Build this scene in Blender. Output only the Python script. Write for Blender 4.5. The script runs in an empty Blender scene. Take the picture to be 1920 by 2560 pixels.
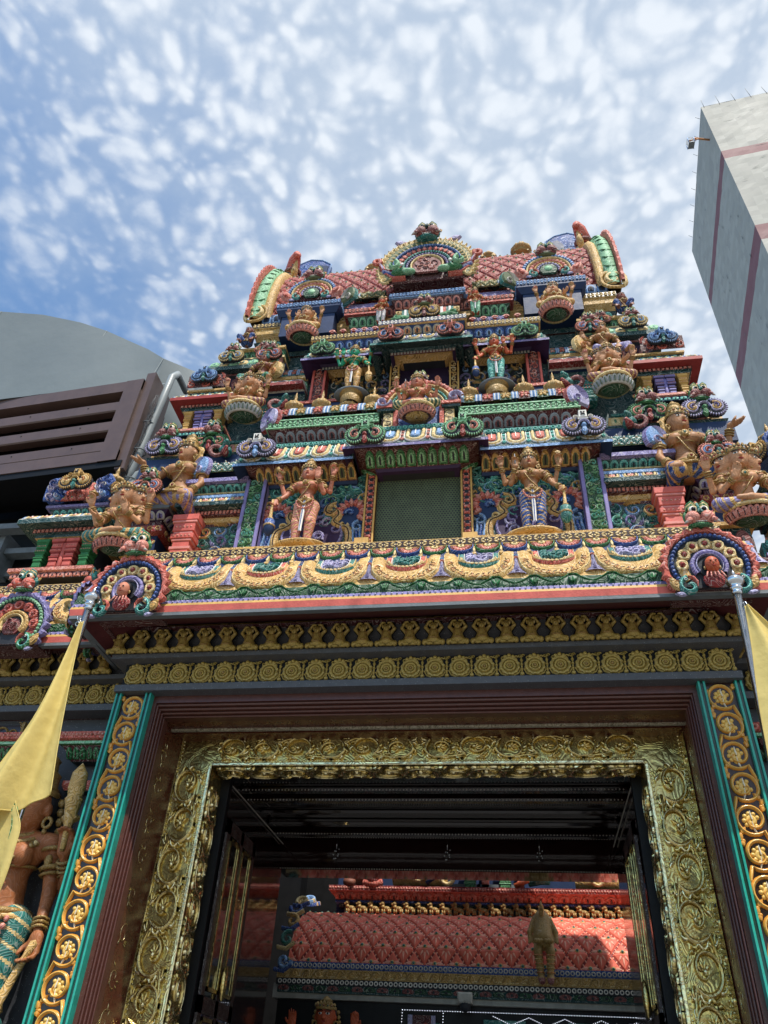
import bpy, math, random
import numpy as np
from mathutils import Matrix, Vector
PI=math.pi; sin=math.sin; cos=math.cos
rng=random.Random(7)
C=bpy.context.scene.collection
scene=bpy.context.scene

# ------------------------------------------------------------------ camera
cam_d=bpy.data.cameras.new('camera'); cam=bpy.data.objects.new('camera',cam_d); C.objects.link(cam)
Rw=np.array([[ 0.98773871,-0.05461984,-0.14624947],[ 0.14835522,0.62009149,0.77037476],[ 0.0486103,-0.78262585,0.62059151]])
cam.matrix_world=Matrix([[Rw[i][0],-Rw[i][1],-Rw[i][2],(0.8,-6.0,1.6)[i]] for i in range(3)]+[[0,0,0,1]])
cam_d.sensor_fit='VERTICAL'; cam_d.sensor_height=36; cam_d.lens=36*1915/2560
cam_d.clip_start=0.05; cam_d.clip_end=4000
scene.camera=cam

# ------------------------------------------------------------------ sky, sun, exposure
SUN_EL=62; SUN_AZ=25      # azimuth measured from straight in front of the facade (-y), positive to the right
w=bpy.data.worlds.new('World'); scene.world=w; w.use_nodes=True
nt=w.node_tree; nt.nodes.clear()
def nd(t,**k):
    n=nt.nodes.new(t)
    for a,b in k.items():
        if a.startswith('i_'): n.inputs[a[2:].replace('_',' ')].default_value=b
        else: setattr(n,a,b)
    return n
def mth(op,a,b=None,cl=False):
    n=nt.nodes.new('ShaderNodeMath'); n.operation=op; n.use_clamp=cl
    for i,v in enumerate((a,b)):
        if v is None: continue
        if isinstance(v,(int,float)): n.inputs[i].default_value=v
        else: nt.links.new(v,n.inputs[i])
    return n.outputs[0]
sky=nd('ShaderNodeTexSky'); sky.sky_type='NISHITA'; sky.sun_disc=False
sky.sun_elevation=math.radians(SUN_EL); sky.sun_rotation=math.radians(180-SUN_AZ); sky.air_density=1.0; sky.dust_density=0.6; sky.ozone_density=1.5
tc=nd('ShaderNodeTexCoord'); sep=nd('ShaderNodeSeparateXYZ'); nt.links.new(tc.outputs['Generated'],sep.inputs[0])
zz=mth('MAXIMUM',mth('ADD',sep.outputs[2],0.06),0.03)
cmb=nd('ShaderNodeCombineXYZ'); nt.links.new(mth('DIVIDE',sep.outputs[0],zz),cmb.inputs[0]); nt.links.new(mth('DIVIDE',sep.outputs[1],zz),cmb.inputs[1])
def noise(scale,detail,rough,vec=None,dist=0.):
    n=nd('ShaderNodeTexNoise'); n.inputs['Scale'].default_value=scale; n.inputs['Detail'].default_value=detail; n.inputs['Roughness'].default_value=rough; n.inputs['Distortion'].default_value=dist
    nt.links.new(vec or cmb.outputs[0],n.inputs['Vector']); return n.outputs['Fac']
def ramp(f,a,b,smooth=True):
    n=nd('ShaderNodeMapRange'); n.interpolation_type='SMOOTHSTEP' if smooth else 'LINEAR'
    n.inputs['From Min'].default_value=a; n.inputs['From Max'].default_value=b; nt.links.new(f,n.inputs['Value']); return n.outputs[0]
# warped coordinates so the cloudlets are irregular
wn=nd('ShaderNodeTexNoise'); wn.inputs['Scale'].default_value=9; wn.inputs['Detail'].default_value=2; nt.links.new(cmb.outputs[0],wn.inputs['Vector'])
wv=nd('ShaderNodeVectorMath',operation='MULTIPLY_ADD'); nt.links.new(wn.outputs['Color'],wv.inputs[0]); wv.inputs[1].default_value=(.06,.06,0); nt.links.new(cmb.outputs[0],wv.inputs[2])
def voro(sc,sm):
    v=nd('ShaderNodeTexVoronoi'); v.feature='SMOOTH_F1'; v.inputs['Scale'].default_value=sc; v.inputs['Smoothness'].default_value=sm; nt.links.new(wv.outputs[0],v.inputs['Vector']); return v.outputs['Distance']
cell=ramp(voro(30,.7),.60,.0,False); cell2=ramp(voro(62,.8),.60,.0,False)
fine=noise(38,7,.68); mid=noise(7,5,.6); big=noise(1.5,3,.5)
# cover grows towards +x (right) and overhead, thins to the lower left
tilt=mth('ADD',mth('MULTIPLY',sep.outputs[0],.85),mth('MULTIPLY',sep.outputs[2],.80))
low=mth('ADD',mth('ADD',tilt,mth('MULTIPLY',big,.50)),mth('ADD',mth('MULTIPLY',mid,.35),-.40))
veil=ramp(low,.08,.70)
puff=mth('ADD',mth('ADD',mth('MULTIPLY',cell,.72),mth('MULTIPLY',cell2,.36)),mth('ADD',mth('MULTIPLY',fine,.42),mth('MULTIPLY',mid,.42)))
puff=mth('ADD',puff,mth('MULTIPLY',low,.22))
pf=mth('MULTIPLY',ramp(puff,.50,1.26),ramp(low,.10,.50))
skb=nd('ShaderNodeMix',data_type='RGBA',blend_type='MULTIPLY'); skb.inputs[0].default_value=1; nt.links.new(sky.outputs[0],skb.inputs[6]); skb.inputs[7].default_value=(1.12,1.36,1.45,1)
vm=nd('ShaderNodeMix',data_type='RGBA'); nt.links.new(mth('MULTIPLY',veil,.9),vm.inputs[0]); nt.links.new(skb.outputs[2],vm.inputs[6]); vm.inputs[7].default_value=(3.5,4.15,5.0,1)
mixn=nd('ShaderNodeMix',data_type='RGBA'); nt.links.new(mth('MULTIPLY',pf,.95),mixn.inputs[0]); nt.links.new(vm.outputs[2],mixn.inputs[6]); mixn.inputs[7].default_value=(5.5,5.9,6.4,1)
bg=nd('ShaderNodeBackground'); bg.inputs['Strength'].default_value=.1; nt.links.new(mixn.outputs[2],bg.inputs[0])
wo=nd('ShaderNodeOutputWorld'); nt.links.new(bg.outputs[0],wo.inputs[0])
sl=bpy.data.lights.new('sun','SUN'); sl.energy=3.2; sl.angle=math.radians(.6); sl.color=(1,.95,.87)
so=bpy.data.objects.new('sun',sl); C.objects.link(so)
e=math.radians(SUN_EL); a=math.radians(SUN_AZ)
sd=Vector((sin(a)*cos(e),-cos(a)*cos(e),sin(e)))
so.rotation_euler=sd.to_track_quat('Z','Y').to_euler(); so.location=(0,-10,20)
vs=scene.view_settings; scene.display_settings.display_device='sRGB'
vs.view_transform='Standard'; vs.look='None'; vs.exposure=.66; vs.gamma=1; vs.use_curve_mapping=False
scene.cycles.max_bounces=6; scene.cycles.diffuse_bounces=3; scene.cycles.glossy_bounces=4; scene.cycles.caustics_reflective=False; scene.cycles.caustics_refractive=False

# ------------------------------------------------------------------ palette and materials
def lin(h):
    h=h.lstrip('#'); v=[int(h[i:i+2],16)/255 for i in (0,2,4)]
    return [c/12.92 if c<=.04045 else ((c+.055)/1.055)**2.4 for c in v]
PAL={}; PN=[]
def pal(s,mat='paint'):
    for it in s.split():
        n,h=it.split('='); PAL[n]=len(PN); v=lin(h)
        if mat=='paint': l=.3*v[0]+.59*v[1]+.11*v[2]; v=[min(1,(l+(c-l)*.84)*1.04+.006) for c in v]
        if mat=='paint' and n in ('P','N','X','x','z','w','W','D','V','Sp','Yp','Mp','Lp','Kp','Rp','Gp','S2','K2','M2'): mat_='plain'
        else: mat_=mat
        PN.append((v,mat_))
pal('R=#9c2420 S=#d2573f K=#dd806a Y=#d0a040 y=#e3c274 O=#cf7f28 G=#1f7a3c g=#7cc08a H=#18502f T=#147a72 t=#5cc4b4 B=#1f4f9e b=#6f9fd6 N=#17325c L=#8378b4 l=#a9a2cc P=#38204a M=#561a1e m=#8c4542 W=#e2ddd2 w=#b9b4a8 D=#292c33 X=#6b7378 x=#8d9498 E=#12484a V=#5c6a44 Z=#a59a7e z=#a8a69c')
pal('Sp=#d65a4a Yp=#d0a040 Mp=#5a2024 Lp=#8378b4 Kp=#dc8276 Rp=#a02a24 Gp=#1f7a3c')
pal('dkm=#2a1612','goldpaint')
pal('S2=#ee6242 K2=#f5a283 M2=#93302a')  # shrine roof coral and red, lightened in place of interior lamplight
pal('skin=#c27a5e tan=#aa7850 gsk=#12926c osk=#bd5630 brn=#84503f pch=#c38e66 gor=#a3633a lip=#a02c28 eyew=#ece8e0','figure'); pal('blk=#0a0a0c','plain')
pal('gd=#a88544','goldpaint'); pal('fz=#b59a4c','frieze'); pal('bs=#d6be78','brass'); pal('bse=#fbecb6','brass'); pal('st=#55565a','stone'); pal('std=#44454a','stone')
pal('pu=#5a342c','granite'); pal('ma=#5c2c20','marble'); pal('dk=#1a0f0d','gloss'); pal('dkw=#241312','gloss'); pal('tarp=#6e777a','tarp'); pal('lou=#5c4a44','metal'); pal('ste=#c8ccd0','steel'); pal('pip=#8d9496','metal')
pal('flag=#f0dc8c','cloth'); pal('conc=#8a8680','asphalt'); pal('gls=#10100f','mirror'); pal('og=#d8973a og2=#e6bd62 og3=#e8dcc0 oge=#2c120c','glosspaint'); pal('trf=#23a08c trd=#053b30','glosspaint')
def idx(c): return c if isinstance(c,(int,np.integer)) else PAL[c]
MATS={}
def mk(name,rough=.5,metal=0.,bump=.3,bscale=40,var=.18,vscale=6,dirt=.0,coat=0.,speck=None,lines=0,ldark=.40,lhi=.34,lb=.7,trans=0,bdist=.004,spec=.5,streak=0.):
    m=bpy.data.materials.new(name); m.use_nodes=True; t=m.node_tree; t.nodes.clear(); L=t.links.new
    out=t.nodes.new('ShaderNodeOutputMaterial'); p=t.nodes.new('ShaderNodeBsdfPrincipled'); L(p.outputs[0],out.inputs[0])
    at=t.nodes.new('ShaderNodeAttribute'); at.attribute_name='Col'
    tcn=t.nodes.new('ShaderNodeTexCoord')
    n1=t.nodes.new('ShaderNodeTexNoise'); n1.inputs['Scale'].default_value=vscale; n1.inputs['Detail'].default_value=6; n1.inputs['Roughness'].default_value=.65; L(tcn.outputs['Object'],n1.inputs['Vector'])
    mr=t.nodes.new('ShaderNodeMapRange'); mr.inputs['From Min'].default_value=.3; mr.inputs['From Max'].default_value=.7; mr.inputs['To Min'].default_value=1-var; mr.inputs['To Max'].default_value=1+var*.7; L(n1.outputs['Fac'],mr.inputs['Value'])
    mx=t.nodes.new('ShaderNodeMix'); mx.data_type='RGBA'; mx.blend_type='MULTIPLY'; mx.inputs[0].default_value=1; L(at.outputs['Color'],mx.inputs[6]); L(mr.outputs[0],mx.inputs[7])
    col=mx.outputs[2]
    if dirt>0 or streak>0:
        n2=t.nodes.new('ShaderNodeTexNoise'); n2.inputs['Scale'].default_value=3.2; n2.inputs['Detail'].default_value=8; n2.inputs['Roughness'].default_value=.7
        mp=t.nodes.new('ShaderNodeMapping'); mp.inputs['Scale'].default_value=(3,3,.7 if streak else 3); L(tcn.outputs['Object'],mp.inputs[0]); L(mp.outputs[0],n2.inputs['Vector'])
        r2=t.nodes.new('ShaderNodeMapRange'); r2.inputs['From Min'].default_value=.52; r2.inputs['From Max'].default_value=.78; r2.inputs['To Min'].default_value=0; r2.inputs['To Max'].default_value=max(dirt,streak); L(n2.outputs['Fac'],r2.inputs['Value'])
        m2=t.nodes.new('ShaderNodeMix'); m2.data_type='RGBA'; L(r2.outputs[0],m2.inputs[0]); L(col,m2.inputs[6]); m2.inputs[7].default_value=(.36,.33,.30,1); m2.blend_type='MULTIPLY'; col=m2.outputs[2]
    if speck:
        vo=t.nodes.new('ShaderNodeTexVoronoi'); vo.inputs['Scale'].default_value=speck[0]; L(tcn.outputs['Object'],vo.inputs['Vector'])
        r3=t.nodes.new('ShaderNodeMapRange'); r3.inputs['From Min'].default_value=.28; r3.inputs['From Max'].default_value=.12; r3.inputs['To Max'].default_value=speck[1]; L(vo.outputs['Distance'],r3.inputs['Value'])
        s3=t.nodes.new('ShaderNodeSeparateColor'); L(vo.outputs['Color'],s3.inputs[0]); g3=t.nodes.new('ShaderNodeMath'); g3.operation='GREATER_THAN'; g3.inputs[1].default_value=.72; L(s3.outputs[0],g3.inputs[0])
        g4=t.nodes.new('ShaderNodeMath'); g4.operation='MULTIPLY'; L(g3.outputs[0],g4.inputs[0]); L(r3.outputs[0],g4.inputs[1])
        m3=t.nodes.new('ShaderNodeMix'); m3.data_type='RGBA'; L(g4.outputs[0],m3.inputs[0]); L(col,m3.inputs[6]); m3.inputs[7].default_value=speck[2]+(1,); col=m3.outputs[2]
    bl=None
    if lines:
        nn_=t.nodes.new('ShaderNodeTexNoise'); nn_.inputs['Scale'].default_value=lines; nn_.inputs['Detail'].default_value=1.5; nn_.inputs['Distortion'].default_value=.6; L(tcn.outputs['Object'],nn_.inputs['Vector'])
        def M_(op,a,b):
            q=t.nodes.new('ShaderNodeMath'); q.operation=op
            for k,v in enumerate((a,b)):
                if isinstance(v,(int,float)): q.inputs[k].default_value=v
                else: L(v,q.inputs[k])
            return q.outputs[0]
        fr=M_('FRACT',M_('MULTIPLY',nn_.outputs['Fac'],15.),0); tri=M_('ABSOLUTE',M_('SUBTRACT',fr,.5),0)      # 0 on the line, .5 between
        dk=t.nodes.new('ShaderNodeMapRange'); dk.interpolation_type='SMOOTHSTEP'; dk.inputs['From Min'].default_value=.04; dk.inputs['From Max'].default_value=.13; dk.inputs['To Min'].default_value=ldark; dk.inputs['To Max'].default_value=1; L(tri,dk.inputs['Value'])
        hi=t.nodes.new('ShaderNodeMapRange'); hi.interpolation_type='SMOOTHSTEP'; hi.inputs['From Min'].default_value=.36; hi.inputs['From Max'].default_value=.48; hi.inputs['To Max'].default_value=lhi; L(tri,hi.inputs['Value'])
        mh=t.nodes.new('ShaderNodeMix'); mh.data_type='RGBA'; L(hi.outputs[0],mh.inputs[0]); L(col,mh.inputs[6]); mh.inputs[7].default_value=(.80,.78,.70,1)
        md=t.nodes.new('ShaderNodeMix'); md.data_type='RGBA'; md.blend_type='MULTIPLY'; md.inputs[0].default_value=1; L(mh.outputs[2],md.inputs[6]); L(dk.outputs[0],md.inputs[7]); col=md.outputs[2]; bl=tri
    L(col,p.inputs['Base Color']); p.inputs['Metallic'].default_value=metal; p.inputs['Coat Weight'].default_value=coat; p.inputs['Coat Roughness'].default_value=.12; p.inputs['Specular IOR Level'].default_value=spec
    rr=t.nodes.new('ShaderNodeMapRange'); rr.inputs['To Min'].default_value=max(.02,rough*.75); rr.inputs['To Max'].default_value=min(1,rough*1.25); L(n1.outputs['Fac'],rr.inputs['Value']); L(rr.outputs[0],p.inputs['Roughness'])
    if bump>0:
        n4=t.nodes.new('ShaderNodeTexNoise'); n4.inputs['Scale'].default_value=bscale; n4.inputs['Detail'].default_value=4; L(tcn.outputs['Object'],n4.inputs['Vector'])
        b=t.nodes.new('ShaderNodeBump'); b.inputs['Strength'].default_value=bump; b.inputs['Distance'].default_value=bdist; L(n4.outputs['Fac'],b.inputs['Height']); L(b.outputs[0],p.inputs['Normal'])
        if bl is not None: b2=t.nodes.new('ShaderNodeBump'); b2.inputs['Strength'].default_value=lb; b2.inputs['Distance'].default_value=.008; L(bl,b2.inputs['Height']); L(b.outputs[0],b2.inputs['Normal']); L(b2.outputs[0],p.inputs['Normal'])
    if trans:
        tr=t.nodes.new('ShaderNodeBsdfTranslucent'); L(col,tr.inputs[0]); ms=t.nodes.new('ShaderNodeMixShader'); ms.inputs[0].default_value=trans; L(p.outputs[0],ms.inputs[1]); L(tr.outputs[0],ms.inputs[2]); L(ms.outputs[0],out.inputs[0])
    MATS[name]=m; return m
mk('plain',spec=.28,rough=.55,var=.22,vscale=9,dirt=.4,bump=.5,bscale=60,streak=.4)
mk('figure',spec=.35,rough=.55,lines=6.,ldark=.80,lhi=.08,lb=.2,dirt=.3,var=.2,vscale=12,bump=.35,bscale=50)
mk('paint',spec=.28,rough=.55,lines=7.,var=.22,vscale=9,dirt=.45,bump=.5,bscale=60,streak=.6)
mk('glosspaint',rough=.3,var=.2,vscale=10,bump=.5,bscale=40,coat=.25)
mk('goldpaint',lines=13.,ldark=.5,lhi=.22,lb=.5,rough=.45,metal=.15,var=.25,vscale=20,bump=.6,bscale=60,dirt=.25)
mk('frieze',lines=9.,ldark=.62,lhi=.12,lb=.4,rough=.42,metal=.15,var=.28,vscale=18,bump=.8,bscale=50,dirt=.45)
mk('brass',lines=5.,ldark=.62,lhi=.06,lb=.28,rough=.24,metal=.92,var=.25,vscale=7,bump=.6,bscale=16,bdist=.008)
mk('stone',rough=.5,var=.2,vscale=14,bump=.5,bscale=120,speck=(75,.8,(.35,.37,.38)))
mk('granite',rough=.35,var=.25,vscale=25,bump=.2,bscale=120,speck=(110,.45,(.3,.22,.24)),dirt=.2,streak=.3)
mk('marble',rough=.28,var=.35,vscale=30,bump=.15,bscale=60,speck=(120,.3,(.22,.1,.08)))
mk('gloss',rough=.035,coat=.6,var=.3,vscale=12,bump=.08,bscale=20)
mk('mirror',rough=.02,var=0,bump=.02,bscale=3,spec=1.,coat=1.)
mk('sheet',rough=.7,var=.05,vscale=.25,bump=.15,bscale=3.,bdist=.03)
mk('tarp',rough=.7,var=.08,vscale=.6,bump=.5,bscale=1.2,bdist=.05)
mk('metal',rough=.4,var=.15,vscale=3,bump=.15,bscale=8,dirt=.2,streak=.25)
mk('steel',rough=.16,metal=1,var=.12,vscale=20,bump=.25,bscale=60)
mk('cloth',rough=.75,var=.04,vscale=2,bump=.7,bscale=7,trans=.4,bdist=.02)
mk('asphalt',rough=.85,var=.2,vscale=.8,bump=.8,bscale=60,speck=(90,.4,(.3,.3,.3)))

# ------------------------------------------------------------------ mesh builder
class MB:
    def __init__(s): s.V=[];s.F=[];s.K=[];s.S=[];s.n=0
    def add(s,V,F,c,sm=0):
        V=np.asarray(V,float).reshape(-1,3); F=np.asarray(F,int)
        if F.size==0: return s
        if F.shape[1]==3: F=np.hstack([F,-np.ones((len(F),1),int)])
        s.V.append(V); G=np.where(F>=0,F+s.n,-1); s.F.append(G)
        s.K.append(np.full(len(F),idx(c)) if np.isscalar(c) or isinstance(c,str) else np.array([idx(q) for q in c])); s.S.append(np.full(len(F),sm)); s.n+=len(V); return s
    def cat(s):
        if len(s.V)>1: s.V=[np.vstack(s.V)]; s.F=[np.vstack(s.F)]; s.K=[np.concatenate(s.K)]; s.S=[np.concatenate(s.S)]
        return s
    def put(s,o,M=None,fn=None):
        if not o.V: return s
        o.cat(); V=o.V[0]; F=o.F[0]
        if M is not None:
            M=np.asarray(M); V=V@M[:3,:3].T+M[:3,3]
            if np.linalg.det(M[:3,:3])<0:
                t=F[:,3]<0; F=np.where(t[:,None],F[:,[0,2,1,3]],F[:,[0,3,2,1]])
        if fn: V=fn(V)
        s.V.append(V); s.F.append(np.where(F>=0,F+s.n,-1)); s.K.append(o.K[0]); s.S.append(o.S[0]); s.n+=len(V); return s
    def mesh(s,name):
        s.cat(); V=s.V[0]; F=s.F[0]; K=s.K[0]; sm=s.S[0]
        tri=F[:,3]<0; cnt=np.where(tri,3,4); start=np.concatenate([[0],np.cumsum(cnt)[:-1]])
        loops=F.ravel()[(F>=0).ravel()]
        me=bpy.data.meshes.new(name); me.vertices.add(len(V)); me.vertices.foreach_set('co',V.ravel()); me.loops.add(len(loops)); me.loops.foreach_set('vertex_index',loops)
        me.polygons.add(len(F)); me.polygons.foreach_set('loop_start',start)
        used=[]; mi={}; slot=np.zeros(len(F),int)
        for k in np.unique(K):
            mn=PN[k][1]
            if mn not in mi: mi[mn]=len(used); used.append(mn)
            slot[K==k]=mi[mn]
        for u in used: me.materials.append(MATS[u])
        me.polygons.foreach_set('material_index',slot); me.polygons.foreach_set('use_smooth',sm.astype(bool))
        me.update(calc_edges=True)
        ca=me.color_attributes.new('Col','FLOAT_COLOR','CORNER'); pc=np.array([list(p[0])+[1] for p in PN]); ca.data.foreach_set('color',np.repeat(pc[K],cnt,axis=0).ravel())
        return me
def obj(name,mb,parent=None,label=None):
    if isinstance(mb,MB): mb=mb.mesh(name)
    o=bpy.data.objects.new(name,mb); C.objects.link(o)
    if parent is not None:
        o.parent=parent
        if parent.type=='MESH': return (o.__setitem__('label',label),o)[1] if label else o
        t=Vector((0,0,0)); q=parent
        while q is not None: t+=Vector(q.location) if q.type=='EMPTY' and q.get('wl') else Vector((0,0,0)); q=q.parent
        o.matrix_parent_inverse=Matrix.Translation(-t)
    if label: o['label']=label
    return o
def thing(name,label,cat,loc=(0,0,0),group=None,world=True):
    """an Empty at the thing's base; parts of a 'world' thing are authored in world coordinates"""
    o=bpy.data.objects.new(name,None); C.objects.link(o); o.location=loc; o['label']=label; o['category']=cat; o.empty_display_size=.1
    if world: o['wl']=1
    if group: o['group']=group
    return o
def tag(o,label,cat,group=None):
    o['label']=label; o['category']=cat
    if group: o['group']=group
    return o
def struct(name,mb): o=obj(name,mb); o['kind']='structure'; return o

def T(x=0,y=0,z=0,rx=0,ry=0,rz=0,s=1):
    M=Matrix.Translation((x,y,z))@Matrix.Rotation(rz,4,'Z')@Matrix.Rotation(ry,4,'Y')@Matrix.Rotation(rx,4,'X')
    sx=s if hasattr(s,'__len__') else (s,s,s)
    return np.array(M@Matrix.Diagonal((*sx,1)))

# ------------------------------------------------------------------ shapes
def box(m,x0,x1,y0,y1,z0,z1,c,bev=0):
    if bev<=0:
        V=[(x,y,z) for x in (x0,x1) for y in (y0,y1) for z in (z0,z1)]
        m.add(V,[(0,1,3,2),(4,6,7,5),(0,4,5,1),(2,3,7,6),(0,2,6,4),(1,5,7,3)],c); return m
    b=min(bev,(x1-x0)*.45,(z1-z0)*.45,abs(y1-y0)*.9)
    # front face bevelled
    V=[(x0,y0+b,z0),(x1,y0+b,z0),(x1,y0+b,z1),(x0,y0+b,z1),(x0+b,y0,z0+b),(x1-b,y0,z0+b),(x1-b,y0,z1-b),(x0+b,y0,z1-b),(x0,y1,z0),(x1,y1,z0),(x1,y1,z1),(x0,y1,z1)]
    m.add(V,[(4,5,6,7),(0,1,5,4),(1,2,6,5),(2,3,7,6),(3,0,4,7),(8,9,1,0),(9,10,2,1),(10,11,3,2),(11,8,0,3),(9,8,11,10)],c); return m
def grid_faces(n,k,wrap=False,wrap2=False):
    F=[]
    for i in range(n-1 if not wrap2 else n):
        for j in range(k if wrap else k-1):
            i2=(i+1)%n; j2=(j+1)%k
            F.append((i*k+j,i*k+j2,i2*k+j2,i2*k+j))
    return F
def lathe(m,prof,c,n=16,cx=0,cy=0,cz=0,sm=1,sy=1,cols=None):
    V=[(cx+r*cos(2*PI*j/n),cy+r*sy*sin(2*PI*j/n),cz+z) for r,z in prof for j in range(n)]
    F=grid_faces(len(prof),n,True); cc=c
    if cols: cc=[cols[i] for i in range(len(prof)-1) for j in range(n)]
    m.add(V,F,cc,sm); return m
def ball(m,c,r,col,n=10,k=7,sm=1):
    r=r if hasattr(r,'__len__') else (r,r,r)
    V=[(c[0]+r[0]*sin(PI*i/(k-1))*cos(2*PI*j/n),c[1]+r[1]*sin(PI*i/(k-1))*sin(2*PI*j/n),c[2]-r[2]*cos(PI*i/(k-1))) for i in range(k) for j in range(n)]
    m.add(V,grid_faces(k,n,True),col,sm); return m
def tube(m,P,r,c,n=8,closed=False,sm=1,caps=True):
    P=np.asarray(P,float); N=len(P); r=np.full(N,r) if np.isscalar(r) else np.asarray(r)
    up=None; V=[]
    for i in range(N):
        a=P[(i-1)%N] if (closed or i>0) else P[i]; b=P[(i+1)%N] if (closed or i<N-1) else P[i]
        t=b-a; t/=max(np.linalg.norm(t),1e-9)
        if up is None:
            up=np.array([0,0,1.]) if abs(t[2])<.9 else np.array([0,1.,0])
        u=up-t*(up@t); l=np.linalg.norm(u); u=u/l if l>1e-6 else np.cross(t,[1,0,0.3]); up=u; v=np.cross(t,u)
        for j in range(n):
            q=2*PI*j/n; V.append(P[i]+r[i]*(cos(q)*u+sin(q)*v))
    F=grid_faces(N,n,True,closed)
    if caps and not closed:
        V.append(P[0]); V.append(P[-1]); a=len(V)-2
        F+= [(a,(j+1)%n,j,-1) for j in range(n)]+[(a+1,(N-1)*n+j,(N-1)*n+(j+1)%n,-1) for j in range(n)]
    m.add(V,F,c,sm); return m
def torus(m,c,nrm,R,r,col,n=18,k=6,sx=1.,a0=0,a1=2*PI):
    nrm=Vector(nrm).normalized(); q=Vector((0,0,1)).rotation_difference(nrm).to_matrix()
    P=[tuple(Vector(c)+q@Vector((R*sx*cos(a0+(a1-a0)*i/(n)),R*sin(a0+(a1-a0)*i/(n)),0))) for i in range(n if a1-a0>6.2 else n+1)]
    return tube(m,P,r,col,k,closed=a1-a0>6.2)
def plate(m,P,h,c,bev=.25,y0=0,crown=.15,sm=0):
    P=np.asarray(P,float); cen=P.mean(0); n=len(P); Q=cen+(P-cen)*(1-bev)
    V=[(p[0],y0,p[1]) for p in P]+[(q[0],y0-h,q[1]) for q in Q]+[(cen[0],y0-h*(1+crown),cen[1])]
    F=[(i,(i+1)%n,n+(i+1)%n,n+i) for i in range(n)]+[(n+i,n+(i+1)%n,2*n,-1) for i in range(n)]
    m.add(V,F,c,sm); return m
XS=[(-1,0),(-.62,.8),(0,1),(.62,.8),(1,0)]
def strip(m,P,w,h,c,y0=0,sm=1):
    P=np.asarray(P,float); N=len(P); w=np.full(N,w) if np.isscalar(w) else np.asarray(w,float); h=np.full(N,h) if np.isscalar(h) else np.asarray(h,float)
    t=np.gradient(P,axis=0); t/=np.maximum(np.linalg.norm(t,axis=1,keepdims=True),1e-9); nn=np.stack([-t[:,1],t[:,0]],1)
    V=[]
    for a,b in XS:
        q=P+nn*(w[:,None]*.5*a); V.append(np.stack([q[:,0],y0-h*b,q[:,1]],1))
    V=np.stack(V,1).reshape(-1,3)
    m.add(V,grid_faces(N,5),c,sm); return m
def smooth(P,n=24):
    P=np.asarray(P,float); k=len(P); t=np.linspace(0,k-1,n); i=np.clip(t.astype(int),0,k-2); f=(t-i)[:,None]; g=lambda j:P[np.clip(i+j,0,k-1)]
    return .5*(2*g(0)+(g(1)-g(-1))*f+(2*g(-1)-5*g(0)+4*g(1)-g(2))*f**2+(-g(-1)+3*g(0)-3*g(1)+g(2))*f**3)
def spiral(cx,cz,r0,a0,turns,d=1,n=22,r1=.12):
    i=np.linspace(0,1,n); r=r0*(1-i*(1-r1)); a=a0+d*2*PI*turns*i
    return np.stack([cx+r*np.cos(a),cz+r*np.sin(a)],1)
def tap(n,w,w1=.3): return np.linspace(w,w*w1,n)
def dome(m,cx,cz,r,h,c,n=8,y0=0):
    V=[];
    for f,g in ((1,0),(.75,.7)):
        V+=[(cx+r*f*cos(2*PI*j/n),y0-h*g,cz+r*f*sin(2*PI*j/n)) for j in range(n)]
    V.append((cx,y0-h,cz)); F=grid_faces(2,n,True)+[(n+j,n+(j+1)%n,2*n,-1) for j in range(n)]
    m.add(V,F,c,1); return m
def ann(m,cx,cz,r0,r1,h,c,a0=0,a1=2*PI,n=20,y0=0,scal=0,samp=.12,sq=1.):
    full=a1-a0>6.2; N=n if full else n+1; V=[]
    for i in range(N):
        a=a0+(a1-a0)*i/n
        ro=r1*(1+(samp*(abs(sin(scal*(a-a0)/2))-.5) if scal else 0))
        for rr,hh in ((ro,0),(ro*.8+r0*.2,h*.85),((ro+r0)/2,h),(ro*.2+r0*.8,h*.85),(r0,0)):
            V.append((cx+rr*cos(a),y0-hh,cz+sq*rr*sin(a)))
    m.add(V,grid_faces(N,5,False,full),c,0 if scal else 1); return m
def leafP(cx,cz,l,w,a,n=6):
    t=np.linspace(0,1,n); s=np.sin(PI*t**.8)*w/2
    X=np.concatenate([t*l,(t*l)[-2:0:-1]]); Z=np.concatenate([s,-s[-2:0:-1]])
    return np.stack([cx+X*cos(a)-Z*sin(a),cz+X*sin(a)+Z*cos(a)],1)
def leaf(m,cx,cz,l,w,a,h,c,y0=0): return plate(m,leafP(cx,cz,l,w,a),h,c,.3,y0)
def arcP(cx,cz,r,a0,a1,n=14,sq=1.): a=np.linspace(a0,a1,n); return np.stack([cx+r*np.cos(a),cz+sq*r*np.sin(a)],1)
def quad(m,x0,x1,z0,z1,c,y0=0): m.add([(x0,y0,z0),(x1,y0,z0),(x1,y0,z1),(x0,y0,z1)],[(0,1,2,3)],c)

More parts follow.
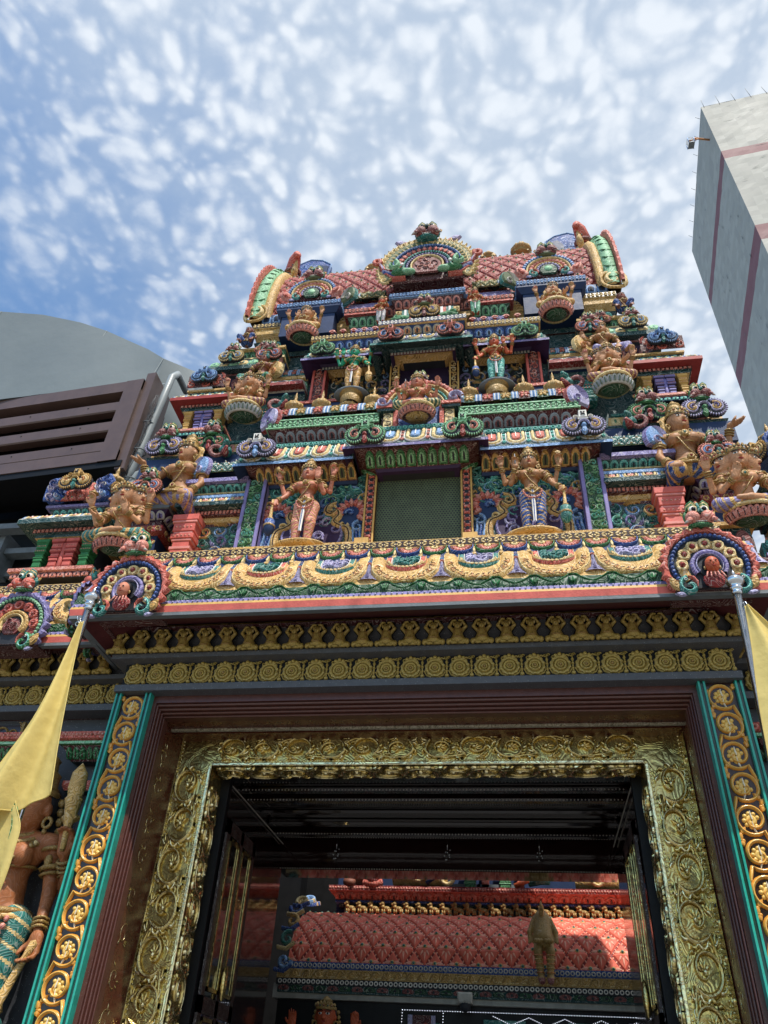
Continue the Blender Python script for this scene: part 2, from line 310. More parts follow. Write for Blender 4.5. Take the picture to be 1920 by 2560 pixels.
# ------------------------------------------------------------------ ornament motifs: unit cell x in -w/2..w/2, z in 0..h, outwards is -y
def lotus(w,h,cp,ci,d=.02,cl=None):
    m=MB(); a=np.linspace(0,PI,9); P=np.stack([.47*w*np.cos(a),.42*h+.52*h*np.sin(a)],1); P=np.vstack([P,[(-.40*w,.04*h),(.40*w,.04*h)]])
    plate(m,P,d,cp,.16); P2=(P-P.mean(0))*.62+P.mean(0)-[0,.08*h]
    if cl: plate(m,P2,d*.5,cl,.2,y0=-d)
    P3=(P-P.mean(0))*(.22,.5)+P.mean(0)-[0,.1*h]; plate(m,P3,d*.3,ci,.3,y0=-d*(1.55 if cl else 1.1)); return m
def xflower(w,h,c,cb=None,d=.012):
    m=MB()
    if cb: quad(m,-w/2,w/2,0,h,cb,y0=-.002)
    for sx in (-1,1):
        for sz in (-1,1): leaf(m,sx*w*.03,h/2+sz*h*.03,math.hypot(w,h)*.44,min(w,h)*.3,math.atan2(sz*h,sx*w),d,c)
    leaf(m,-w*.5,h/2,w*.2,h*.34,0,d*.8,c); leaf(m,w*.5,h/2,w*.2,h*.34,PI,d*.8,c); return m
def ring(w,h,c,ci=None,d=.012,n=10):
    m=MB(); r=min(w,h)*.45; ann(m,0,h/2,r*.5,r,d,c,n=n)
    if ci: dome(m,0,h/2,r*.34,d*.8,ci,6)
    return m
def dentil(w,h,c,d=.02,f=.6): m=MB(); box(m,-w*f/2,w*f/2,-d,0.002,h*.1,h*.9,c,bev=d*.3); return m
def beads(w,h,c,d=.02): m=MB(); dome(m,0,h/2,min(w,h)*.42,d,c,8); return m
def umot(w,h,cu,ci,cb,cd,d=.02):
    m=MB(); r=w*.30; P=np.vstack([[(-r,h*.97)],arcP(0,h*.42,r,PI,2*PI,12),[(r,h*.97)]]); strip(m,P,w*.15,d,cu)
    P=np.vstack([[(-r*.98,h*.97)],arcP(0,h*.40,r*1.0,PI,2*PI,12),[(r*.98,h*.97)]])*[1.42,1]+[0,-h*.05]; strip(m,P,w*.05,d*.7,'W' if cd is None else cd)
    for s in (-1,1): strip(m,spiral(s*w*.12,h*.12,w*.1,PI if s>0 else 0,.8,-s,9),tap(9,w*.05),d*.9,cu)
    q=r*.62; P=np.vstack([[(-q,h*.95)],arcP(0,h*.5,q,PI,2*PI,8),[(q,h*.95)]]); plate(m,P,d*.7,ci,.2)
    strip(m,[(0,h*.85),(0,h*.45)],w*.05,d*.5,'W',y0=-d*.7)
    for k in (.25,.5,.78): ann(m,w*.5,h*k,0.004,w*.085,d*.7,cb,n=8)
    return m
def bigU(w,h,cu,cb,ci):
    """eave unit: yellow leafy U, coral or teal beaded U, curls inside, bell between"""
    m=MB(); d=.035
    P=np.vstack([[(-.40*w,h*1.0)],[(-.395*w,h*.7)],arcP(0,h*.55,.385*w,PI,2*PI,16,sq=.75*h/w*1.7),[(.395*w,h*.7)],[(.40*w,h*1.0)]])
    strip(m,P,.20*w,d,'Y')
    P2=P*[1.17,1.05]+[0,-h*.055]; strip(m,P2,.03*w,d*.9,'y')
    for i in range(2,len(P)-2):       # engraved leaf scrolls on the yellow U
        t=P[i+1]-P[i-1]; a=math.atan2(t[1],t[0])
        strip(m,spiral(P[i][0],P[i][1],.05*w,a+1.2+(i%2)*1.6,.7,1 if i%2 else -1,7),tap(7,.016*w,.5),.006,'O',y0=-d*.93)
        strip(m,leafP(P[i][0],P[i][1],.06*w,.02*w,a+.6)[:6],.008*w,.004,'oge',y0=-d*1.0)
    P3=np.vstack([[(-.235*w,h*1.0)],arcP(0,h*.72,.235*w,PI,2*PI,14,sq=1.*h/w),[(.235*w,h*1.0)]])
    strip(m,P3,.1*w,d*.7,cb)
    for s in (.255,.185): strip(m,P3*[s/.22,1],.014*w,d*.85,'y' if s>.22 else 'W')
    for i in range(1,14,1):
        q=P3[i]; ann(m,q[0],q[1],.004,.022*w,.008,'y',n=6,y0=-d*.7)
    quad(m,-.19*w,.19*w,h*.5,h*1.0,'N',y0=-.003)
    for k in range(11):
        x=(-.13+.065*(k%5))*w; z=h*(.92-.15*(k//5)); strip(m,spiral(x,z-.03*h,.062*w,.6+k*1.3,.9,1,9),tap(9,.034*w,.4),.035,ci)
    for k in range(6): strip(m,arcP(.02*w*k-.04*w,h*.72,.04*w+.012*w*k,2.6,5.2,7),.016*w,.04,ci)
    # bell between units
    for s in (-1,1):
        x=s*.5*w; strip(m,[(x,h*.62),(x,h*.3),(x,h*.12)],[.05*w,.09*w,.28*w],.03,'l'); strip(m,[(x,h*.3),(x,h*.16)],[.02*w,.05*w],.006,'L',y0=-.03)
        for z,c,r in ((.78,'b',.045),(.93,'l',.04),(.66,'K',.035)): ann(m,x,h*z,.006,r*w,.03,c,n=8)
    return m
def rosette(w,h,cr,cc='S'):
    m=MB(); z0=h*.92; R=min(w*.46,h*.86)
    ann(m,0,z0,R*.93,R*1.06,.03,cr,a0=PI-.15,a1=2*PI+.15,n=14,sq=1.05)
    for k in range(9):
        a=PI+PI*(k+.5)/9; leaf(m,.26*R*cos(a),z0+.26*R*sin(a),R*.68,R*.36,a,.022,cc if k%2 else 'K'); leaf(m,.4*R*cos(a),z0+.4*R*sin(a),R*.4,R*.12,a,.008,'K',y0=-.02)
    dome(m,0,z0,R*.34,.022,'V',10); ann(m,0,z0,R*.10,R*.30,.012,'y',n=10,y0=-.016)
    leaf(m,w*.5,h*.1,h*.8,w*.12,PI/2,.03,'y'); leaf(m,w*.5,h*.0,h*.35,w*.24,PI/2,.02,'Y'); return m
def scallop_edge(w,h,c,c2):
    m=MB(); P=[(-w/2,h)]+[(x*w,h*(.95-.75*cos(PI*x)**1.0)) for x in np.linspace(-.5,.5,11)]+[(w/2,h)]
    # hanging leafy curtain: solid band below the curve
    n=11; xs=np.linspace(-.5,.5,n)*w; zt=h*(.30+.95*np.abs(np.linspace(-1,1,n))**1.5)
    V=[];
    for x,z in zip(xs,zt): V+=[(x,-.012,0),(x,-.03,z*.6),(x,-.012,z)]
    m.add(V,grid_faces(n,3),c,1)
    strip(m,np.stack([xs,zt],1),h*.13,.034,c2)
    for x in (-.3,-.15,0,.15,.3): strip(m,[(x*w,0.02*h),(x*w,h*.25)],h*.05,.035,c2)
    for s in (-.14,.14,0.): leaf(m,s*0+.5*w,h*.1,h*.75,h*.2,PI/2+s*4,.04,c2)
    return m

def curls(w,h,nx,nz,cols,seed=0,d=.03,back='D',dense=1.):
    """relief field of nested commas: every cell a spiral with parallel ridges and a tail"""
    r=random.Random(seed); m=MB(); quad(m,-w/2,w/2,0,h,back,y0=-.003)
    cw=w/nx; ch=h/nz
    for i in range(nx):
        for k in range(nz):
            x=-w/2+cw*(i+.5+r.uniform(-.12,.12)); z=ch*(k+.5+r.uniform(-.12,.12)); R=min(cw,ch)*.52*r.uniform(.85,1.1)
            x=min(max(x,-w/2+R),w/2-R); z=min(max(z,R),h-R) if h>2*R else h/2
            s=1 if (i+k)%2 else -1; a=r.uniform(0,6.28); c=cols[(i*7+k*3+r.randrange(2))%len(cols)]; c2=cols[(i*7+k*3+1)%len(cols)]
            strip(m,spiral(x,z,R,a,1.15,s,18),tap(18,R*.34,.45),d,c)
            strip(m,spiral(x,z,R*.98,a+s*.3,.5,s,9),tap(9,R*.07,.6),d*.3,'W' if r.random()<.35 else c2,y0=-d*.85)
            for q in range(3): strip(m,arcP(x,z,R*(1.12+.2*q),a-s*(1.5+.2*q),a-s*(.3),6),tap(6,R*.15,.4)[::1],d*.8,c2)
    return m
def vine(w,h,n,cv,cf,cw,ce,d=.03,flower=True,leafc=None):
    """running scroll up a strip: S stem, alternating spirals, a scalloped flower in each"""
    m=MB(); ch=h/n; leafc=leafc or cf; quad(m,-w/2,w/2,0,h,ce,y0=-.002)
    for i in range(n):
        s=1 if i%2 else -1; R=min(w*.455,ch*.47); cx=s*w*.01; cz=ch*(i+.5)
        a0=-PI/2-s*.75; t=np.linspace(0,1,34); rr=R*(1.0-.18*t-.66*np.clip((t-.45)/.55,0,1)**1.3); aa=a0+s*2*PI*1.42*t
        P=np.stack([cx+rr*np.cos(aa),cz+rr*np.sin(aa)],1); P=np.vstack([[(-s*w*.45,cz-ch*.95),(-s*w*.445,cz-ch*.72)],P])
        wd=np.concatenate([[R*.14,R*.24],np.full(18,R*.29),np.linspace(R*.29,R*.12,16)]); strip(m,P,wd,d,cv)
        strip(m,P[1:-3]*1.0,R*.06,.005,'og2' if cv=='og' else cv,y0=-d)
        if flower:
            for k in range(9):
                a=2*PI*k/9+.3*s
                if 0<k<9: dome(m,cx+.46*R*cos(a),cz+.46*R*sin(a),R*.17,d*.7,cf,7)
            ann(m,cx,cz,.02*R,.40*R,d*.6,cf,n=10)
            strip(m,[(cx-.02*R,cz+.6*R),(cx,cz+.3*R),(cx+.05*R,cz)],[.06*R,.12*R,.08*R],d*.2,cw,y0=-d*.72)
            strip(m,[(cx,cz-.1*R),(cx-s*.05*R,cz-.55*R),(cx-s*.2*R,cz-.95*R)],[.08*R,.15*R,.05*R],d*.85,cw)
        else:
            for k in range(5):
                a=1.1*s+k*.75*s; leaf(m,cx+.28*R*cos(a),cz+.28*R*sin(a),R*.5,R*.26,a+.7*s,d*.8,cf)
            dome(m,cx,cz,R*.2,d*1.1,cw,8)
        for k,(ax,az,l,an) in enumerate(((.44,-.42,.34,2.3),(.46,.1,.2,1.7),(-.46,.42,.22,-1.2),(.40,-.60,.3,1.2))):
            leaf(m,s*w*ax,cz+ch*az,R*l*2.2,R*.42,an if s>0 else PI-an,d*.8,leafc); dome(m,s*w*(ax*.96),cz+ch*az,R*.15,d*.9,leafc,7)
    return m

# sweep a profile [(off,z)] around front and both sides of a block; colour per segment
CL=[1]     # 0: the left end of a cornice butts against its neighbour instead of returning round the corner
def inner(fn,*a):
    CL[0]=0; r=fn(*a); CL[0]=1; return r
def corn(m,x0,x1,yf,depth,prof,cols,cap='D'):
    l=CL[0]
    V=[]
    for o,z in prof: V+=[(x0-o*l,yf+depth,z),(x0-o*l,yf-o,z),(x1+o,yf-o,z),(x1+o,yf+depth,z)]
    n=len(prof); F=grid_faces(n,4); cc=[cols[i] for i in range(n-1) for j in range(3)]
    m.add(V,F,cc)
    o,z=prof[-1]; m.add([(x0-o*l,yf+depth,z),(x0-o*l,yf-o,z),(x1+o,yf-o,z),(x1+o,yf+depth,z)],[(0,1,2,3)],cap)
    o,z=prof[0]; m.add([(x0-o*l,yf+depth,z),(x0-o*l,yf-o,z),(x1+o,yf-o,z),(x1+o,yf+depth,z)],[(3,2,1,0)],cap)
def bendfn(prof,yf):
    P=np.asarray(prof,float); seg=np.diff(P,axis=0); L=np.linalg.norm(seg,axis=1); S=np.concatenate([[0],np.cumsum(L)])
    # smooth normals at joints
    nrm=np.stack([seg[:,1],-seg[:,0]],1)/L[:,None]
    def f(V):
        s=np.clip(V[:,2],0,S[-1]-1e-6); i=np.clip(np.searchsorted(S,s,side='right')-1,0,len(L)-1); t=(s-S[i])/L[i]
        p=P[i]+seg[i]*t[:,None]; h=-V[:,1]; n=nrm[i]
        q=p+n*h[:,None]
        return np.stack([V[:,0],yf-q[:,0],q[:,1]],1)
    return f,S[-1]
def rows(m,x0,x1,yf,depth,prof,fn,sp,sides=True,phase=0):
    """set motif fn(w,h,i) side by side along the front (and sides) of a block on the given sub-profile"""
    f,L=bendfn(prof,yf); o=(prof[0][0]+prof[-1][0])/2
    l=CL[0]; W=x1-x0+(1+l)*o; n=max(1,round(W/sp)); w=W/n
    for i in range(n):
        u=fn(w,L,i); m.put(u,T(x=x0-o*l+w*(i+.5)),f)
    if sides:
        n=max(1,round((depth)/sp)); w=depth/n
        for sgn,xe in ((-1,x0),(1,x1)):
            if sgn<0 and not l: continue
            f2,_=bendfn(prof,0)
            for i in range(n):
                u=fn(w,L,i); q=MB(); q.put(u,T(x=-sgn*0+ (w*(i+.5))),f2)
                # local x -> +/-y, local -y -> outward x
                if sgn>0: M=np.array([[0,-1,0,xe],[1,0,0,yf],[0,0,1,0],[0,0,0,1]],float)
                else: M=np.array([[0,1,0,xe],[-1,0,0,yf+depth],[0,0,1,0],[0,0,0,1]],float)
                m.put(q,M)
# ------------------------------------------------------------------ figures: one continuous body from blended limbs
class SDF:
    def __init__(s,lo,hi,g):
        s.lo=np.array(lo,float); s.g=g; s.n=np.ceil((np.array(hi)-s.lo)/g).astype(int)+1; s.f=np.full(s.n,1.,np.float32); s.tag=np.zeros(s.n,np.int16)
    def _win(s,a,b,r,k,fn,tg=0):
        pad=r+k+2.5*s.g; lo=np.maximum(((np.minimum(a,b)-pad-s.lo)/s.g).astype(int),0); hi=np.minimum(((np.maximum(a,b)+pad-s.lo)/s.g).astype(int)+2,s.n)
        if (hi<=lo).any(): return
        ax=[s.lo[i]+s.g*np.arange(lo[i],hi[i]) for i in range(3)]
        X,Y,Z=np.meshgrid(*ax,indexing='ij'); d=fn(X,Y,Z).astype(np.float32); sl=tuple(slice(lo[i],hi[i]) for i in range(3)); o=s.f[sl]
        if tg: s.tag[sl]=np.where(d<o,tg,s.tag[sl])
        h=np.clip(.5+.5*(o-d)/k,0,1) if k>0 else (o>d).astype(np.float32)
        s.f[sl]=o*(1-h)+d*h-k*h*(1-h)
    def cap(s,a,b,ra,rb=None,k=.02,tg=0):
        a=np.array(a,float); b=np.array(b,float); rb=ra if rb is None else rb; ab=b-a; l=max(ab@ab,1e-9)
        def fn(X,Y,Z):
            t=np.clip(((X-a[0])*ab[0]+(Y-a[1])*ab[1]+(Z-a[2])*ab[2])/l,0,1)
            return np.sqrt((X-a[0]-t*ab[0])**2+(Y-a[1]-t*ab[1])**2+(Z-a[2]-t*ab[2])**2)-(ra+(rb-ra)*t)
        s._win(a,b,max(ra,rb),k,fn,tg); return s
    def ell(s,c,r,k=.02,tg=0):
        c=np.array(c,float); r=np.array(r,float)
        def fn(X,Y,Z):
            k0=np.sqrt(((X-c[0])/r[0])**2+((Y-c[1])/r[1])**2+((Z-c[2])/r[2])**2); k1=np.sqrt(((X-c[0])/r[0]**2)**2+((Y-c[1])/r[1]**2)**2+((Z-c[2])/r[2]**2)**2)
            return k0*(k0-1)/np.maximum(k1,1e-6)
        s._win(c,c,max(r),k,fn,tg); return s
    def mb(s,colfn):
        f=s.f; ins=f<0; n=s.n; a=ins[:-1,:-1,:-1].astype(np.int8)*0
        for dx in (0,1):
            for dy in (0,1):
                for dz in (0,1): a=a+ins[dx:n[0]-1+dx,dy:n[1]-1+dy,dz:n[2]-1+dz]
        act=(a>0)&(a<8); ids=np.full(act.shape,-1,int); I=np.argwhere(act); ids[act]=np.arange(len(I))
        acc=np.zeros((len(I),3)); cnt=np.zeros(len(I)); cor=[(0,0,0),(1,0,0),(0,1,0),(1,1,0),(0,0,1),(1,0,1),(0,1,1),(1,1,1)]
        vals=[f[I[:,0]+c[0],I[:,1]+c[1],I[:,2]+c[2]] for c in cor]
        for p in range(8):
            for q in range(p+1,8):
                df=np.abs(np.array(cor[p])-cor[q])
                if df.sum()!=1: continue
                u,v=vals[p],vals[q]; x=(u<0)!=(v<0); t=np.where(x,u/np.where(x,u-v,1),0)
                acc+=np.where(x[:,None],np.array(cor[p])+t[:,None]*(np.array(cor[q])-cor[p]),0); cnt+=x
        V=s.lo+s.g*(I+acc/np.maximum(cnt,1)[:,None]); F=[]
        for ax in range(3):
            o=[0,0,0]; o[ax]=1; b=[i for i in range(3) if i!=ax]
            A=ins[tuple(slice(0,n[i]-o[i]) for i in range(3))]; B=ins[tuple(slice(o[i],n[i]) for i in range(3))]
            E=np.argwhere(A!=B); E=E[(E[:,b[0]]>0)&(E[:,b[1]]>0)&(E[:,b[0]]<n[b[0]]-1)&(E[:,b[1]]<n[b[1]]-1)]
            def cid(da,db): J=E.copy(); J[:,b[0]]-=da; J[:,b[1]]-=db; return ids[J[:,0],J[:,1],J[:,2]]
            Q=np.stack([cid(1,1),cid(0,1),cid(0,0),cid(1,0)],1); fl=A[E[:,0],E[:,1],E[:,2]]
            if ax==1: fl=~fl
            F.append(np.where(fl[:,None],Q,Q[:,::-1]))
        F=np.vstack(F); F=F[(F>=0).all(1)]; m=MB()
        cen=V[F].mean(1); J=np.clip(np.round((cen-s.lo)/s.g).astype(int),0,n-1); tg=s.tag[J[:,0],J[:,1],J[:,2]]
        m.add(V,F,0,1); m.K=[colfn(cen,tg)]; return m
def unit(v): v=np.array(v,float); return v/max(np.linalg.norm(v),1e-9)
def hand(s,w,d,n,k=1.,curl=.5,size=1.):
    """w wrist, d direction of the palm, n direction the palm faces"""
    w=np.array(w,float); d=unit(d); n=np.array(n,float); n=unit(n-d*(n@d)); x=np.cross(d,n)*k; z=size
    p=w+d*.035*z
    for o in (-.016,0,.016): s.cap(w+x*o*z*.7,w+d*.046*z+x*o*z,.0155*z,.0135*z,.008)
    for i,l in enumerate((.024,.029,.027,.021)):
        b=w+d*.05*z+x*(i-1.5)*.0155*z; q1=unit(d+n*curl*.6); q2=unit(d*(1-curl*.6)+n*curl*1.5); m1=b+q1*l*z
        s.cap(b,m1,.0085*z,.008*z,.003); s.cap(m1,m1+q2*l*.95*z,.008*z,.0062*z,.002)
    b=w+d*.014*z-x*.022*z; t1=b+unit(d*.7-x*.8+n*.3)*.027*z; s.cap(b,t1,.010*z,.009*z,.004); s.cap(t1,t1+unit(d*.9-x*.1+n*.6)*.024*z,.009*z,.0065*z,.002)
def figure(kind='stand',arms=None,heads=1,female=True,g=.0085,head_s=1.12,yaw=0.,legc=('S','Y'),skin='skin',sway=0.,crown='tall',halo=None,jew=1):
    """returns dict part name -> MB, in body units (standing height 1, feet at z=0)"""
    P={}; m=.0; HZ={'stand':.50,'lotus':.085,'ease':.085,'kneel':.17,'squat':.10}[kind]; dz=HZ-.50
    def z(v): return v+dz
    lo=(-.52,-.36,-.03); hi=(.52,.22,z(1.06)); S=SDF(lo,hi,g)
    hx=sway*.03; hd=np.array([hx*.2,-.015,z(.905)])
    S.cap((hx,.005,z(.50)),(hx*.6,.0,z(.60)),.080,.054,.05); S.ell((hx,.02,z(.49)),(.098,.074,.075),.03)
    S.cap((hx*.6,0,z(.60)),(0,.0,z(.73)),.053,.072,.05); S.ell((0,.0,z(.745)),(.112,.068,.075),.03)
    S.cap((-.100,.005,z(.785)),(.100,.005,z(.785)),.038,.038,.03)
    if female:
        for q in (-1,1): S.ell((q*.054,-.060,z(.722)),(.047,.044,.045),.014)
    else: S.cap((-.05,-.045,z(.735)),(.05,-.045,z(.735)),.035,.035,.03)
    S.cap((0,0,z(.79)),(hd[0],hd[1]+.012,z(.86)),.036,.034,.015)
    HS=[(0.,hd)]
    if heads==3: HS=[(0.,hd+[0,-.02,0]),(-.95,hd+[-.084,.035,-.01]),(.95,hd+[.084,.035,-.01])]
    r=.062*head_s; EY=MB(); JW=MB(); CR=MB()
    for hyaw,hc in HS:
        a=yaw+hyaw; fx=np.array([sin(a),-cos(a),0.]); sx=np.array([cos(a),sin(a),0.])
        S.ell(hc+[0,0,.012],(r,r*1.02,r*1.12),.012); S.ell(hc+fx*r*.22-[0,0,r*.45],(r*.74,r*.74,r*.72),.02)
        S.cap(hc+fx*r*.98+[0,0,r*.12],hc+fx*r*1.16-[0,0,r*.22],r*.10,r*.17,.006)          # nose
        S.cap(hc+fx*r*.86-[0,0,r*.85],hc+fx*r*.80-[0,0,r*.88],r*.22,r*.22,.012)           # chin
        S.cap(hc+fx*r*.94-[0,0,r*.52]-sx*r*.14,hc+fx*r*.94-[0,0,r*.52]+sx*r*.14,r*.09,r*.09,.004)
        for q in (-1,1):
            S.ell(hc+sx*q*r*1.02-[0,0,r*.1]+fx*.0,(r*.14,r*.2,r*.3),.004)
            M=T(*(hc+fx*r*.90+sx*q*r*.38+[0,0,r*.16]),rz=a+q*.38); e=MB(); ball(e,(0,0,0),(r*.25,r*.12,r*.12),'eyew',8,5); ball(e,(0,-r*.07,0),(r*.11,r*.07,r*.105),'blk',7,5)
            strip(e,arcP(0,-r*.12,r*.34,.55,PI-.55,6),r*.06,r*.03,'blk',y0=-r*.1); strip(e,arcP(0,-r*.30,r*.62,.95,PI-.95,6),tap(6,r*.1,.5),r*.05,'blk',y0=-r*.06)
            EY.put(e,M)
            torus(JW,hc+sx*q*r*1.12-[0,0,r*.62]+fx*.0,fx,r*.22,r*.08,'gor' if 0 else 'gd',10,5); ball(JW,hc+sx*q*r*1.1-[0,0,r*1.0],r*.12,'gd',6,5)
        e=MB(); strip(e,[(-r*.27,0.0),(-r*.1,r*.05),(0,r*.02),(r*.1,r*.05),(r*.27,0)],[r*.03,r*.1,r*.09,r*.1,r*.03],r*.06,'lip'); strip(e,[(-r*.22,-r*.03),(0,-r*.08),(r*.22,-r*.03)],[r*.03,r*.13,r*.03],r*.07,'lip')
        dome(e,0,r*.95,r*.08,r*.06,'lip',6); EY.put(e,T(*(hc+fx*r*1.0-[0,0,r*.5]),rz=a))
        # crown
        hs=.8 if hyaw else 1.
        if crown:
            tall={'tall':1.,'low':.55,'flame':.7}[crown]
            prof=[(1.06*r,r*.52),(1.12*r,r*.60),(1.10*r,r*.78),(.95*r,r*.84),(.98*r,r*.95),(.86*r,r*1.08),(.84*r,r*1.3*tall+.2*r),(.9*r,r*1.4*tall+.2*r),(.66*r,r*1.6*tall+.2*r),(.6*r,r*2.0*tall+.2*r),(.68*r,r*2.1*tall+.2*r),(.4*r,r*2.35*tall+.2*r),(.22*r,r*2.7*tall+.2*r),(.03*r,r*2.9*tall+.2*r)]
            lathe(CR,[(q*(hs if i>3 else 1),zz*hs if i>3 else zz) for i,(q,zz) in enumerate(prof)],'gd',14,hc[0]-fx[0]*r*.05,hc[1]-fx[1]*r*.05,hc[2])
            for k in range(7):
                b=a+(k-3)*.34; p=hc+np.array([sin(b),-cos(b),0])*r*1.1+[0,0,r*.72]; e=MB(); leaf(e,0,0,r*.62*(1-.12*abs(k-3)),r*.36,PI/2,r*.14,'gd'); dome(e,0,r*.12,r*.09,r*.2,'R' if k%2 else 'T',6); CR.put(e,T(*p,rz=b))
    if halo:
        e=MB(); ann(e,0,0,r*1.15,r*1.75,r*.25,halo,n=22,scal=14); ann(e,0,0,r*1.0,r*1.2,r*.35,'gd',n=16); lathe_back=e; P['hair_halo']=MB().put(e,T(*(hd+[0,r*.75,r*.1]),rz=yaw))
    else:
        e=MB(); ball(e,(0,0,0),(r*1.12,r*.9,r*1.15),'blk' if crown is None else 'D',12,8); P['hair']=MB().put(e,T(*(hd+[-sin(yaw)*r*.35,cos(yaw)*r*.35,r*.22])))
        for q in (-1,1): 
            for k in range(5): ball(JW,(hd[0]+q*r*(1.2+.08*k),hd[1]+r*.45,hd[2]+r*(.4-.42*k)),r*(.2),'gd',6,5)
    # arms
    arms=arms or []; IT=MB()
    for A in arms:
        q=A['s']; sh=np.array([q*.135,.01+(.03 if A.get('back') else 0),z(.785)]); el=np.array(A['e'],float)+[0,0,dz]; wr=np.array(A['w'],float)+[0,0,dz]
        S.cap(sh,el,.032,.024,.02); S.cap(el,wr,.025,.017,.008)
        hd_=A.get('d') or unit(wr-el); hand(S,wr,hd_,A.get('n',(0,-1,0)),A.get('k',-q),A.get('curl',.6),1.05)
        if jew:
            u=unit(wr-el); 
            for t in (.62,.72,.82): torus(JW,el+(wr-el)*t,u,.0265,.0065,'gd',10,4)
            u=unit(el-sh); torus(JW,sh+(el-sh)*.50,u,.040,.010,'gd',10,4); torus(JW,sh+(el-sh)*.62,u,.038,.007,'gd',10,4)
            torus(JW,sh+(el-sh)*.15,u,.046,.008,'gd',10,4)
            ball(JW,sh+(el-sh)*.45+[0,-.036,.01],(.018,.012,.024),'gd',6,5)
        it=A.get('item'); hp=wr+unit(hd_)*.05
        if it=='club':
            d=unit(A.get('cd',(0,-.0,-1))); L=A.get('cl',.36); M=Matrix.Translation(Vector(hp+[0,-.02,0]))@Vector((0,0,-1)).rotation_difference(Vector(d)).to_matrix().to_4x4()
            e=MB(); lathe(e,[(.001,.04),(.014,.03),(.012,-.02),(.017,-L*.45),(.03,-L*.5),(.024,-L*.53)],'Y',10); lathe(e,[(.024,-L*.53),(.052,-L*.58),(.05,-L*.68),(.056,-L*.72)],'B' if A.get('bc') is None else A['bc'],10); lathe(e,[(.056,-L*.72),(.062,-L*.75),(.056,-L*.78)],'gd',10); lathe(e,[(.054,-L*.78),(.05,-L*.9),(.02,-L*1.),(.001,-L*1.02)],'N' if A.get('bc') is None else A['bc'],10)
            IT.put(e,np.array(M))
        elif it=='conch':
            e=MB(); ball(e,(0,0,.03),(.028,.028,.036),'gd',8,6); lathe(e,[(.001,.1),(.012,.085),(.02,.06)],'gd',8); lathe(e,[(.04,.062),(.044,.05),(.02,.045)],'gd',8); IT.put(e,T(*hp,ry=A.get('ry',0)))
        elif it=='drum':
            e=MB(); lathe(e,[(.001,.05),(.03,.048),(.012,0),(.03,-.048),(.001,-.05)],'gd',9); ball(e,(0,0,.048),(.026,.026,.008),'y',8,4); IT.put(e,T(hp[0],hp[1]-.02,hp[2]+.02,ry=q*.9,rx=.3))
        elif it=='axe':
            e=MB(); tube(e,[(0,0,-.05),(0,0,.09)],.008,'gd',6); leaf(e,-.045,.07,.09,.05,0,.02,'gd'); ball(e,(0,0,.09),.014,'gd',6,5); IT.put(e,T(*(hp+[0,-.01,.0]),ry=A.get('ry',0)))
        elif it=='blade':
            e=MB(); tube(e,[(0,0,-.03),(0,0,.10)],[.009,.004],'x',5); IT.put(e,T(*(hp+[0,-.01,0])))
        elif it=='lotus':
            e=MB(); 
            for k in range(7): ball(e,(.022*cos(k*.9),.022*sin(k*.9),.03),(.012,.012,.026),'K',6,5)
            ball(e,(0,0,.02),.018,'G',6,5); IT.put(e,T(*hp))
    # legs
    Gm=SDF(lo,hi,g); gi=.010
    feet=[]
    if kind=='stand':
        for q in (-1,1):
            h=np.array([hx+q*.055,0,z(.49)]); kn=np.array([hx*.5+q*.068,-.015,.27]); an=np.array([q*.058,.01,.055])
            S.cap(h,kn,.064,.040,.03); S.cap(kn,an,.040,.025,.015); S.cap(an,(q*.058,.02,.025),.026,.025,.01); S.cap((q*.058,.015,.02),(q*.075,-.075,.014),.024,.018,.01)
            for t in range(4): S.cap((q*(.058+.012*t),-.078,.012),(q*(.062+.014*t),-.098,.010),.009,.008,.003)
            Gm.cap(h,kn,.075,.050,.02); Gm.cap(kn,an+[0,0,.02],.05+gi*.5,.038,.015)
            torus(JW,an+[0,0,0.0],(0,0,1),.034,.010,'R' if legc[0]=='S' else 'gd',12,5)
    elif kind=='lotus':
        for q in (-1,1):
            h=np.array([q*.06,0,.085]); kn=np.array([q*.225,-.10,.062]); an=np.array([-q*.03,-.185-.02*q,.058])
            S.cap(h,kn,.065,.048,.03); S.cap(kn,an,.043,.028,.015); S.cap(an,an+[-q*.085,-.005,.0],.024,.018,.01)
            Gm.cap(h,kn,.066,.052,.02); Gm.cap(kn,kn+(an-kn)*.6,.050,.040,.015)
    elif kind=='ease':
        q=-1; h=np.array([q*.06,0,.085]); kn=np.array([q*.20,-.16,.05]); an=np.array([q*.14,-.19,-.14]); 
        S.f=S.f; an[2]=max(an[2],-.02)
        kn=np.array([-.24,-.15,.035]); an=np.array([-.13,-.23,.0]); S.cap(h,kn,.065,.047,.03); S.cap(kn,an,.042,.028,.015); S.cap(an,an+[.06,-.04,-.005],.024,.018,.01)
        Gm.cap(h,kn,.072,.058,.02); Gm.cap(kn,kn+(an-kn)*.7,.054,.038,.015)
        h=np.array([.06,0,.085]); kn=np.array([.25,-.10,.075]); an=np.array([.02,-.19,.06]); S.cap(h,kn,.065,.047,.03); S.cap(kn,an,.042,.028,.015); S.cap(an,an+[-.07,-.02,0],.024,.018,.01); Gm.cap(h,kn,.072,.058,.02); Gm.cap(kn,kn+(an-kn)*.6,.054,.040,.015)
    elif kind=='kneel':      # outer (-x) thigh thrown sideways with the foot on the ledge, inner leg folded under
        h=np.array([-.05,0,.17]); kn=np.array([-.30,-.06,.16]); an=np.array([-.26,-.10,.02]); S.cap(h,kn,.062,.046,.03); S.cap(kn,an,.042,.026,.015); S.cap(an-[0,0,0],an+[-.03,-.08,-.005],.025,.018,.01)
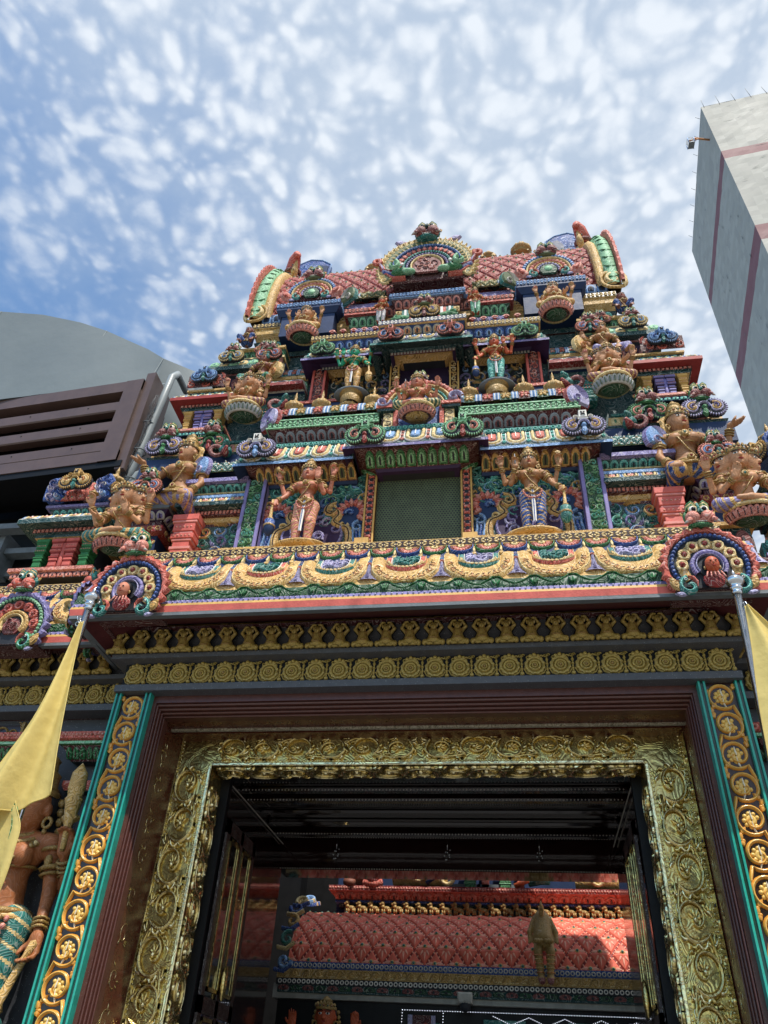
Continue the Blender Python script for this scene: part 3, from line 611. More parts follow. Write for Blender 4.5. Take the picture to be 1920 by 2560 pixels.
        Gm.cap(h,kn,.072,.055,.02); Gm.cap(kn,kn+(an-kn)*.75,.052,.036,.015)
        h=np.array([.05,0,.17]); kn=np.array([.13,-.14,.06]); an=np.array([.12,.06,.03]); S.cap(h,kn,.072,.052,.03); S.cap(kn,an,.045,.03,.015); Gm.cap(h,kn,.07,.054,.02); Gm.cap(kn,an,.048,.034,.015)
    elif kind=='squat':
        for q in (-1,1):
            h=np.array([q*.06,0,.10]); kn=np.array([q*.15,-.14,.20]); an=np.array([q*.12,-.12,.03]); S.cap(h,kn,.065,.055,.03); S.cap(kn,an,.05,.032,.015); S.cap(an,an+[0,-.07,-.005],.028,.02,.01); Gm.cap(h,kn,.073,.064,.02); Gm.cap(kn,kn+(an-kn)*.6,.058,.045,.015)
    Gm.ell((hx,.01,HZ-.02),(.118,.09,.065),.03)
    S.f=np.where(Gm.f<-.004,np.maximum(S.f,Gm.f+.012),S.f) if False else S.f
    sk=idx(skin); P['body']=S.mb(lambda c,t: np.full(len(c),sk))
    ca,cb=idx(legc[0]),idx(legc[1])
    if kind=='stand': gf=lambda c,t: np.where(((c[:,2]+.35*np.abs(c[:,0])+.25*c[:,1])%.044)<.012,cb,ca)
    else: gf=lambda c,t: np.where((np.abs(c[:,0]*.9+c[:,1]*.7*np.sign(c[:,0])+.3*c[:,2])%.05)<.016,cb,ca)
    P['garment']=Gm.mb(gf)
    if jew:
        c=np.array([0,0,z(.80)])
        for R,dzz,rr,cc in ((.05,.015,.009,'gd'),(.068,-.004,.009,'gd'),(.086,-.024,.008,'gd')): torus(JW,c+[0,-.014-.2*(R-.05),dzz],(0,-.55,1),R,rr,cc,18,5,sx=1.15)
        for k in range(11):
            a=PI*(k+.5)/11; ball(JW,(.098*cos(a),-.05-.045*sin(a),z(.775)-.052*sin(a)),.010,'gd' if k%2 else 'y',6,4)
        e=MB(); ann(e,0,0,.004,.028,.02,'gd',n=10); dome(e,0,0,.012,.03,'R' if kind=='stand' else 'T',6); JW.put(e,T(0,-.098,z(.735)))
        torus(JW,(0,-.008,z(.690)),(0,-.12,1),.082,.006,'gd',18,4,sx=1.1)
        if female:
            for q in (-1,1): dome(JW,0,0,.001,.001,'gd',5)
        # thread across the chest, belt, apron loops
        tube(JW,[(.085,-.045,z(.78)),(.05,-.105,z(.70)),(-.0,-.075,z(.63)),(-.055,-.055,z(.57)),(-.075,-.02,z(.545))],.006,'gd',5)
        zb=HZ+.035; torus(JW,(hx,.005,zb),(0,-.06,1),.092,.012,'gd',20,5,sx=1.12); torus(JW,(hx,.005,zb-.022),(0,-.06,1),.104,.011,'Y',20,5,sx=1.1)
        fr=-.10 if kind=='stand' else -.12
        e=MB(); ann(e,0,0,.004,.026,.02,'gd',n=10); dome(e,0,0,.01,.03,'R',6); JW.put(e,T(hx,-.102,zb-.01))
        if kind=='stand':
            for k in range(15):
                a=PI*k/14; ball(JW,(hx+.085*cos(a),-.085-.03*sin(a),HZ+.0-.115*sin(a)),.0115,'N' if legc[0]=='S' else 'K',6,5)
            tube(JW,[(hx-.07,-.10,HZ+.01),(hx,-.118,HZ-.07),(hx+.07,-.10,HZ+.01)],.012,'gd',5)
            e=MB(); strip(e,[(0,0),(0,-.2),(.004,-.42)],[.03,.036,.03],.012,'W'); strip(e,[(0,0),(0,-.2),(.004,-.42)],[.008,.01,.008],.006,'B',y0=-.012); P['sash']=MB().put(e,T(hx,-.088,HZ+.0,rx=-.12))
            for q,cc in ((1,'t'),(-1,'t')):
                if legc[0] in('S',): strip(e2:=MB(),[(0,0),(q*.03,-.08),(q*.02,-.22),(q*.05,-.44)],[.03,.05,.04,.07],.02,cc); P['sash'].put(e2,T(hx+q*.11,.03,HZ))
        else:
            tube(JW,[(hx-.09,-.08,HZ),(hx,-.125,HZ-.03),(hx+.09,-.08,HZ)],.012,'gd',5)
    P['jewelry']=JW; P['facial_features']=EY
    if crown: P['crown']=CR
    if IT.V: P['held_item']=IT
    return P
FC={}
def place_fig(name,label,P,loc,s,rz=0,mirror=False,group=None,extra=None,recol=None,rx=0):
    t=thing(name,label,'statue',loc,group,world=False); t.rotation_euler=(rx,0,rz)
    for k,m in P.items():
        q=MB().put(m,T(s=(-s if mirror else s,s,s)))
        if recol and k in recol:
            q.K=[np.select([q.K[0]==idx(a) for a in recol[k]],[idx(b) for b in recol[k].values()],q.K[0])]
        o=bpy.data.objects.new(k,q.mesh(k)); C.objects.link(o); o.parent=t
    if extra:
        for k,m in extra.items(): o=bpy.data.objects.new(k,m.mesh(k)); C.objects.link(o); o.parent=t
    return t
def lotus_base(R,h,c,cp,under,n=13):
    m=MB(); lathe(m,[(.01,-h),(R*.45,-h),(R*.62,-h*.8),(R*.9,-h*.35),(R*.98,-h*.08),(R*.9,0),(.01,0)],c,26,sy=.8,cols=[under,under,c,c,c,c])
    for k in range(n):
        a=PI+PI*(k+.5)/n; e=MB(); a0=MB(); P=np.array([(-.5,.2),(-.42,.62),(-.2,.92),(0,1),(.2,.92),(.42,.62),(.5,.2),(.3,0),(-.3,0)])*[R*.36,h*.95]
        plate(e,P,.016,cp,.14); plate(e,(P-P.mean(0))*.62+P.mean(0),.01,'x' if cp!='K' else 'K',.2,y0=-.014)
        strip(e,[(0,h*.15),(0,h*.7)],.012,.008,c,y0=-.024)
        m.put(e,T(R*.80*cos(a),R*.66*sin(a),-h,rz=a+PI/2,rx=.42))
    torus(m,(0,0,.0),(0,0,1),R*.93,.022,'y',28,6,sx=1.); m.V=[v*[1,1,1] for v in m.V]
    return m
def monster(s,face='M',brow='G',lip='G',nose='T'):
    """guardian mask: two bulging cheeks, goggle eyes, small tusks, leafy crest"""
    m=MB()
    for q in (-1,1):
        ball(m,(q*.27*s,-.34*s,.30*s),(.285*s,.28*s,.27*s),face,16,10)
        ball(m,(q*.21*s,-.34*s,.68*s),(.15*s,.13*s,.15*s),'eyew',12,7); ball(m,(q*.20*s,-.43*s,.66*s),(.095*s,.07*s,.10*s),'blk',10,6)
        torus(m,(q*.21*s,-.37*s,.68*s),(q*.15,-1,.0),.16*s,.022*s,'y',14,5)
        for k in range(3): tube(m,[(q*.08*s,-.30*s,(.84+.06*k)*s),(q*.22*s,-.36*s,(.90+.07*k)*s),(q*.38*s,-.26*s,(.80+.08*k)*s),(q*.44*s,-.14*s,(.64+.1*k)*s)],[.03*s,.06*s,.055*s,.03*s],brow if k%2==0 else 'y',7)
        tube(m,[(q*.40*s,-.50*s,.14*s),(q*.50*s,-.54*s,.06*s),(q*.57*s,-.52*s,-.02*s),(q*.66*s,-.48*s,-.05*s)],[.10*s,.085*s,.055*s,.01*s],face,8)
        tube(m,[(q*.47*s,-.53*s,.07*s),(q*.57*s,-.53*s,-.01*s),(q*.68*s,-.48*s,-.05*s)],[.078*s,.06*s,.008*s],'w',8)
        ball(m,(q*.46*s,-.10*s,.5*s),(.12*s,.14*s,.26*s),brow,8,6); e=MB(); leaf(e,0,0,.26*s,.17*s,PI/2-q*.8,.05*s,'Y'); leaf(e,q*.02*s,.02,.16*s,.08*s,PI/2-q*.8,.04*s,'R',y0=-.04*s); m.put(e,T(q*.48*s,-.1*s,.55*s))
        ball(m,(q*.06*s,-.56*s,.46*s),(.055*s,.05*s,.045*s),nose,8,6)
    ball(m,(0,-.46*s,.53*s),(.08*s,.13*s,.11*s),nose,9,6); tube(m,[(0,-.44*s,.58*s),(0,-.40*s,.8*s),(0,-.30*s,1.0*s)],[.065*s,.055*s,.045*s],nose,7)
    ball(m,(0,-.22*s,1.0*s),(.09*s,.09*s,.11*s),'Y',8,6); leaf_=MB(); leaf(leaf_,0,0,.22*s,.17*s,PI/2,.05*s,'S'); m.put(leaf_,T(0,-.18*s,1.0*s))
    ball(m,(0,-.26*s,.16*s),(.36*s,.20*s,.11*s),face,12,7)
    for k in range(6): e=MB(); leaf(e,0,0,.07*s,.045*s,-PI/2,.03*s,'W'); m.put(e,T((k-2.5)*.07*s,-.44*s,.10*s))
    x=np.linspace(-1,1,11); V=[]
    for t in x:
        hh=(.09*(1-t*t)**.6+.012)*s; yy=-(.44-.2*t*t)*s; zc=-.0*s+.03*abs(t)*s
        V+=[(t*.46*s,yy+.1*s,zc+.0*s),(t*.46*s,yy-.02*s,zc+.01*s),(t*.46*s,yy-.03*s,zc-hh*.5),(t*.46*s,yy+.03*s,zc-hh),(t*.46*s,yy+.2*s,zc-hh*.8)]
    m.add(V,grid_faces(11,5),lip,1)
    box(m,-.30*s,.30*s,-.2*s,.1*s,0,.72*s,brow,bev=.12*s)
    return m
def makara(s,c='T',c2='S',tip='Y'):
    """curling sea-beast head for the foot of an arch, facing -x outward curl"""
    m=MB(); strip(m,spiral(0,0,.30*s,PI*.55,1.1,1,20),tap(20,.17*s,.6),.10*s,c); strip(m,spiral(0,0,.30*s,PI*.6,.8,1,14),tap(14,.05*s,.6),.03*s,'t',y0=-.09*s)
    ball(m,(-.10*s,-.1*s,.20*s),(.05*s,.04*s,.05*s),'eyew',7,5); ball(m,(-.10*s,-.135*s,.20*s),(.025*s,.02*s,.025*s),'blk',6,4)
    strip(m,[(-.02*s,.3*s),(.12*s,.26*s),(.2*s,.12*s),(.18*s,-.05*s)],[.05*s,.1*s,.09*s,.03*s],.12*s,c2)
    leaf(m,-.30*s,-.12*s,.5*s,.26*s,PI*.62,.08*s,tip); strip(m,spiral(-.34*s,.08*s,.12*s,0,.9,1,10),tap(10,.04*s,.4),.1*s,'O'); leaf(m,-.12*s,-.26*s,.34*s,.14*s,PI*.95,.07*s,'l'); return m
# ------------------------------------------------------------------ arches and other tower ornaments
def kring(R,rings,a0=-.62,a1=PI+.62,sq=1.,back='D',y0=0):
    m=MB()
    P=arcP(0,0,R*.97,a0,a1,22,sq); P=np.vstack([P]); plate(m,P,.02,back,.02,y0=y0)
    for i,(r0,r1,c,h,deco,c2) in enumerate(rings):
        if deco=='scal': ann(m,0,0,R*r0,R*r1,h,c,a0,a1,n=56,y0=y0,scal=26,samp=.14,sq=sq)
        else: ann(m,0,0,R*r0,R*r1,h,c,a0,a1,n=30,y0=y0,sq=sq)
        rm=(r0+r1)/2; 
        if deco=='bead':
            n=int((a1-a0)*rm/(r1-r0)/.85)
            for k in range(n): a=a0+(a1-a0)*(k+.5)/n; dome(m,R*rm*cos(a),sq*R*rm*sin(a),R*(r1-r0)*.42,.02,c2,7,y0=y0-h*.8)
        if deco in('petal','scal') and c2:
            n=int((a1-a0)*rm/(r1-r0)/.75)
            for k in range(n): a=a0+(a1-a0)*(k+.5)/n; leaf(m,R*r0*cos(a),sq*R*r0*sin(a),R*(r1-r0)*.9,R*(r1-r0)*.6,a,.015,c2,y0=y0-h*.85)
        if deco=='flame':
            n=int((a1-a0)*rm/(r1-r0)/.42)
            for k in range(n):
                a=a0+(a1-a0)*(k+.5)/n; q=-1 if a>PI/2 else 1
                strip(m,spiral(R*(r0+.72*(r1-r0))*cos(a),sq*R*(r0+.72*(r1-r0))*sin(a),R*(r1-r0)*.42,a+2,.75*1.3,q,14),tap(14,R*(r1-r0)*.22,.5),.035,c2,y0=y0-h*.6)
                strip(m,[(R*r0*cos(a),sq*R*r0*sin(a)),(R*rm*cos(a-.03*q),sq*R*rm*sin(a-.03*q)),(R*r1*1.06*cos(a+.02*q),sq*R*r1*1.06*sin(a+.02*q))],[R*.05,R*.075,R*.02],.04,c2,y0=y0-h*.5)
        if deco=='medal':
            n=7
            for k in range(n): a=.05+(PI-.1)*(k)/(n-1); x,z=R*rm*cos(a),sq*R*rm*sin(a); ann(m,x,z,R*(r1-r0)*.18,R*(r1-r0)*.46,.02,c2,n=14,y0=y0-h*.9,scal=10); dome(m,x,z,R*(r1-r0)*.2,.045,'R',8,y0=y0-h*.8)
    return m
def comma_arch(R,co,c2,c3,niche='T',tab=None,depth=.07):
    m=MB()
    for q in (-1,1):
        cx=q*.50*R; a=PI/2 if q>0 else PI/2
        e=MB(); plate(e,arcP(cx,0,.52*R,0,2*PI,18)[:-1],depth*.7,'D' ,.05)
        n=22
        for k in range(n):
            b=PI*.62-q*(k/(n-1))*PI*1.62 if q>0 else PI*.38+(k/(n-1))*PI*1.62; leaf(e,cx+.40*R*cos(b),.40*R*sin(b),.17*R,.085*R,b,.015,co,y0=-depth*.6)
        b0=PI*.65 if q>0 else PI*.35
        strip(e,spiral(cx,0,.41*R,b0,.95,-q,22,r1=.36),tap(22,.13*R,.6),.022,co,y0=-depth*.66)
        strip(e,spiral(cx+.0,.0,.28*R,b0,1.0,-q,20,r1=.34),tap(20,.12*R,.6),.026,c2,y0=-depth*.7)
        strip(e,spiral(cx,.0,.15*R,b0,.9,-q,12,r1=.4),tap(12,.11*R,.6),.034,c3,y0=-depth*.74)
        dome(e,cx-q*.02*R,-.08*R,.09*R,.02,c2,8,y0=-depth*.95); m.put(e)
    box(m,-.5*R,.5*R,-depth*.55,.02,-.38*R,.44*R,'D')
    leaf(m,0,-.62*R,.62*R,.30*R,PI/2,.03,niche,y0=-depth*.7); dome(m,0,-.05*R,.13*R,.04,niche,8,y0=-depth*.8)
    strip(m,arcP(0,.02*R,.25*R,-.3,PI+.3,12),.08*R,.03,co,y0=-depth*.75)
    if tab:
        box(m,-.19*R,.19*R,-depth*1.1,.05,.42*R,.86*R,tab,bev=.02*R); 
        for k in range(4): leaf(m,0,.64*R,.16*R,.08*R,PI/4+k*PI/2,.012,'D',y0=-depth*1.1)
        dome(m,0,.64*R,.04*R,.02,'W',6,y0=-depth*1.12)
        for q in (-1,1): strip(m,spiral(q*.38*R,.40*R,.15*R,PI/2+q*1.4,.9,-q,10),tap(10,.07*R,.5),.03,tab,y0=-depth*.8)
        box(m,-.24*R,.24*R,-depth*.95,.03,.34*R,.44*R,tab)
    return m
def finial(h,c='gd'):
    m=MB(); s=h
    lathe(m,[(.001,0),(.30*s,0),(.30*s,.04*s),(.2*s,.08*s),(.36*s,.14*s),(.42*s,.24*s),(.36*s,.34*s),(.22*s,.38*s),(.26*s,.42*s),(.12*s,.47*s),(.07*s,.62*s),(.05*s,.66*s),(.075*s,.72*s),(.045*s,.84*s),(.0,1.*s)],c,14); 
    for k in range(9): a=2*PI*k/9; ball(m,(.36*s*cos(a),.36*s*sin(a),.24*s),(.07*s,.07*s,.1*s),'Y',6,5)
    return m
def steps_col(w,d,z0,z1,c,cb):
    """stubby stepped bracket column, wider to the top"""
    m=MB(); H=z1-z0
    for a,b,f,col in ((0,.14,.62,c),(.14,.18,.78,cb),(.18,.30,.7,c),(.30,.34,.66,cb),(.34,.42,.78,c),(.42,.47,.9,cb),(.47,.56,.72,c),(.56,.60,.86,cb),(.60,.68,1.,c),(.68,.72,.84,cb),(.72,.86,.95,c),(.86,.90,1.08,cb),(.90,1.,1.16,c)):
        box(m,-w*f/2,w*f/2,-d*(.55+.45*f),.05,z0+H*a,z0+H*b-.0005,col,bev=.006)
    for z,f in ((.79,.95),(.64,1.)):
        for k in range(5): dome(m,(k-2)*w*.17*f,z0+H*z,w*.055,.008,'K',6,y0=-d*(.55+.45*f))
    return m
def barrel(x0,x1,yc,zc,r,bands,n=12,sq=1.):
    m=MB(); W=(x1-x0)/len(bands)
    for i,(c,c2,f) in enumerate(bands):
        xa=x0+W*i; rr=r*(1.04 if f=='ring' else 1)
        V=[(x,yc-rr*cos(t),zc+sq*rr*sin(t)) for x in (xa,xa+W) for t in np.linspace(-.1,PI,n)]; m.add(V,grid_faces(2,n),c,1)
    return m
def bandbarrel(x0,x1,yc,zc,r,n,cols,sq=1.):
    """rolled cornice with alternate flower panels and ribbed rings"""
    m=MB(); W=(x1-x0)/n; pts=[(-(yc)+r*cos(t),zc+sq*r*sin(t)) for t in np.linspace(-.15,PI,14)]
    f,L=bendfn(pts,0); box(m,x0,x1,yc-.02,yc+r,zc-r*.3,zc+.1*r,'D')
    for i in range(n):
        x=x0+W*(i+.5); c=cols[i%len(cols)]; u=MB(); pw=W*.62
        V=[(xx,0,s) for xx in (-pw/2,pw/2) for s in np.linspace(0,L,12)]; u.add(V,grid_faces(2,12),'D' if c[1] is None else c[1],1)
        for k,zc_ in enumerate((L*.12,L*.36)):
            for j in range(4): leaf(u,0,zc_,pw*.5,pw*.26,PI/4+j*PI/2,.012,c[0])
            for q in (-1,1): strip(u,spiral(q*pw*.33,zc_,pw*.15,0,.9,q,9),tap(9,pw*.07,.5),.012,c[0])
            dome(u,0,zc_,pw*.1,.02,'Y',6)
        for q,hw in ((-1,.5),(1,.5)):
            xx=q*W*.40
            for dx,cc in ((-.06,'b'),(0.,'W'),(.06,'b')):
                P=[(xx+dx*W,s) for s in np.linspace(0,L,10)]; strip(u,P,W*.06,.016,cc)
        m.put(u,T(x=x),f)
    return m
def diamonds(x0,x1,prof,nu,nv,cb,cp,cl,cbead):
    """surface along prof covered with leaf-edged lozenge scales"""
    m=MB(); f,L=bendfn(prof,0); w=(x1-x0)/nu; h=L/nv; N=len(prof)
    V=[(x,-p[0],p[1]) for x in np.linspace(x0,x1,2) for p in prof]; m.add(V,grid_faces(2,N),cb,1)
    u=MB(); e=.93; P=[(-w/2*e,0),(0,-h*e),(w/2*e,0),(0,h*e)]
    V=[(p[0],-.002,p[1]) for p in P]+[(p[0]*.8,-.02,p[1]*.8) for p in P]+[(0,-.034,0.)]
    u.add(V,[(i,(i+1)%4,4+(i+1)%4,4+i) for i in range(4)],cp); u.add(V,[(4+i,4+(i+1)%4,8,-1) for i in range(4)],cp)
    for k in range(1,4):
        a=-PI/2+(k-2)*.5; leaf(u,0,h*.18,h*(.84 if k==2 else .62),w*.10,a,.005,cl,y0=-.022)
    for q in (-1,1):
        leaf(u,0,h*.2,w*.40,h*.22,0 if q>0 else PI,.005,cl,y0=-.018)
        for k in range(4):
            t=(k+.5)/4; leaf(u,q*w*.5*e*(1-t)*1.0,-h*e*t+.01,h*.24,w*.07,-PI/2+q*.5,.006,cl,y0=-.004)
    dome(u,0,h*.2,w*.11,.012,'Y',8,y0=-.028); dome(u,0,h*.2,w*.07,.02,cbead,7,y0=-.032); u.cat()
    for j in range(-0,nv+1):
        for i in range(nu+ (0 if j%2 else 1)):
            x=x0+w*(i+(.5 if j%2 else 0)); z=h*j
            if x-w*.5<x0-1e-3 or x+w*.5>x1+1e-3 or z-h<0-1e-3 or z+h>L+1e-3:
                q=MB().put(u,T(x=x,z=z)); q.cat(); V=q.V[0]; V[:,0]=np.clip(V[:,0],x0,x1); V[:,2]=np.clip(V[:,2],0.001,L-.001); V[:,1]=V[:,1]; m.put(q,None,f)
            else: m.put(u,T(x=x,z=z),f)
    return m
def panel1(w,h):
    """carved ground behind the lower standing figures"""
    m=MB(); quad(m,-w/2,w/2,0,h,'D',y0=-.004); quad(m,-w/2,w/2,h*.0,h,'E',y0=-.006)
    for q in (-1,1):
        for (x,z,R,a,c,c2) in ((.40,.88,.085,1,'T','t'),(.22,.84,.06,3,'T','t'),(.12,.93,.05,2,'T','t'),(.33,.74,.07,0,'T','b'),(.17,.70,.06,4,'T','g'),(.46,.70,.05,1,'Y','y'),(.06,.80,.06,2,'T','t'),(.30,.95,.06,4,'T','t'),(.27,.80,.045,0,'T','g'),(.47,.93,.05,3,'T','t'),(.10,.66,.05,1,'B','b'),(.07,.54,.05,3,'B','b'),(.12,.44,.045,5,'T','t')):
            x*=q*w; z*=h; R*=w*1.1; s=q*(1 if a%2 else -1)
            R*=1.25; strip(m,spiral(x,z,R,a,1.2,s,18),tap(18,R*.46,.4),.032,c,y0=-.004); strip(m,spiral(x,z,R*.97,a+s*.4,.7,s,11),tap(11,R*.12,.6),.01,c2,y0=-.030); strip(m,arcP(x,z,R*1.35,a-s*1.6,a,8),tap(8,R*.32,.3),.025,c2,y0=-.004); strip(m,arcP(x,z,R*1.6,a-s*2.2,a-s*.6,8),tap(8,R*.28,.3),.022,c,y0=-.004)
        x,z,R=q*.36*w,.53*h,.155*w
        plate(m,arcP(x,z,R*1.12,0,2*PI,22)[:-1],.012,'N',.05,y0=-.004)
        for k in range(11):
            a=PI*.5+q*(-2.3+k*.40) ; leaf(m,x+R*.38*cos(a),z+R*.38*sin(a),R*.72,R*.36,a,.030,'S' if k%2 else 'K',y0=-.012)
        for k in range(3): strip(m,spiral(x-q*.1*R,z-.1*R,R*(.42-.12*k),PI/2+q*1.8,.9,-q,12),tap(12,R*.12,.5),.035,('B','b','B')[k],y0=-.012)
        P=np.array([(.20,.66),(.13,.62),(.115,.54),(.17,.50),(.22,.55),(.24,.48),(.20,.40),(.26,.34),(.33,.30),(.355,.18),(.33,.0)])*[q*w,h]; P=smooth(P,36); strip(m,P,w*np.interp(np.linspace(0,10,36),range(11),[.04,.06,.07,.07,.06,.08,.09,.07,.085,.09,.07]),.045,'Y',y0=-.004)
        strip(m,P,w*.012,.01,'oge',y0=-.045); strip(m,P+[q*.012*w,0],w*.008,.01,'y',y0=-.044); strip(m,spiral(q*.165*w,.575*h,.05*w,0,.9,q,12),tap(12,.026*w,.5),.05,'y',y0=-.004); strip(m,spiral(q*.29*w,.36*h,.045*w,0,.9,-q,12),tap(12,.026*w,.5),.05,'y',y0=-.004)
        for k,c in enumerate(('b','B','b','B')):
            x0=q*(.385+.035*k)*w; P=np.array([(0,0),(.012,.12),(-.002,.22),(.0,.30)])*[q*w,h]+[x0,0]; strip(m,smooth(P,14),.03*w,.035,c,y0=-.004)
        strip(m,spiral(q*.43*w,.32*h,.065*w,PI/2,1.05,q,14),tap(14,.035*w,.5),.045,'b',y0=-.004)
    plate(m,arcP(0,.23*h,.29*w,0,2*PI,26,sq=.8)[:-1],.02,'P',.06,y0=-.006); ann(m,0,.23*h,.265*w,.295*w,.03,'L',n=26,y0=-.006,sq=.8)
    for k in range(14):
        a=k*2.4; rr=.05+.19*((k*.618)%1); strip(m,spiral(rr*w*cos(a),.23*h+rr*.8*w*sin(a),.06*w,a,.9,1 if k%2 else -1,10),tap(10,.028*w,.4),.03,'L' if k%3 else 'l',y0=-.02)
    return m
def row(m,*a,**k): rows(m,*a,**k)

TW=thing('temple_tower','tall pyramidal temple gate tower crowded with painted carvings, barrel roof on top','tower',(0,.6,4.8))
def part(name,m,label=None): return obj(name,m,TW,label)
def mirror(m): return MB().put(m,T(s=(-1,1,1)))
def both(name,m,label=None):
    a=part(name,m,label); b=part(name,mirror(m),label); return a,b
def at(m,x,y,z,rz=0,rx=0,s=1): return MB().put(m,T(x,y,z,rz=rz,rx=rx,s=s))

# --- solid body of the tower, stepped
m=MB(); box(m,-6.2,6.2,.55,3.2,4.95,6.1,'E'); box(m,-3.15,3.15,.40,3.0,6.0,7.3,'M'); box(m,-2.9,2.9,.55,2.8,7.25,8.6,'E'); box(m,-2.5,2.5,.75,2.6,8.55,10.4,'E'); box(m,-2.3,2.3,.95,2.3,10.3,11.2,'M')
part('core_wall',m)

# --- main eave
def eave(x0,x1,yf,depth,k0=0,sides=True):
    m=MB(); prof=[(.05,5.10),(.58,4.85),(.65,4.842),(.65,4.868),(.652,4.872),(.66,4.93),(.655,4.955),(.65,4.985),(.635,5.08),(.62,5.085),(.585,5.22),(.54,5.33),(.47,5.43),(.42,5.52),(.38,5.60),(.40,5.605),(.40,5.69),(.30,5.72)]
    cols=['Mp','X','X','z','Sp','Yp','Lp','H','Y','Y','Y','Y','N','N','Y','Y','Y']
    corn(m,x0,x1,yf,depth,prof,cols,'Y')
    rows(m,x0,x1,yf,depth,prof[6:8],lambda w,h,i:beads(w,h*.8,'l',.012),.045,sides)
    rows(m,x0,x1,yf,depth,[(.635,4.985),(.625,5.09)],lambda w,h,i:scallop_edge(w,h,'H','G'),.30,sides)
    rows(m,x0,x1,yf,depth,prof[9:13],lambda w,h,i:bigU(w,h,('S','T')[(i+k0)%2],('S','T')[(i+k0)%2],('l','T')[(i+k0+1)%2]),.60,sides)
    rows(m,x0,x1,yf,depth,prof[12:15],lambda w,h,i:rosette(w,h,('G','B')[i%2]),.235,sides)
    rows(m,x0,x1,yf,depth,[(.40,5.615),(.40,5.68)],lambda w,h,i:xflower(w,h,'y','oge',.008),.115,sides)
    return m
part('main_eave',eave(-2.25,2.25,-.10,1.2)); m=inner(eave,2.86,6.0,.35,1.,1,False); o=part('side_eave',m); part('side_eave',mirror(m))

# --- large horseshoe arches on the eave, with guardian masks and busts
def bigarch(bust=True,gmain='G'):
    R=.345
    rg=[(.86,1.03,'S',.05,'scal',None),(.74,.86,'N',.05,'bead','B'),(.42,.74,'Y',.03,'medal','y'),(.30,.42,'L',.055,'','l'),(.26,.30,'l',.06,'','')]
    if not bust: rg=[(.86,1.03,'L',.05,'scal',None),(.76,.88,'H',.05,'bead','g'),(.46,.76,'R',.03,'medal','S'),(.34,.46,'Y',.055,'','y'),(.28,.34,'y',.06,'','')]
    a=kring(R,rg); 
    box(a,-R*.8,R*.8,-.02,.28,-R*.55,R*.6,'M'); plate(a,arcP(0,-.02,R*.27,-.9,PI+.9,16),.02,'D' if bust else 'm',.05,y0=-.02)
    if not bust:
        for k in range(7): strip(a,spiral((k%3-1)*.035,-.04+.035*(k//3),.04,k,.9,1,9),tap(9,.014,.5),.02,'m',y0=-.04)
    for q in (-1,1): a.put(makara(R*.8,'T' if bust else gmain,'S'),T(q*-R*.50*-1*1.0,-.05,-R*.52,s=(q*-1,1,1)) if False else T(q*R*.52,-.05,-R*.56,s=(-q,1,1)))
    f=monster(R*.60,'K' if bust else 'S','G' if bust else 'T','G')
    b=None
    if bust:
        b=MB(); s=R; ball(b,(0,-.10,-.10*s),(.155*s,.15*s,.20*s),'osk' if bust==2 else 'skin',12,9); ball(b,(0,-.06,-.03*s),(.18*s,.14*s,.2*s),'blk',10,7); ball(b,(0,-.075,-.45*s),(.24*s,.1*s,.2*s),'R',10,7); ball(b,(0,-.09,-.28*s),(.07*s,.07*s,.1*s),'skin',8,5)
        for k in range(5): tube(b,[((k-2)*.07*s,-.115,-.30*s),((k-2)*.10*s,-.135,-.48*s)],.018*s,'K',5)
        for q in (-1,1): ball(b,(q*.055*s,-.10-.145*s,-.07*s),(.03*s,.012*s,.014*s),'blk',6,4); ball(b,(q*.16*s,-.09,-.16*s),(.03*s,.03*s,.05*s),'gd',6,4)
        ball(b,(0,-.10-.15*s,-.20*s),(.045*s,.02*s,.016*s),'lip',6,4); ball(b,(0,-.10-.155*s,-.125*s),(.02*s,.03*s,.04*s),'skin',6,5)
    return a,f,b
def put_arch(x,y,z,bust,rz=0,s=1.,rx=.04):
    a,f,b=bigarch(bust); o=part('horseshoe_arch',at(a,x,y,z,rz,rx,s)); 
    obj('monster_mask',at(at(f,0,-.02,.35),x,y,z,rz,rx,s),o)
    if b: obj('niche_bust',at(b,x,y,z,rz,rx,s),o)
put_arch(2.39,-.80,5.06,2); put_arch(-2.38,-.80,5.06,1)
put_arch(-3.70,-.36,5.02,0); put_arch(3.75,-.36,5.02,0); put_arch(-2.98,-.30,5.08,0,rz=-1.5); put_arch(2.98,-.30,5.08,0,rz=1.5)

# --- storey one: wall, window, pilasters, carved panels
m=MB(); box(m,-2.6,2.6,.12,.6,5.7,7.0,'M'); [(box(m,min(q*.46,q*1.98),max(q*.46,q*1.98),-.06,.15,5.70,5.97,'M'),box(m,min(q*.46,q*2.),max(q*.46,q*2.),-.08,.15,5.97,6.02,'Y')) for q in (-1,1)]; [box(m,min(q*.46,q*.60),max(q*.46,q*.60),-.10,.0,5.72,6.05,'Yp') for q in (-1,1)]
for xa,xb in ((-1.98,-.75),(.75,1.98)): rows(m,xa,xb,-.075,.2,[(.0,5.78),(.0,5.97)],lambda w,h,i:lotus(w,h,'m','M',.01),.13,False)
part('sill',m)
m=MB(); box(m,-.46,.46,.10,.2,5.70,7.12,'V'); 
hx=.031
for j in range(50):
    for i in range(30):
        x=-.44+hx*(i+.5*(j%2)); z=5.74+j*hx*.88
        if x<.44: a=np.linspace(0,2*PI,7)[:-1]; m.add([(x+hx*.34*cos(t),.0975,z+hx*.34*sin(t)) for t in a],[(0,1,2,3),(0,3,4,5)],'D')
part('window_screen',m,'green perforated screen in the lower storey window')
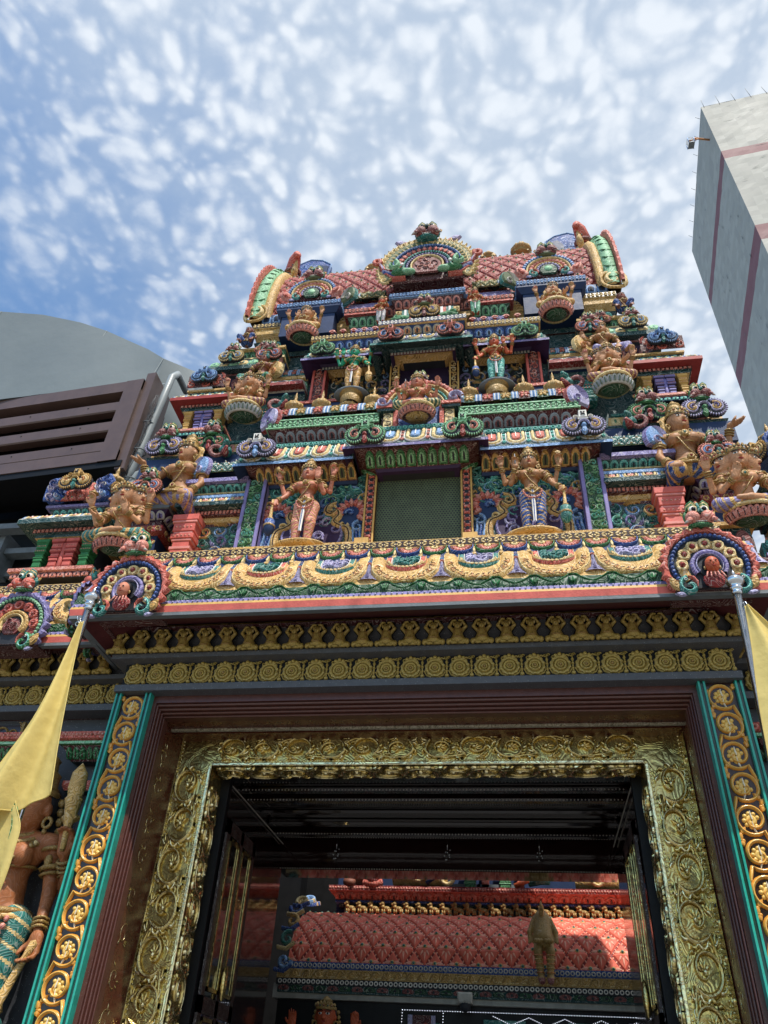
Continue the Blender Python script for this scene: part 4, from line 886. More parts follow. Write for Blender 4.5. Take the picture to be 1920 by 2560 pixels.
def strippil(x0,x1,yf,z0,z1,c,cs,cr,motif): 
    m=MB(); box(m,x0,x1,yf+.02,yf+.3,z0,z1,cs); w=x1-x0
    box(m,x0,x0+w*.17,yf,yf+.05,z0,z1,{'y':'Yp','S':'Sp'}.get(cr,cr),bev=.006); box(m,x1-w*.17,x1,yf,yf+.05,z0,z1,{'y':'Yp','S':'Sp'}.get(cr,cr),bev=.006); m.put(motif(w*.66,z1-z0),T((x0+x1)/2,yf+.02,z0)); return m
def petals2(c,n): 
    def f(w,h):
        m=MB(); quad(m,-w/2,w/2,0,h,'D',y0=-.002)
        for k in range(n):
            z=h*(k+.5)/n
            for q in (-1,1): leaf(m,q*w*.02,z-h/n*.3,w*.5,h/n*.6,PI/2-q*.9,.015,c); leaf(m,q*w*.48,z+h/n*.3,w*.26,h/n*.4,PI/2+q*1.9,.012,'K')
            dome(m,0,z,w*.07,.012,'W',6)
        return m
    return f
both('window_strip',strippil(.44,.56,.02,5.9,7.0,'S','M','y',petals2('S',14)))
both('pilaster',strippil(1.64,1.87,-.02,6.0,6.98,'G','Lp','Lp',lambda w,h:curls(w,h,2,10,['g','G','t','g'],5,.02,'H')))
for q in (-1,1): part('relief_panel',at(panel1(1.12,.96),q*1.10,.12,6.03))
m=curls(.50,.42,3,3,['T','b','Y','S','t','L'],3,.035,'E'); part('relief_panel',at(m,2.10,.12,6.03)); part('relief_panel',at(mirror(m),-2.10,.12,6.03))
both('bracket_column',at(steps_col(.25,.16,5.74,6.50,'Sp','Kp'),2.44,.10,0))
# cornice above side bays (gold lotus, blue soffit, motif roll, rings)
def cornice1(x0,x1,yf,sof,lot,lotc,lip,ui,ur,seed=0,zs=0):
    m=MB(); Z=lambda v:v+zs
    prof=[(0,Z(6.90)),(.05,Z(6.90)),(.07,Z(6.93)),(.26,Z(7.04)),(.27,Z(7.055)),(.37,Z(6.97)),(.37,Z(7.005)),(.35,Z(7.01)),(.335,Z(7.10)),(.30,Z(7.20)),(.24,Z(7.30)),(.20,Z(7.33)),(.22,Z(7.335)),(.22,Z(7.40)),(.05,Z(7.42))]
    cols=[sof,sof,'M','M',sof,lip,lip,'E','E','E','E','E','T','D']
    corn(m,x0,x1,yf,.6,prof,cols,'D')
    rows(m,x0,x1,yf,.4,[(.072,Z(6.93)),(.262,Z(7.042))],lambda w,h,i:lotus(w,h,lot,'D',.014,lotc),.105)
    rows(m,x0,x1,yf,.4,prof[7:11],lambda w,h,i:umot(w,h,'y',ui,ur,None,.022),.26)
    rows(m,x0,x1,yf,.4,[(.222,Z(7.34)),(.222,Z(7.395))],lambda w,h,i:ring(w,h,'t',None,.012),.062)
    return m
both('cornice',inner(cornice1,.66,1.60,.12,'N','Y','V','b','S','t'))
part('cornice',cornice1(-.38,.38,.00,'P','G','g','L','b','K',zs=.03))
both('comma_arch',at(comma_arch(.21,'l','Y','L','b','W'),1.70,-.30,7.13,rx=.06))
both('comma_arch',at(comma_arch(.205,'g','K','D','R','g'),.50,-.42,7.10,rx=.06))
# wings beside storey one
def wing1():
    m=MB(); x0,x1,yf=1.86,2.42,.16
    prof=[(0,6.47),(.06,6.50),(.06,6.56),(.10,6.565),(.10,6.63),(.20,6.63),(.20,6.68),(.17,6.69),(.14,6.76),(.16,6.765),(.16,6.80),(.02,6.80),(.0,6.87),(.08,6.88),(.08,6.90),(.06,6.905),(.14,6.97),(.18,6.98),(.18,7.03),(.08,7.035),(.08,7.12),(.0,7.13)]
    cols=['Y','Y','M','M','E','E','P','P','b','b','D','M','y','y','E','E','L','L','Y','Y','Y']
    corn(m,x0,x1,yf,.6,prof,cols)
    rows(m,x0,x1,yf,.4,[(.10,6.575),(.10,6.625)],lambda w,h,i:dentil(w,h,'K',.01),.04)
    rows(m,x0,x1,yf,.4,[(.175,6.685),(.14,6.76)],lambda w,h,i:umot(w,h*1.3,'y','K','b',None,.015),.16)
    rows(m,x0,x1,yf,.4,[(.0,6.805),(.0,6.87)],lambda w,h,i:ring(w,h,'S',None,.012),.07)
    rows(m,x0,x1,yf,.4,[(.06,6.905),(.14,6.97)],lambda w,h,i:lotus(w,h,'t','D',.014,'T'),.09)
    rows(m,x0,x1,yf,.4,[(.08,7.04),(.08,7.12)],lambda w,h,i:lotus(w,h*.9,'y','O',.014),.10)
    return m
both('wing_cornice',inner(wing1))
def roll(x0,x1,yc,zc,r,c):   # scaly rolled moulding
    m=MB(); pts=[(-yc+r*cos(t),zc+1.2*r*sin(t)) for t in np.linspace(-.2,PI*.9,12)]
    d=diamonds(x0,x1,pts,max(2,round((x1-x0)/.12)),6,'D' if c!='T' else 'E',c,'W' if c=='T' else 'y','W'); m.put(d); return m
both('rolled_moulding',roll(1.95,2.45,.16,7.19,.13,'T'))
def crest(r,c1,c2,c3='Y'):   # end shield of a rolled moulding, seen three quarters
    m=MB(); plate(m,arcP(0,0,r,-.6,PI+.6,16,sq=1.25),.05,c3,.05); plate(m,arcP(0,0,r*.9,-.6,PI+.6,16,sq=1.25),.03,c1,.1,y0=-.05)
    for k in range(6): a=.1+k*.55; strip(m,arcP(0,0,r*(.3+.1*k),-.2+.1*k,1.6+.1*k,8,sq=1.25),r*.07,.02,c2,y0=-.07)
    strip(m,spiral(-r*.2,-r*.35,r*.4,1,1.1,1,16),tap(16,r*.15,.5),.03,c2,y0=-.075); return m
both('crest_shield',at(crest(.15,'b','l','L'),2.44,.05,7.20,rz=.5))
def dragon(s):  # gaping sea-beast mouth peeping out beside the roll
    m=MB(); ball(m,(0,0,0),(.30*s,.34*s,.26*s),'T',10,7); tube(m,[(0,.1*s,.0),(-.1*s,-.3*s,.25*s),(-.2*s,-.5*s,.2*s)],[.2*s,.16*s,.07*s],'T',8); tube(m,[(0,0,-.1*s),(-.12*s,-.3*s,-.22*s),(-.25*s,-.5*s,-.15*s)],[.2*s,.14*s,.06*s],'R',8)
    torus(m,(.34*s,-.18*s,-.1*s),(-.3,-1,-.1),.26*s,.10*s,'m',14,7); ball(m,(-.05*s,-.28*s,.22*s),(.07*s,.06*s,.08*s),'eyew',7,5); ball(m,(-.05*s,-.33*s,.22*s),(.035*s,.03*s,.04*s),'blk',6,4); ball(m,(0,.0,.28*s),(.2*s,.16*s,.1*s),'y',8,5); return m
a_,b_=both('beast_head',at(dragon(.26),2.24,.06,7.50))

# --- storey one and a half: gallery with rolled roof, seated goddess niche
m=MB(); box(m,-1.62,1.62,.12,.8,7.38,7.62,'M')
for s_ in (-1,1):
    pass
def gallery(x0,x1):
    m=MB(); prof=[(0,7.40),(.0,7.46),(.04,7.465),(.04,7.52),(.02,7.525),(.14,7.62),(.16,7.63),(.16,7.77),(.10,7.775)]
    corn(m,x0,x1,.06,.6,prof,['M','N','N','N','M','M','G','G'])
    rows(m,x0,x1,.06,.3,[(.04,7.468),(.04,7.518)],lambda w,h,i:ring(w,h,'W',None,.01),.045); rows(m,x0,x1,.06,.3,[(.02,7.53),(.14,7.62)],lambda w,h,i:lotus(w,h,'x','D',.016,'m'),.115)
    rows(m,x0,x1,.06,.3,[(.162,7.645),(.162,7.75)],lambda w,h,i:xflower(w,h,'g','H',.012),.115); 
    for z in (7.635,7.752): box(m,x0,x1+.175,-.115,.02,z,z+.015,'g')
    return m
both('gallery_cornice',inner(gallery,.44,1.56))
both('rolled_moulding',bandbarrel(.46,1.66,.05,7.86,.155,6,[('Y','H'),('S','M')],1.1))
both('crest_shield',at(crest(.16,'l','L','R'),1.70,-.02,7.82,rz=.6))
both('beast_head',at(dragon(.28),1.66,.12,8.24))
for i,x in enumerate((.55,1.17,1.5)):
    both('finial',at(finial(.36),x,.05,8.02,s=(.8,.8,1.05)))
both('finial',at(finial(.30),.85,.10,8.02))
# goddess niche
m=kring(.45,[(.86,1.02,'S',.06,'petal','K'),(.74,.86,'Y',.07,'',''),(.66,.74,'E',.05,'bead','t'),(.58,.66,'y',.05,'','')],a0=.0,a1=PI,sq=.92,back='B')
box(m,-.24,.24,-.03,.1,-.42,.05,'B')
for q in (-1,1):
    box(m,q*.255-.025,q*.255+.025,-.10,.1,-.42,.0,'S',bev=.006); box(m,q*.34-.055,q*.34+.055,-.08,.1,-.42,-.12,'Y',bev=.006); m.put(curls(.1,.28,1,3,['oge'],2,.006,'y'),T(q*.34,-.082,-.41)); 
    box(m,q*.36-.10,q*.36+.10,-.12,.1,-.12,-.08,'E'); box(m,q*.36-.11,q*.36+.11,-.14,.1,-.08,-.04,'S'); strip(m,spiral(q*.40,.02,.09,0,1.1,q,14),tap(14,.045,.5),.06,'l',y0=-.10); 
o=part('niche_arch',at(m,0,-.02,7.88)); obj('monster_mask',at(monster(.16,'M','G','G'),0,-.06,8.24),o)

# --- storey two
m=MB(); box(m,-1.5,1.5,.42,.8,7.9,9.1,'E'); box(m,-1.55,1.55,.26,.5,8.28,8.40,'N'); box(m,-1.57,1.57,.24,.5,8.40,8.44,'S'); part('storey_wall',m)
m=MB(); box(m,-.32,.32,.36,.45,8.2,9.05,'P'); hx=.03
for j in range(30):
    for i in range(21):
        x=-.30+hx*(i+.5*(j%2)); z=8.25+j*hx*.88
        if x<.31: m.add([(x+hx*.36*cos(t),.357,z+hx*.36*sin(t)) for t in np.linspace(0,2*PI,7)[:-1]],[(0,1,2,3),(0,3,4,5)],'blk')
part('window_screen',m,'dark purple perforated screen in the upper storey window')
both('window_strip',strippil(.31,.43,.28,8.3,9.0,'Y','P','y',lambda w,h:curls(w,h,1,8,['y','Y'],8,.015,'oge')))
both('pilaster',strippil(1.24,1.42,.26,8.4,9.05,'S','R','S',lambda w,h:curls(w,h,1,8,['K','S'],9,.015,'M')))
m=curls(.80,.62,5,4,['T','L','Y','b','E','V'],11,.03,'D'); part('relief_panel',at(m,.83,.42,8.42)); part('relief_panel',at(mirror(m),-.83,.42,8.42))
def cornice2(x0,x1,yf,sof,lip,den,ucs,lot,lotc,top,zs=0,dz=.12):
    m=MB(); Z=lambda v:v+zs
    prof=[(0,Z(8.98)),(.10,Z(9.02)),(.14,Z(8.98)),(.14,Z(9.03)),(.17,Z(9.06)),(.36,Z(8.94)),(.36,Z(8.975)),(.34,Z(8.98)),(.325,Z(9.07)),(.28,Z(9.15)),(.22,Z(9.21)),(.20,Z(9.22)),(.20,Z(9.26)),(.27,Z(9.38)),(.29,Z(9.385)),(.29,Z(9.48)),(.05,Z(9.50))]
    cols=['Y','P',den,sof,sof,lip,lip,'E','E','E','D','D','N','Y',top,'D']
    corn(m,x0,x1,yf,.7,prof,cols)
    rows(m,x0,x1,yf,.4,[(.14,Z(8.985)),(.14,Z(9.025))],lambda w,h,i:dentil(w,h,'w',.012),.04)
    rows(m,x0,x1,yf,.4,prof[7:11],lambda w,h,i:umot(w,h,*[('t','y','K'),('y','S','t'),('y','b','l')][ucs if ucs>=0 else i%2],None,.02),.17)
    rows(m,x0,x1,yf,.4,[(.20,Z(9.26)),(.27,Z(9.38))],lambda w,h,i:lotus(w,h,lot,'D',.016,lotc),.12)
    rows(m,x0,x1,yf,.4,[(.292,Z(9.395)),(.292,Z(9.475))],lambda w,h,i:xflower(w,h,'y' if top=='Y' else 'W','oge' if top=='Y' else 'N',.01),.10)
    return m
both('cornice',inner(cornice2,.50,1.16,.38,'P','L','E',-1,'B','b','Y'))
part('cornice',cornice2(-.26,.26,.24,'E','T','m',2,'Z','O','O',zs=.0))
both('comma_arch',at(comma_arch(.155,'K','b','N','R','K'),.36,-.13,9.06,rx=.06))
both('comma_arch',at(comma_arch(.155,'g','V','T','H','g'),1.24,.01,9.08,rx=.06))
# pink crest petals on the cornice top
m=MB()
for k in range(5):
    for q in (1,): e=MB(); ann(e,0,.02,.012,.05,.03,'K',0,PI,n=10); leaf(e,0,0,.05,.06,PI/2,.02,'R'); m.put(e,T(q*(.62+.14*k),.10,9.50))
part('crest_row',m); part('crest_row',mirror(m))
# --- flanking blocks at storey two: blue arches, pavilions
def wing2():
    m=MB(); x0,x1,yf=2.28,2.98,.42
    prof=[(.02,7.12),(.05,7.14),(.30,7.22),(.30,7.50),(.26,7.52),(.28,7.56),(.24,7.60),(.22,7.74),(.16,7.80),(.18,7.81),(.18,7.84),(.0,7.86)]
    corn(m,x0,x1,yf,.8,prof,['D','N','N','M','E','b','Y','E','T','T','D'])
    rows(m,x0,x1,yf,.6,[(.24,7.60),(.20,7.76)],lambda w,h,i:lotus(w,h,('y','K')[i%2],'G',.014),.13)
    # purple lower lotus row
    prof=[(.0,6.90),(.1,7.02),(.12,7.10),(.0,7.12)]; corn(m,x0,x1,yf,.8,prof,['P','N','D']); rows(m,x0,x1,yf,.6,prof[:2],lambda w,h,i:lotus(w,h,'m','D',.014,'L'),.14)
    return m
both('blue_cornice',wing2())
def arch2(kind,face='m'):
    a=comma_arch(.21,*kind,tab=None); return a
def put_face(name_arch,x,y,z,R,kind,fs,rx=.05,rz=0,face='m',lip='G'):
    for q in (-1,1):
        k=kind; a=comma_arch(R,*k,tab=None); o=part(name_arch,at(a,q*x,y,z,rz=q*rz,rx=rx)); obj('monster_mask',at(monster(fs,face,'G',lip),q*x,y+.01,z+R*.62,rz=q*rz,rx=rx),o)
put_face('comma_arch',2.46,.10,7.66,.225,('G','K','G','R'),.20)
put_face('comma_arch',3.02,.10,7.66,.225,('l','Y','L','G'),.20)
put_face('comma_arch',2.95,-.12,6.84,.185,('K','b','S','T'),.15,rx=.05)
def pedestal():
    m=MB(); corn(m,2.80,3.14,.10,.6,[(.0,6.15),(.0,6.36),(.06,6.38),(.06,6.46),(.0,6.48),(.0,6.56),(.08,6.66),(.10,6.665),(.10,6.715),(.0,6.72)],['N','R','R','R','M','P','X','X','X'])
    rows(m,2.80,3.14,.10,.4,[(.01,6.56),(.08,6.655)],lambda w,h,i:lotus(w,h,'w','P',.012,'L'),.10); rows(m,2.80,3.14,.10,.4,[(.06,6.385),(.06,6.455)],lambda w,h,i:ring(w,h,'Y',None,.01),.09)
    box(m,2.80,3.12,.12,.6,5.6,6.2,'E'); rows(m,2.80,3.12,.12,.4,[(0,5.8),(0,6.1)],lambda w,h,i:lotus(w,h,'m','D',.012),.14); box(m,2.75,3.17,.06,.3,6.10,6.14,'Y'); return m
both('pedestal',pedestal())
def pavilion(x0,x1,yf,z,s,cols):
    """little shrine with stepped columns under a double cornice; z base, s height scale"""
    cc,cd,ce,cf=cols; m=MB(); W=x1-x0; Z=lambda v:z+v*s
    corn(m,x0,x1,yf,.6,[(.10*s,Z(0)),(.10*s,Z(.07)),(.13*s,Z(.08)),(.13*s,Z(.12)),(.02,Z(.13))],['N' if s<.9 else 'M','K','K','D']); rows(m,x0,x1,yf,.4,[(.10*s,Z(0.005)),(.10*s,Z(.065))],lambda w,h,i:lotus(w,h,'t' if s<.9 else 'K','D',.01),.09)
    box(m,x0+.02,x1-.02,yf+.12,yf+.5,Z(.1),Z(.55),'D')
    for k,(f,c,c2) in enumerate(((.12,cc,cc),(.38,cd,ce),(.62,cd,ce),(.88,cc,cc))):
        m.put(steps_col(W*.19,.10,Z(.13),Z(.56),c,c2),T(x0+W*f,yf+.06,0))
    tube(m,[(x0+W*.5,yf,Z(.05)),(x0+W*.5,yf-.01,Z(.5))],.028*s,cd,8)
    corn(m,x0,x1,yf,.6,[(-.02,Z(.55)),(.04*s,Z(.58)),(.04*s,Z(.62)),(.07*s,Z(.625)),(.07*s,Z(.68)),(.20*s,Z(.67)),(.20*s,Z(.73)),(.14*s,Z(.80)),(.02,Z(.82))],['Y','E','E','M',cf,cf,'W','D'])
    rows(m,x0,x1,yf,.4,[(.07*s,Z(.63)),(.07*s,Z(.675))],lambda w,h,i:dentil(w,h,'K',.01),.05); rows(m,x0,x1,yf,.4,[(.19*s,Z(.735)),(.14*s,Z(.80))],lambda w,h,i:umot(w,h*1.4,'y','K','b',None,.015),.16)
    a,b=x0+W*.12,x1-W*.12; corn(m,a,b,yf+.03,.5,[(-.02,Z(.80)),(-.02,Z(.88)),(.0,Z(.885)),(.08*s,Z(.97)),(.11*s,Z(.975)),(.11*s,Z(1.01)),(.0,Z(1.02))],['E','Y','E','Y' if s<.9 else 'L','Y' if s<.9 else 'L','D'])
    rows(m,a,b,yf+.03,.4,[(.0,Z(.885)),(.08*s,Z(.97))],lambda w,h,i:lotus(w,h,'t','D',.012,'T'),.09)
    return m
both('pavilion',pavilion(2.52,3.04,.34,8.00,.84,('Yp','Lp','P','Rp')))
m=comma_arch(.17,'b','b','B','T','b'); m.put(curls(.5,.22,3,2,['S','K'],2,.02,'M'),T(0,.05,-.12)); both('comma_arch',at(m,2.84,.22,9.00,rx=.05))
both('pavilion',pavilion(3.52,4.22,.16,5.85,1.0,('Gp','Sp','Rp','E')))
m=MB(); pts=[(-.35+.30*cos(t),6.88+.42*sin(t)) for t in np.linspace(0,PI,12)]; m.put(diamonds(3.62,4.12,pts,5,8,'M','S','K','T')); 
for x in (3.58,4.15):
    u=curls(.20,.30,2,3,['b','B','l'],4,.04,'B'); plate(u,[(-.12,0),(.12,0),(.13,.2),(.08,.33),(-.04,.36),(-.12,.25)],.03,'B',.05,y0=.03); m.put(u,T(x,.02,6.88,rz=.25 if x<4 else -.15)); box(m,x-.08,x+.08,.04,.4,6.88,7.1,'B')
m.put(finial(.34),T(3.66,.3,7.26)); o=part('pavilion_roof',m); part('pavilion_roof',mirror(m))
both('comma_arch',at(comma_arch(.19,'Y','y','O','T','Y'),3.88,-.04,7.06)); both('comma_arch',at(comma_arch(.19,'Y','y','O','T','Y'),3.42,.16,7.0,rz=-1.2 ))
def midbox():
    m=MB(); corn(m,1.50,1.98,.42,.6,[(0,8.30),(0,8.50),(.10,8.62),(.10,8.66),(.14,8.665),(.14,8.70),(.26,8.68),(.26,8.735),(.2,8.79),(0,8.80)],['E','E','E','N','w','R','R','W','D'])
    rows(m,1.50,1.98,.42,.3,[(.14,8.668),(.14,8.70)],lambda w,h,i:dentil(w,h,'w',.01),.05); rows(m,1.5,1.98,.42,.3,[(.26,8.735),(.2,8.79)],lambda w,h,i:umot(w,h*1.3,'l','K','t',None,.012),.16)
    m.put(curls(.30,.30,2,2,['L','l','P'],4,.03,'D'),T(1.66,.40,8.28)); m.put(steps_col(.2,.1,8.15,8.48,'T','t'),T(1.93,.4,0))
    corn(m,1.50,1.88,.42,.6,[(0,8.8),(0,8.90),(.06,8.94),(.10,8.96),(.10,9.01),(0,9.02)],['E','E','Y','Y','D']); rows(m,1.5,1.88,.42,.3,[(.0,8.82),(.06,8.94)],lambda w,h,i:lotus(w,h,'g','D',.012,'T'),.09)
    pts=[(-.44+.12*cos(t),9.04+.17*sin(t)) for t in np.linspace(0,PI,9)]; m.put(bandbarrel(1.52,1.86,.44,9.04,.12,3,[('K','T'),('S','E')],1.3)); return m
both('side_bay',inner(midbox)); both('crest_shield',at(crest(.15,'Y','O','y'),1.92,.32,9.08,rz=.6))
# --- shoulders of storey three
def shoulder():
    m=MB(); corn(m,1.95,2.68,.55,.8,[(.0,8.85),(.0,9.05),(.1,9.2),(.14,9.22),(.14,9.26),(.24,9.24),(.24,9.31),(.18,9.46),(.10,9.5),(.12,9.56),(0,9.58)],['P','P','D','m','E','E','T','T','D','D'])
    rows(m,1.95,2.68,.55,.5,[(.0,9.03),(.12,9.19)],lambda w,h,i:lotus(w,h,'m','D',.014,'K'),.14); rows(m,1.95,2.68,.55,.5,[(.24,9.31),(.18,9.46)],lambda w,h,i:lotus(w,h,('g','y')[i%2],'T',.014),.13)
    rows(m,1.95,2.68,.55,.5,[(0,8.9),(0,8.98)],lambda w,h,i:ring(w,h,'t','D',.012),.09)
    corn(m,1.95,2.5,.62,.8,[(.0,9.56),(.0,9.64),(.1,9.66),(.1,9.70),(.04,9.72),(.1,9.82),(.13,9.83),(.13,9.87),(0,9.88)],['N','Y','y','H','H','Y','Y','D']); rows(m,1.95,2.5,.62,.5,[(.04,9.72),(.1,9.82)],lambda w,h,i:lotus(w,h,'G','D',.012,'g'),.10)
    return m
both('shoulder_cornice',inner(shoulder))
put_face('comma_arch',2.57,.28,9.42,.17,('y','b','Y','T'),.15); put_face('comma_arch',2.05,.28,9.40,.17,('K','b','S','T'),.15); put_face('comma_arch',2.25,.50,9.78,.12,('K','y','S','T'),.12)
# --- storey three: little central window, red boxes, roof plinth
m=MB(); box(m,-.42,.42,.55,.9,9.45,10.4,'N')
for x,c,w_ in ((-.30,'T',.05),(-.2,'S',.045),(.2,'S',.06),(.31,'T',.05)): box(m,x-w_,x+w_,.46,.6,9.7,10.35,c); box(m,x-w_*.3,x+w_*.3,.45,.5,9.7,10.35,'W')
part('storey_wall',m)
def ctr3():
    m=MB()
    corn(m,-.34,.34,.58,.5,[(.0,10.22),(.02,10.22),(.10,10.27),(.10,10.37),(.06,10.38),(.08,10.42),(.16,10.55),(.19,10.555),(.19,10.66),(0,10.67)],['Y','Y','Y','D','M','M','b','b','D'],'N')
    rows(m,-.34,.34,.58,.4,[(.102,10.28),(.102,10.36)],lambda w,h,i:ring(w,h,'y',None,.012),.075); rows(m,-.34,.34,.58,.4,[(.08,10.42),(.16,10.55)],lambda w,h,i:lotus(w,h,'K','D',.016,'m'),.11); rows(m,-.34,.34,.58,.4,[(.192,10.57),(.192,10.65)],lambda w,h,i:xflower(w,h,'b','N',.012),.10)
    corn(m,-.5,.5,.66,.5,[(.0,10.24),(.08,10.28),(.08,10.37),(.06,10.42),(.14,10.54),(.16,10.55),(.16,10.64),(0,10.65)],['Y','Y','D','M','M','b','b'],'N'); rows(m,-.5,.5,.66,.4,[(.162,10.56),(.162,10.63)],lambda w,h,i:xflower(w,h,'b','N',.012),.10); rows(m,-.5,.5,.66,.4,[(.06,10.42),(.14,10.54)],lambda w,h,i:lotus(w,h,'K','D',.016,'m'),.11)
    return m
part('centre_cornice',ctr3())
a=comma_arch(.20,'Y','y','L','m'); o=part('comma_arch',at(a,0,.20,9.90,rx=.05)); obj('monster_mask',at(monster(.19,'m','G','V'),0,.2,10.03),o)
for q in (-1,1): e=MB(); strip(e,[(q*.2,-.08),(q*.32,-.05),(q*.44,-.09)],[.1,.13,.05],.06,'G'); strip(e,spiral(q*.36,-.05,.06,0,1,q,10),tap(10,.03,.5),.07,'g'); part('leaf_scroll',at(e,0,.2,9.86))
def redbox():
    m=MB(); corn(m,.62,1.04,.56,.5,[(.0,9.98),(.0,10.06),(.02,10.07),(.02,10.15),(.0,10.17),(.08,10.33),(.12,10.34),(.12,10.47),(0,10.48)],['M','N','L','H','H','R','S','D'],'M')
    rows(m,.62,1.04,.56,.4,[(.022,10.075),(.022,10.145)],lambda w,h,i:ring(w,h,'l',None,.01),.075); rows(m,.62,1.04,.56,.4,[(.0,10.18),(.08,10.33)],lambda w,h,i:lotus(w,h,'g','D',.014,'G'),.11); rows(m,.62,1.04,.56,.4,[(.122,10.38),(.122,10.46)],lambda w,h,i:xflower(w,h,'K','M',.012),.10); return m
both('red_cornice',inner(redbox))
def plinth():
    m=MB(); corn(m,-2.42,2.42,.72,1.5,[(.0,9.90),(.0,10.02),(.08,10.16),(.02,10.18),(.02,10.24),(.10,10.32),(.10,10.42),(.12,10.43),(.12,10.53),(.0,10.54),(.0,10.60),(.04,10.62),(.06,10.72),(.05,10.82),(.0,10.84)],['E','E','D','D','Y','Y','Y','y','D','y','N','N','N','y'],'M')
    rows(m,-2.42,2.42,.72,.8,[(.0,10.02),(.08,10.16)],lambda w,h,i:lotus(w,h,'t','D',.014,'G'),.13); rows(m,-2.42,2.42,.72,.8,[(.122,10.44),(.122,10.525)],lambda w,h,i:xflower(w,h,'y','oge',.012),.11)
    rows(m,-2.42,2.42,.72,.8,[(.04,10.62),(.06,10.72),(.05,10.82)],lambda w,h,i:lotus(w,h,'b','D',.016,'N'),.15); return m
part('roof_plinth',plinth())

# --- barrel roof with scale pattern
def rprof(yc,zc,a,b,t0=-.12,t1=PI*.72,n=22): return [(-yc+a*cos(t),zc+b*sin(t)) for t in np.linspace(t0,t1,n)]
rp=rprof(1.42,10.98,.68,1.52,-.1,PI+.1,28)
roof=part('barrel_roof',diamonds(-2.35,2.35,rp,20,26,'M','R','S','T'),'barrel roof covered in red lozenge scales')
# ends: green leaf hoops with yellow rim, crested with a beast's snout and blue shield
def hoop():
    m=MB(); a,b,yc,zc=.80,1.66,1.42,10.90
    def P(k,t): return (-yc+a*k*cos(t),zc+b*k*sin(t))
    ts=np.linspace(-.12,PI+.12,34)
    # yellow inner collar (towards the roof)
    V=[]; 
    for t in ts:
        for x,k in ((2.34,.90),(2.34,1.0),(2.40,1.035),(2.47,1.0),(2.47,.92)): p=P(k,t); V.append((x,-p[0],p[1]))
    m.add(V,grid_faces(len(ts),5),'Y',1)
    V=[]
    for t in ts:
        for x,k in ((2.44,.98),(2.47,1.06),(2.55,1.10),(2.63,1.05),(2.66,.95)): p=P(k,t); V.append((x,-p[0],p[1]))
    m.add(V,grid_faces(len(ts),5),'g',1)
    V=[]
    for i,t in enumerate(np.linspace(-.12,PI+.12,70)):
        kk=1.13+(.03 if i%2 else 0)
        for x,k in ((2.62,.95),(2.64,kk),(2.68,kk),(2.72,.95)): p=P(k,t); V.append((x,-p[0],p[1]))
    m.add(V,grid_faces(70,4),'S',0)
    # end wall
    V=[(2.66,-P(.98,t)[0],P(.98,t)[1]) for t in ts]+[(2.66,yc,zc)]; m.add(V,[(i,i+1,len(ts),-1) for i in range(len(ts)-1)],'Y')
    # leaf ridges across the green hoop
    for t in np.linspace(0,PI,24):
        Q=[]
        for x,dt in ((2.455,0),(2.50,-.05),(2.56,-.06),(2.62,-.02),(2.60,.02)): p=P(1.085 if 2.48<x<2.6 else 1.05,t+dt*(1 if t<PI/2 else -1)); Q.append((x,-p[0],p[1]))
        tube(m,Q,[.006,.014,.014,.012,.008],'G',5)
    for q in (0,):
        for dx,r in ((2.47,.16),):
            e=MB(); strip(e,spiral(0,0,.17,-1,1.3,1,24),tap(24,.09,.5),.05,'y'); ann(e,0,0,.15,.20,.03,'Y',n=20,scal=16); m.put(e,T(2.55,.60,10.78,rz=.1))
    return m
a_,b_=both('roof_end_hoop',hoop())
def snout():
    m=MB(); z=12.22; tube(m,[(2.46,1.42,z-.1),(2.46,1.38,z+.25),(2.43,1.28,z+.48),(2.36,1.12,z+.58)],[.17,.16,.13,.07],'T',9); 
    for k in range(4): torus(m,(2.45-.02*k,1.38-.05*k,z+.1+.13*k),(0,-.3,1),.15-.01*k,.03,'m',12,6)
    tube(m,[(2.42,1.25,z+.48),(2.34,1.10,z+.66),(2.28,1.02,z+.68),(2.25,1.0,z+.60)],[.12,.10,.07,.03],'S',8); tube(m,[(2.38,1.3,z+.2),(2.32,1.12,z+.35),(2.30,1.08,z+.6)],[.03,.06,.02],'Y',7)
    for k in range(3): ball(m,(2.53,1.25+.12*k,z+.2-.1*k),(.06,.08,.07),'R',6,5)
    return m
both('beast_crest',snout())
m=MB(); P=[(0,0),(.62,0),(.64,.36),(.46,.52),(.22,.58),(0,.46),(-.1,.2)]; plate(m,P,.10,'B',.04); P2=[(.30,.02),(.58,.02),(.60,.30),(.42,.36),(.32,.22)]; plate(m,P2,.02,'N',.06,y0=-.10)
for k in range(6): strip(m,spiral(.10+.09*(k%3),.16+.2*(k//3),.07,k,1.,1 if k%2 else -1,12),tap(12,.02,.5),.014,'b',y0=-.10)
strip(m,P+[P[0]],.03,.02,'b',y0=-.098)
m=MB().put(m,T(s=(1,1,1))); e=at(m,-2.42,1.62,12.98,s=.9); part('crest_shield',e); part('crest_shield',mirror(e))
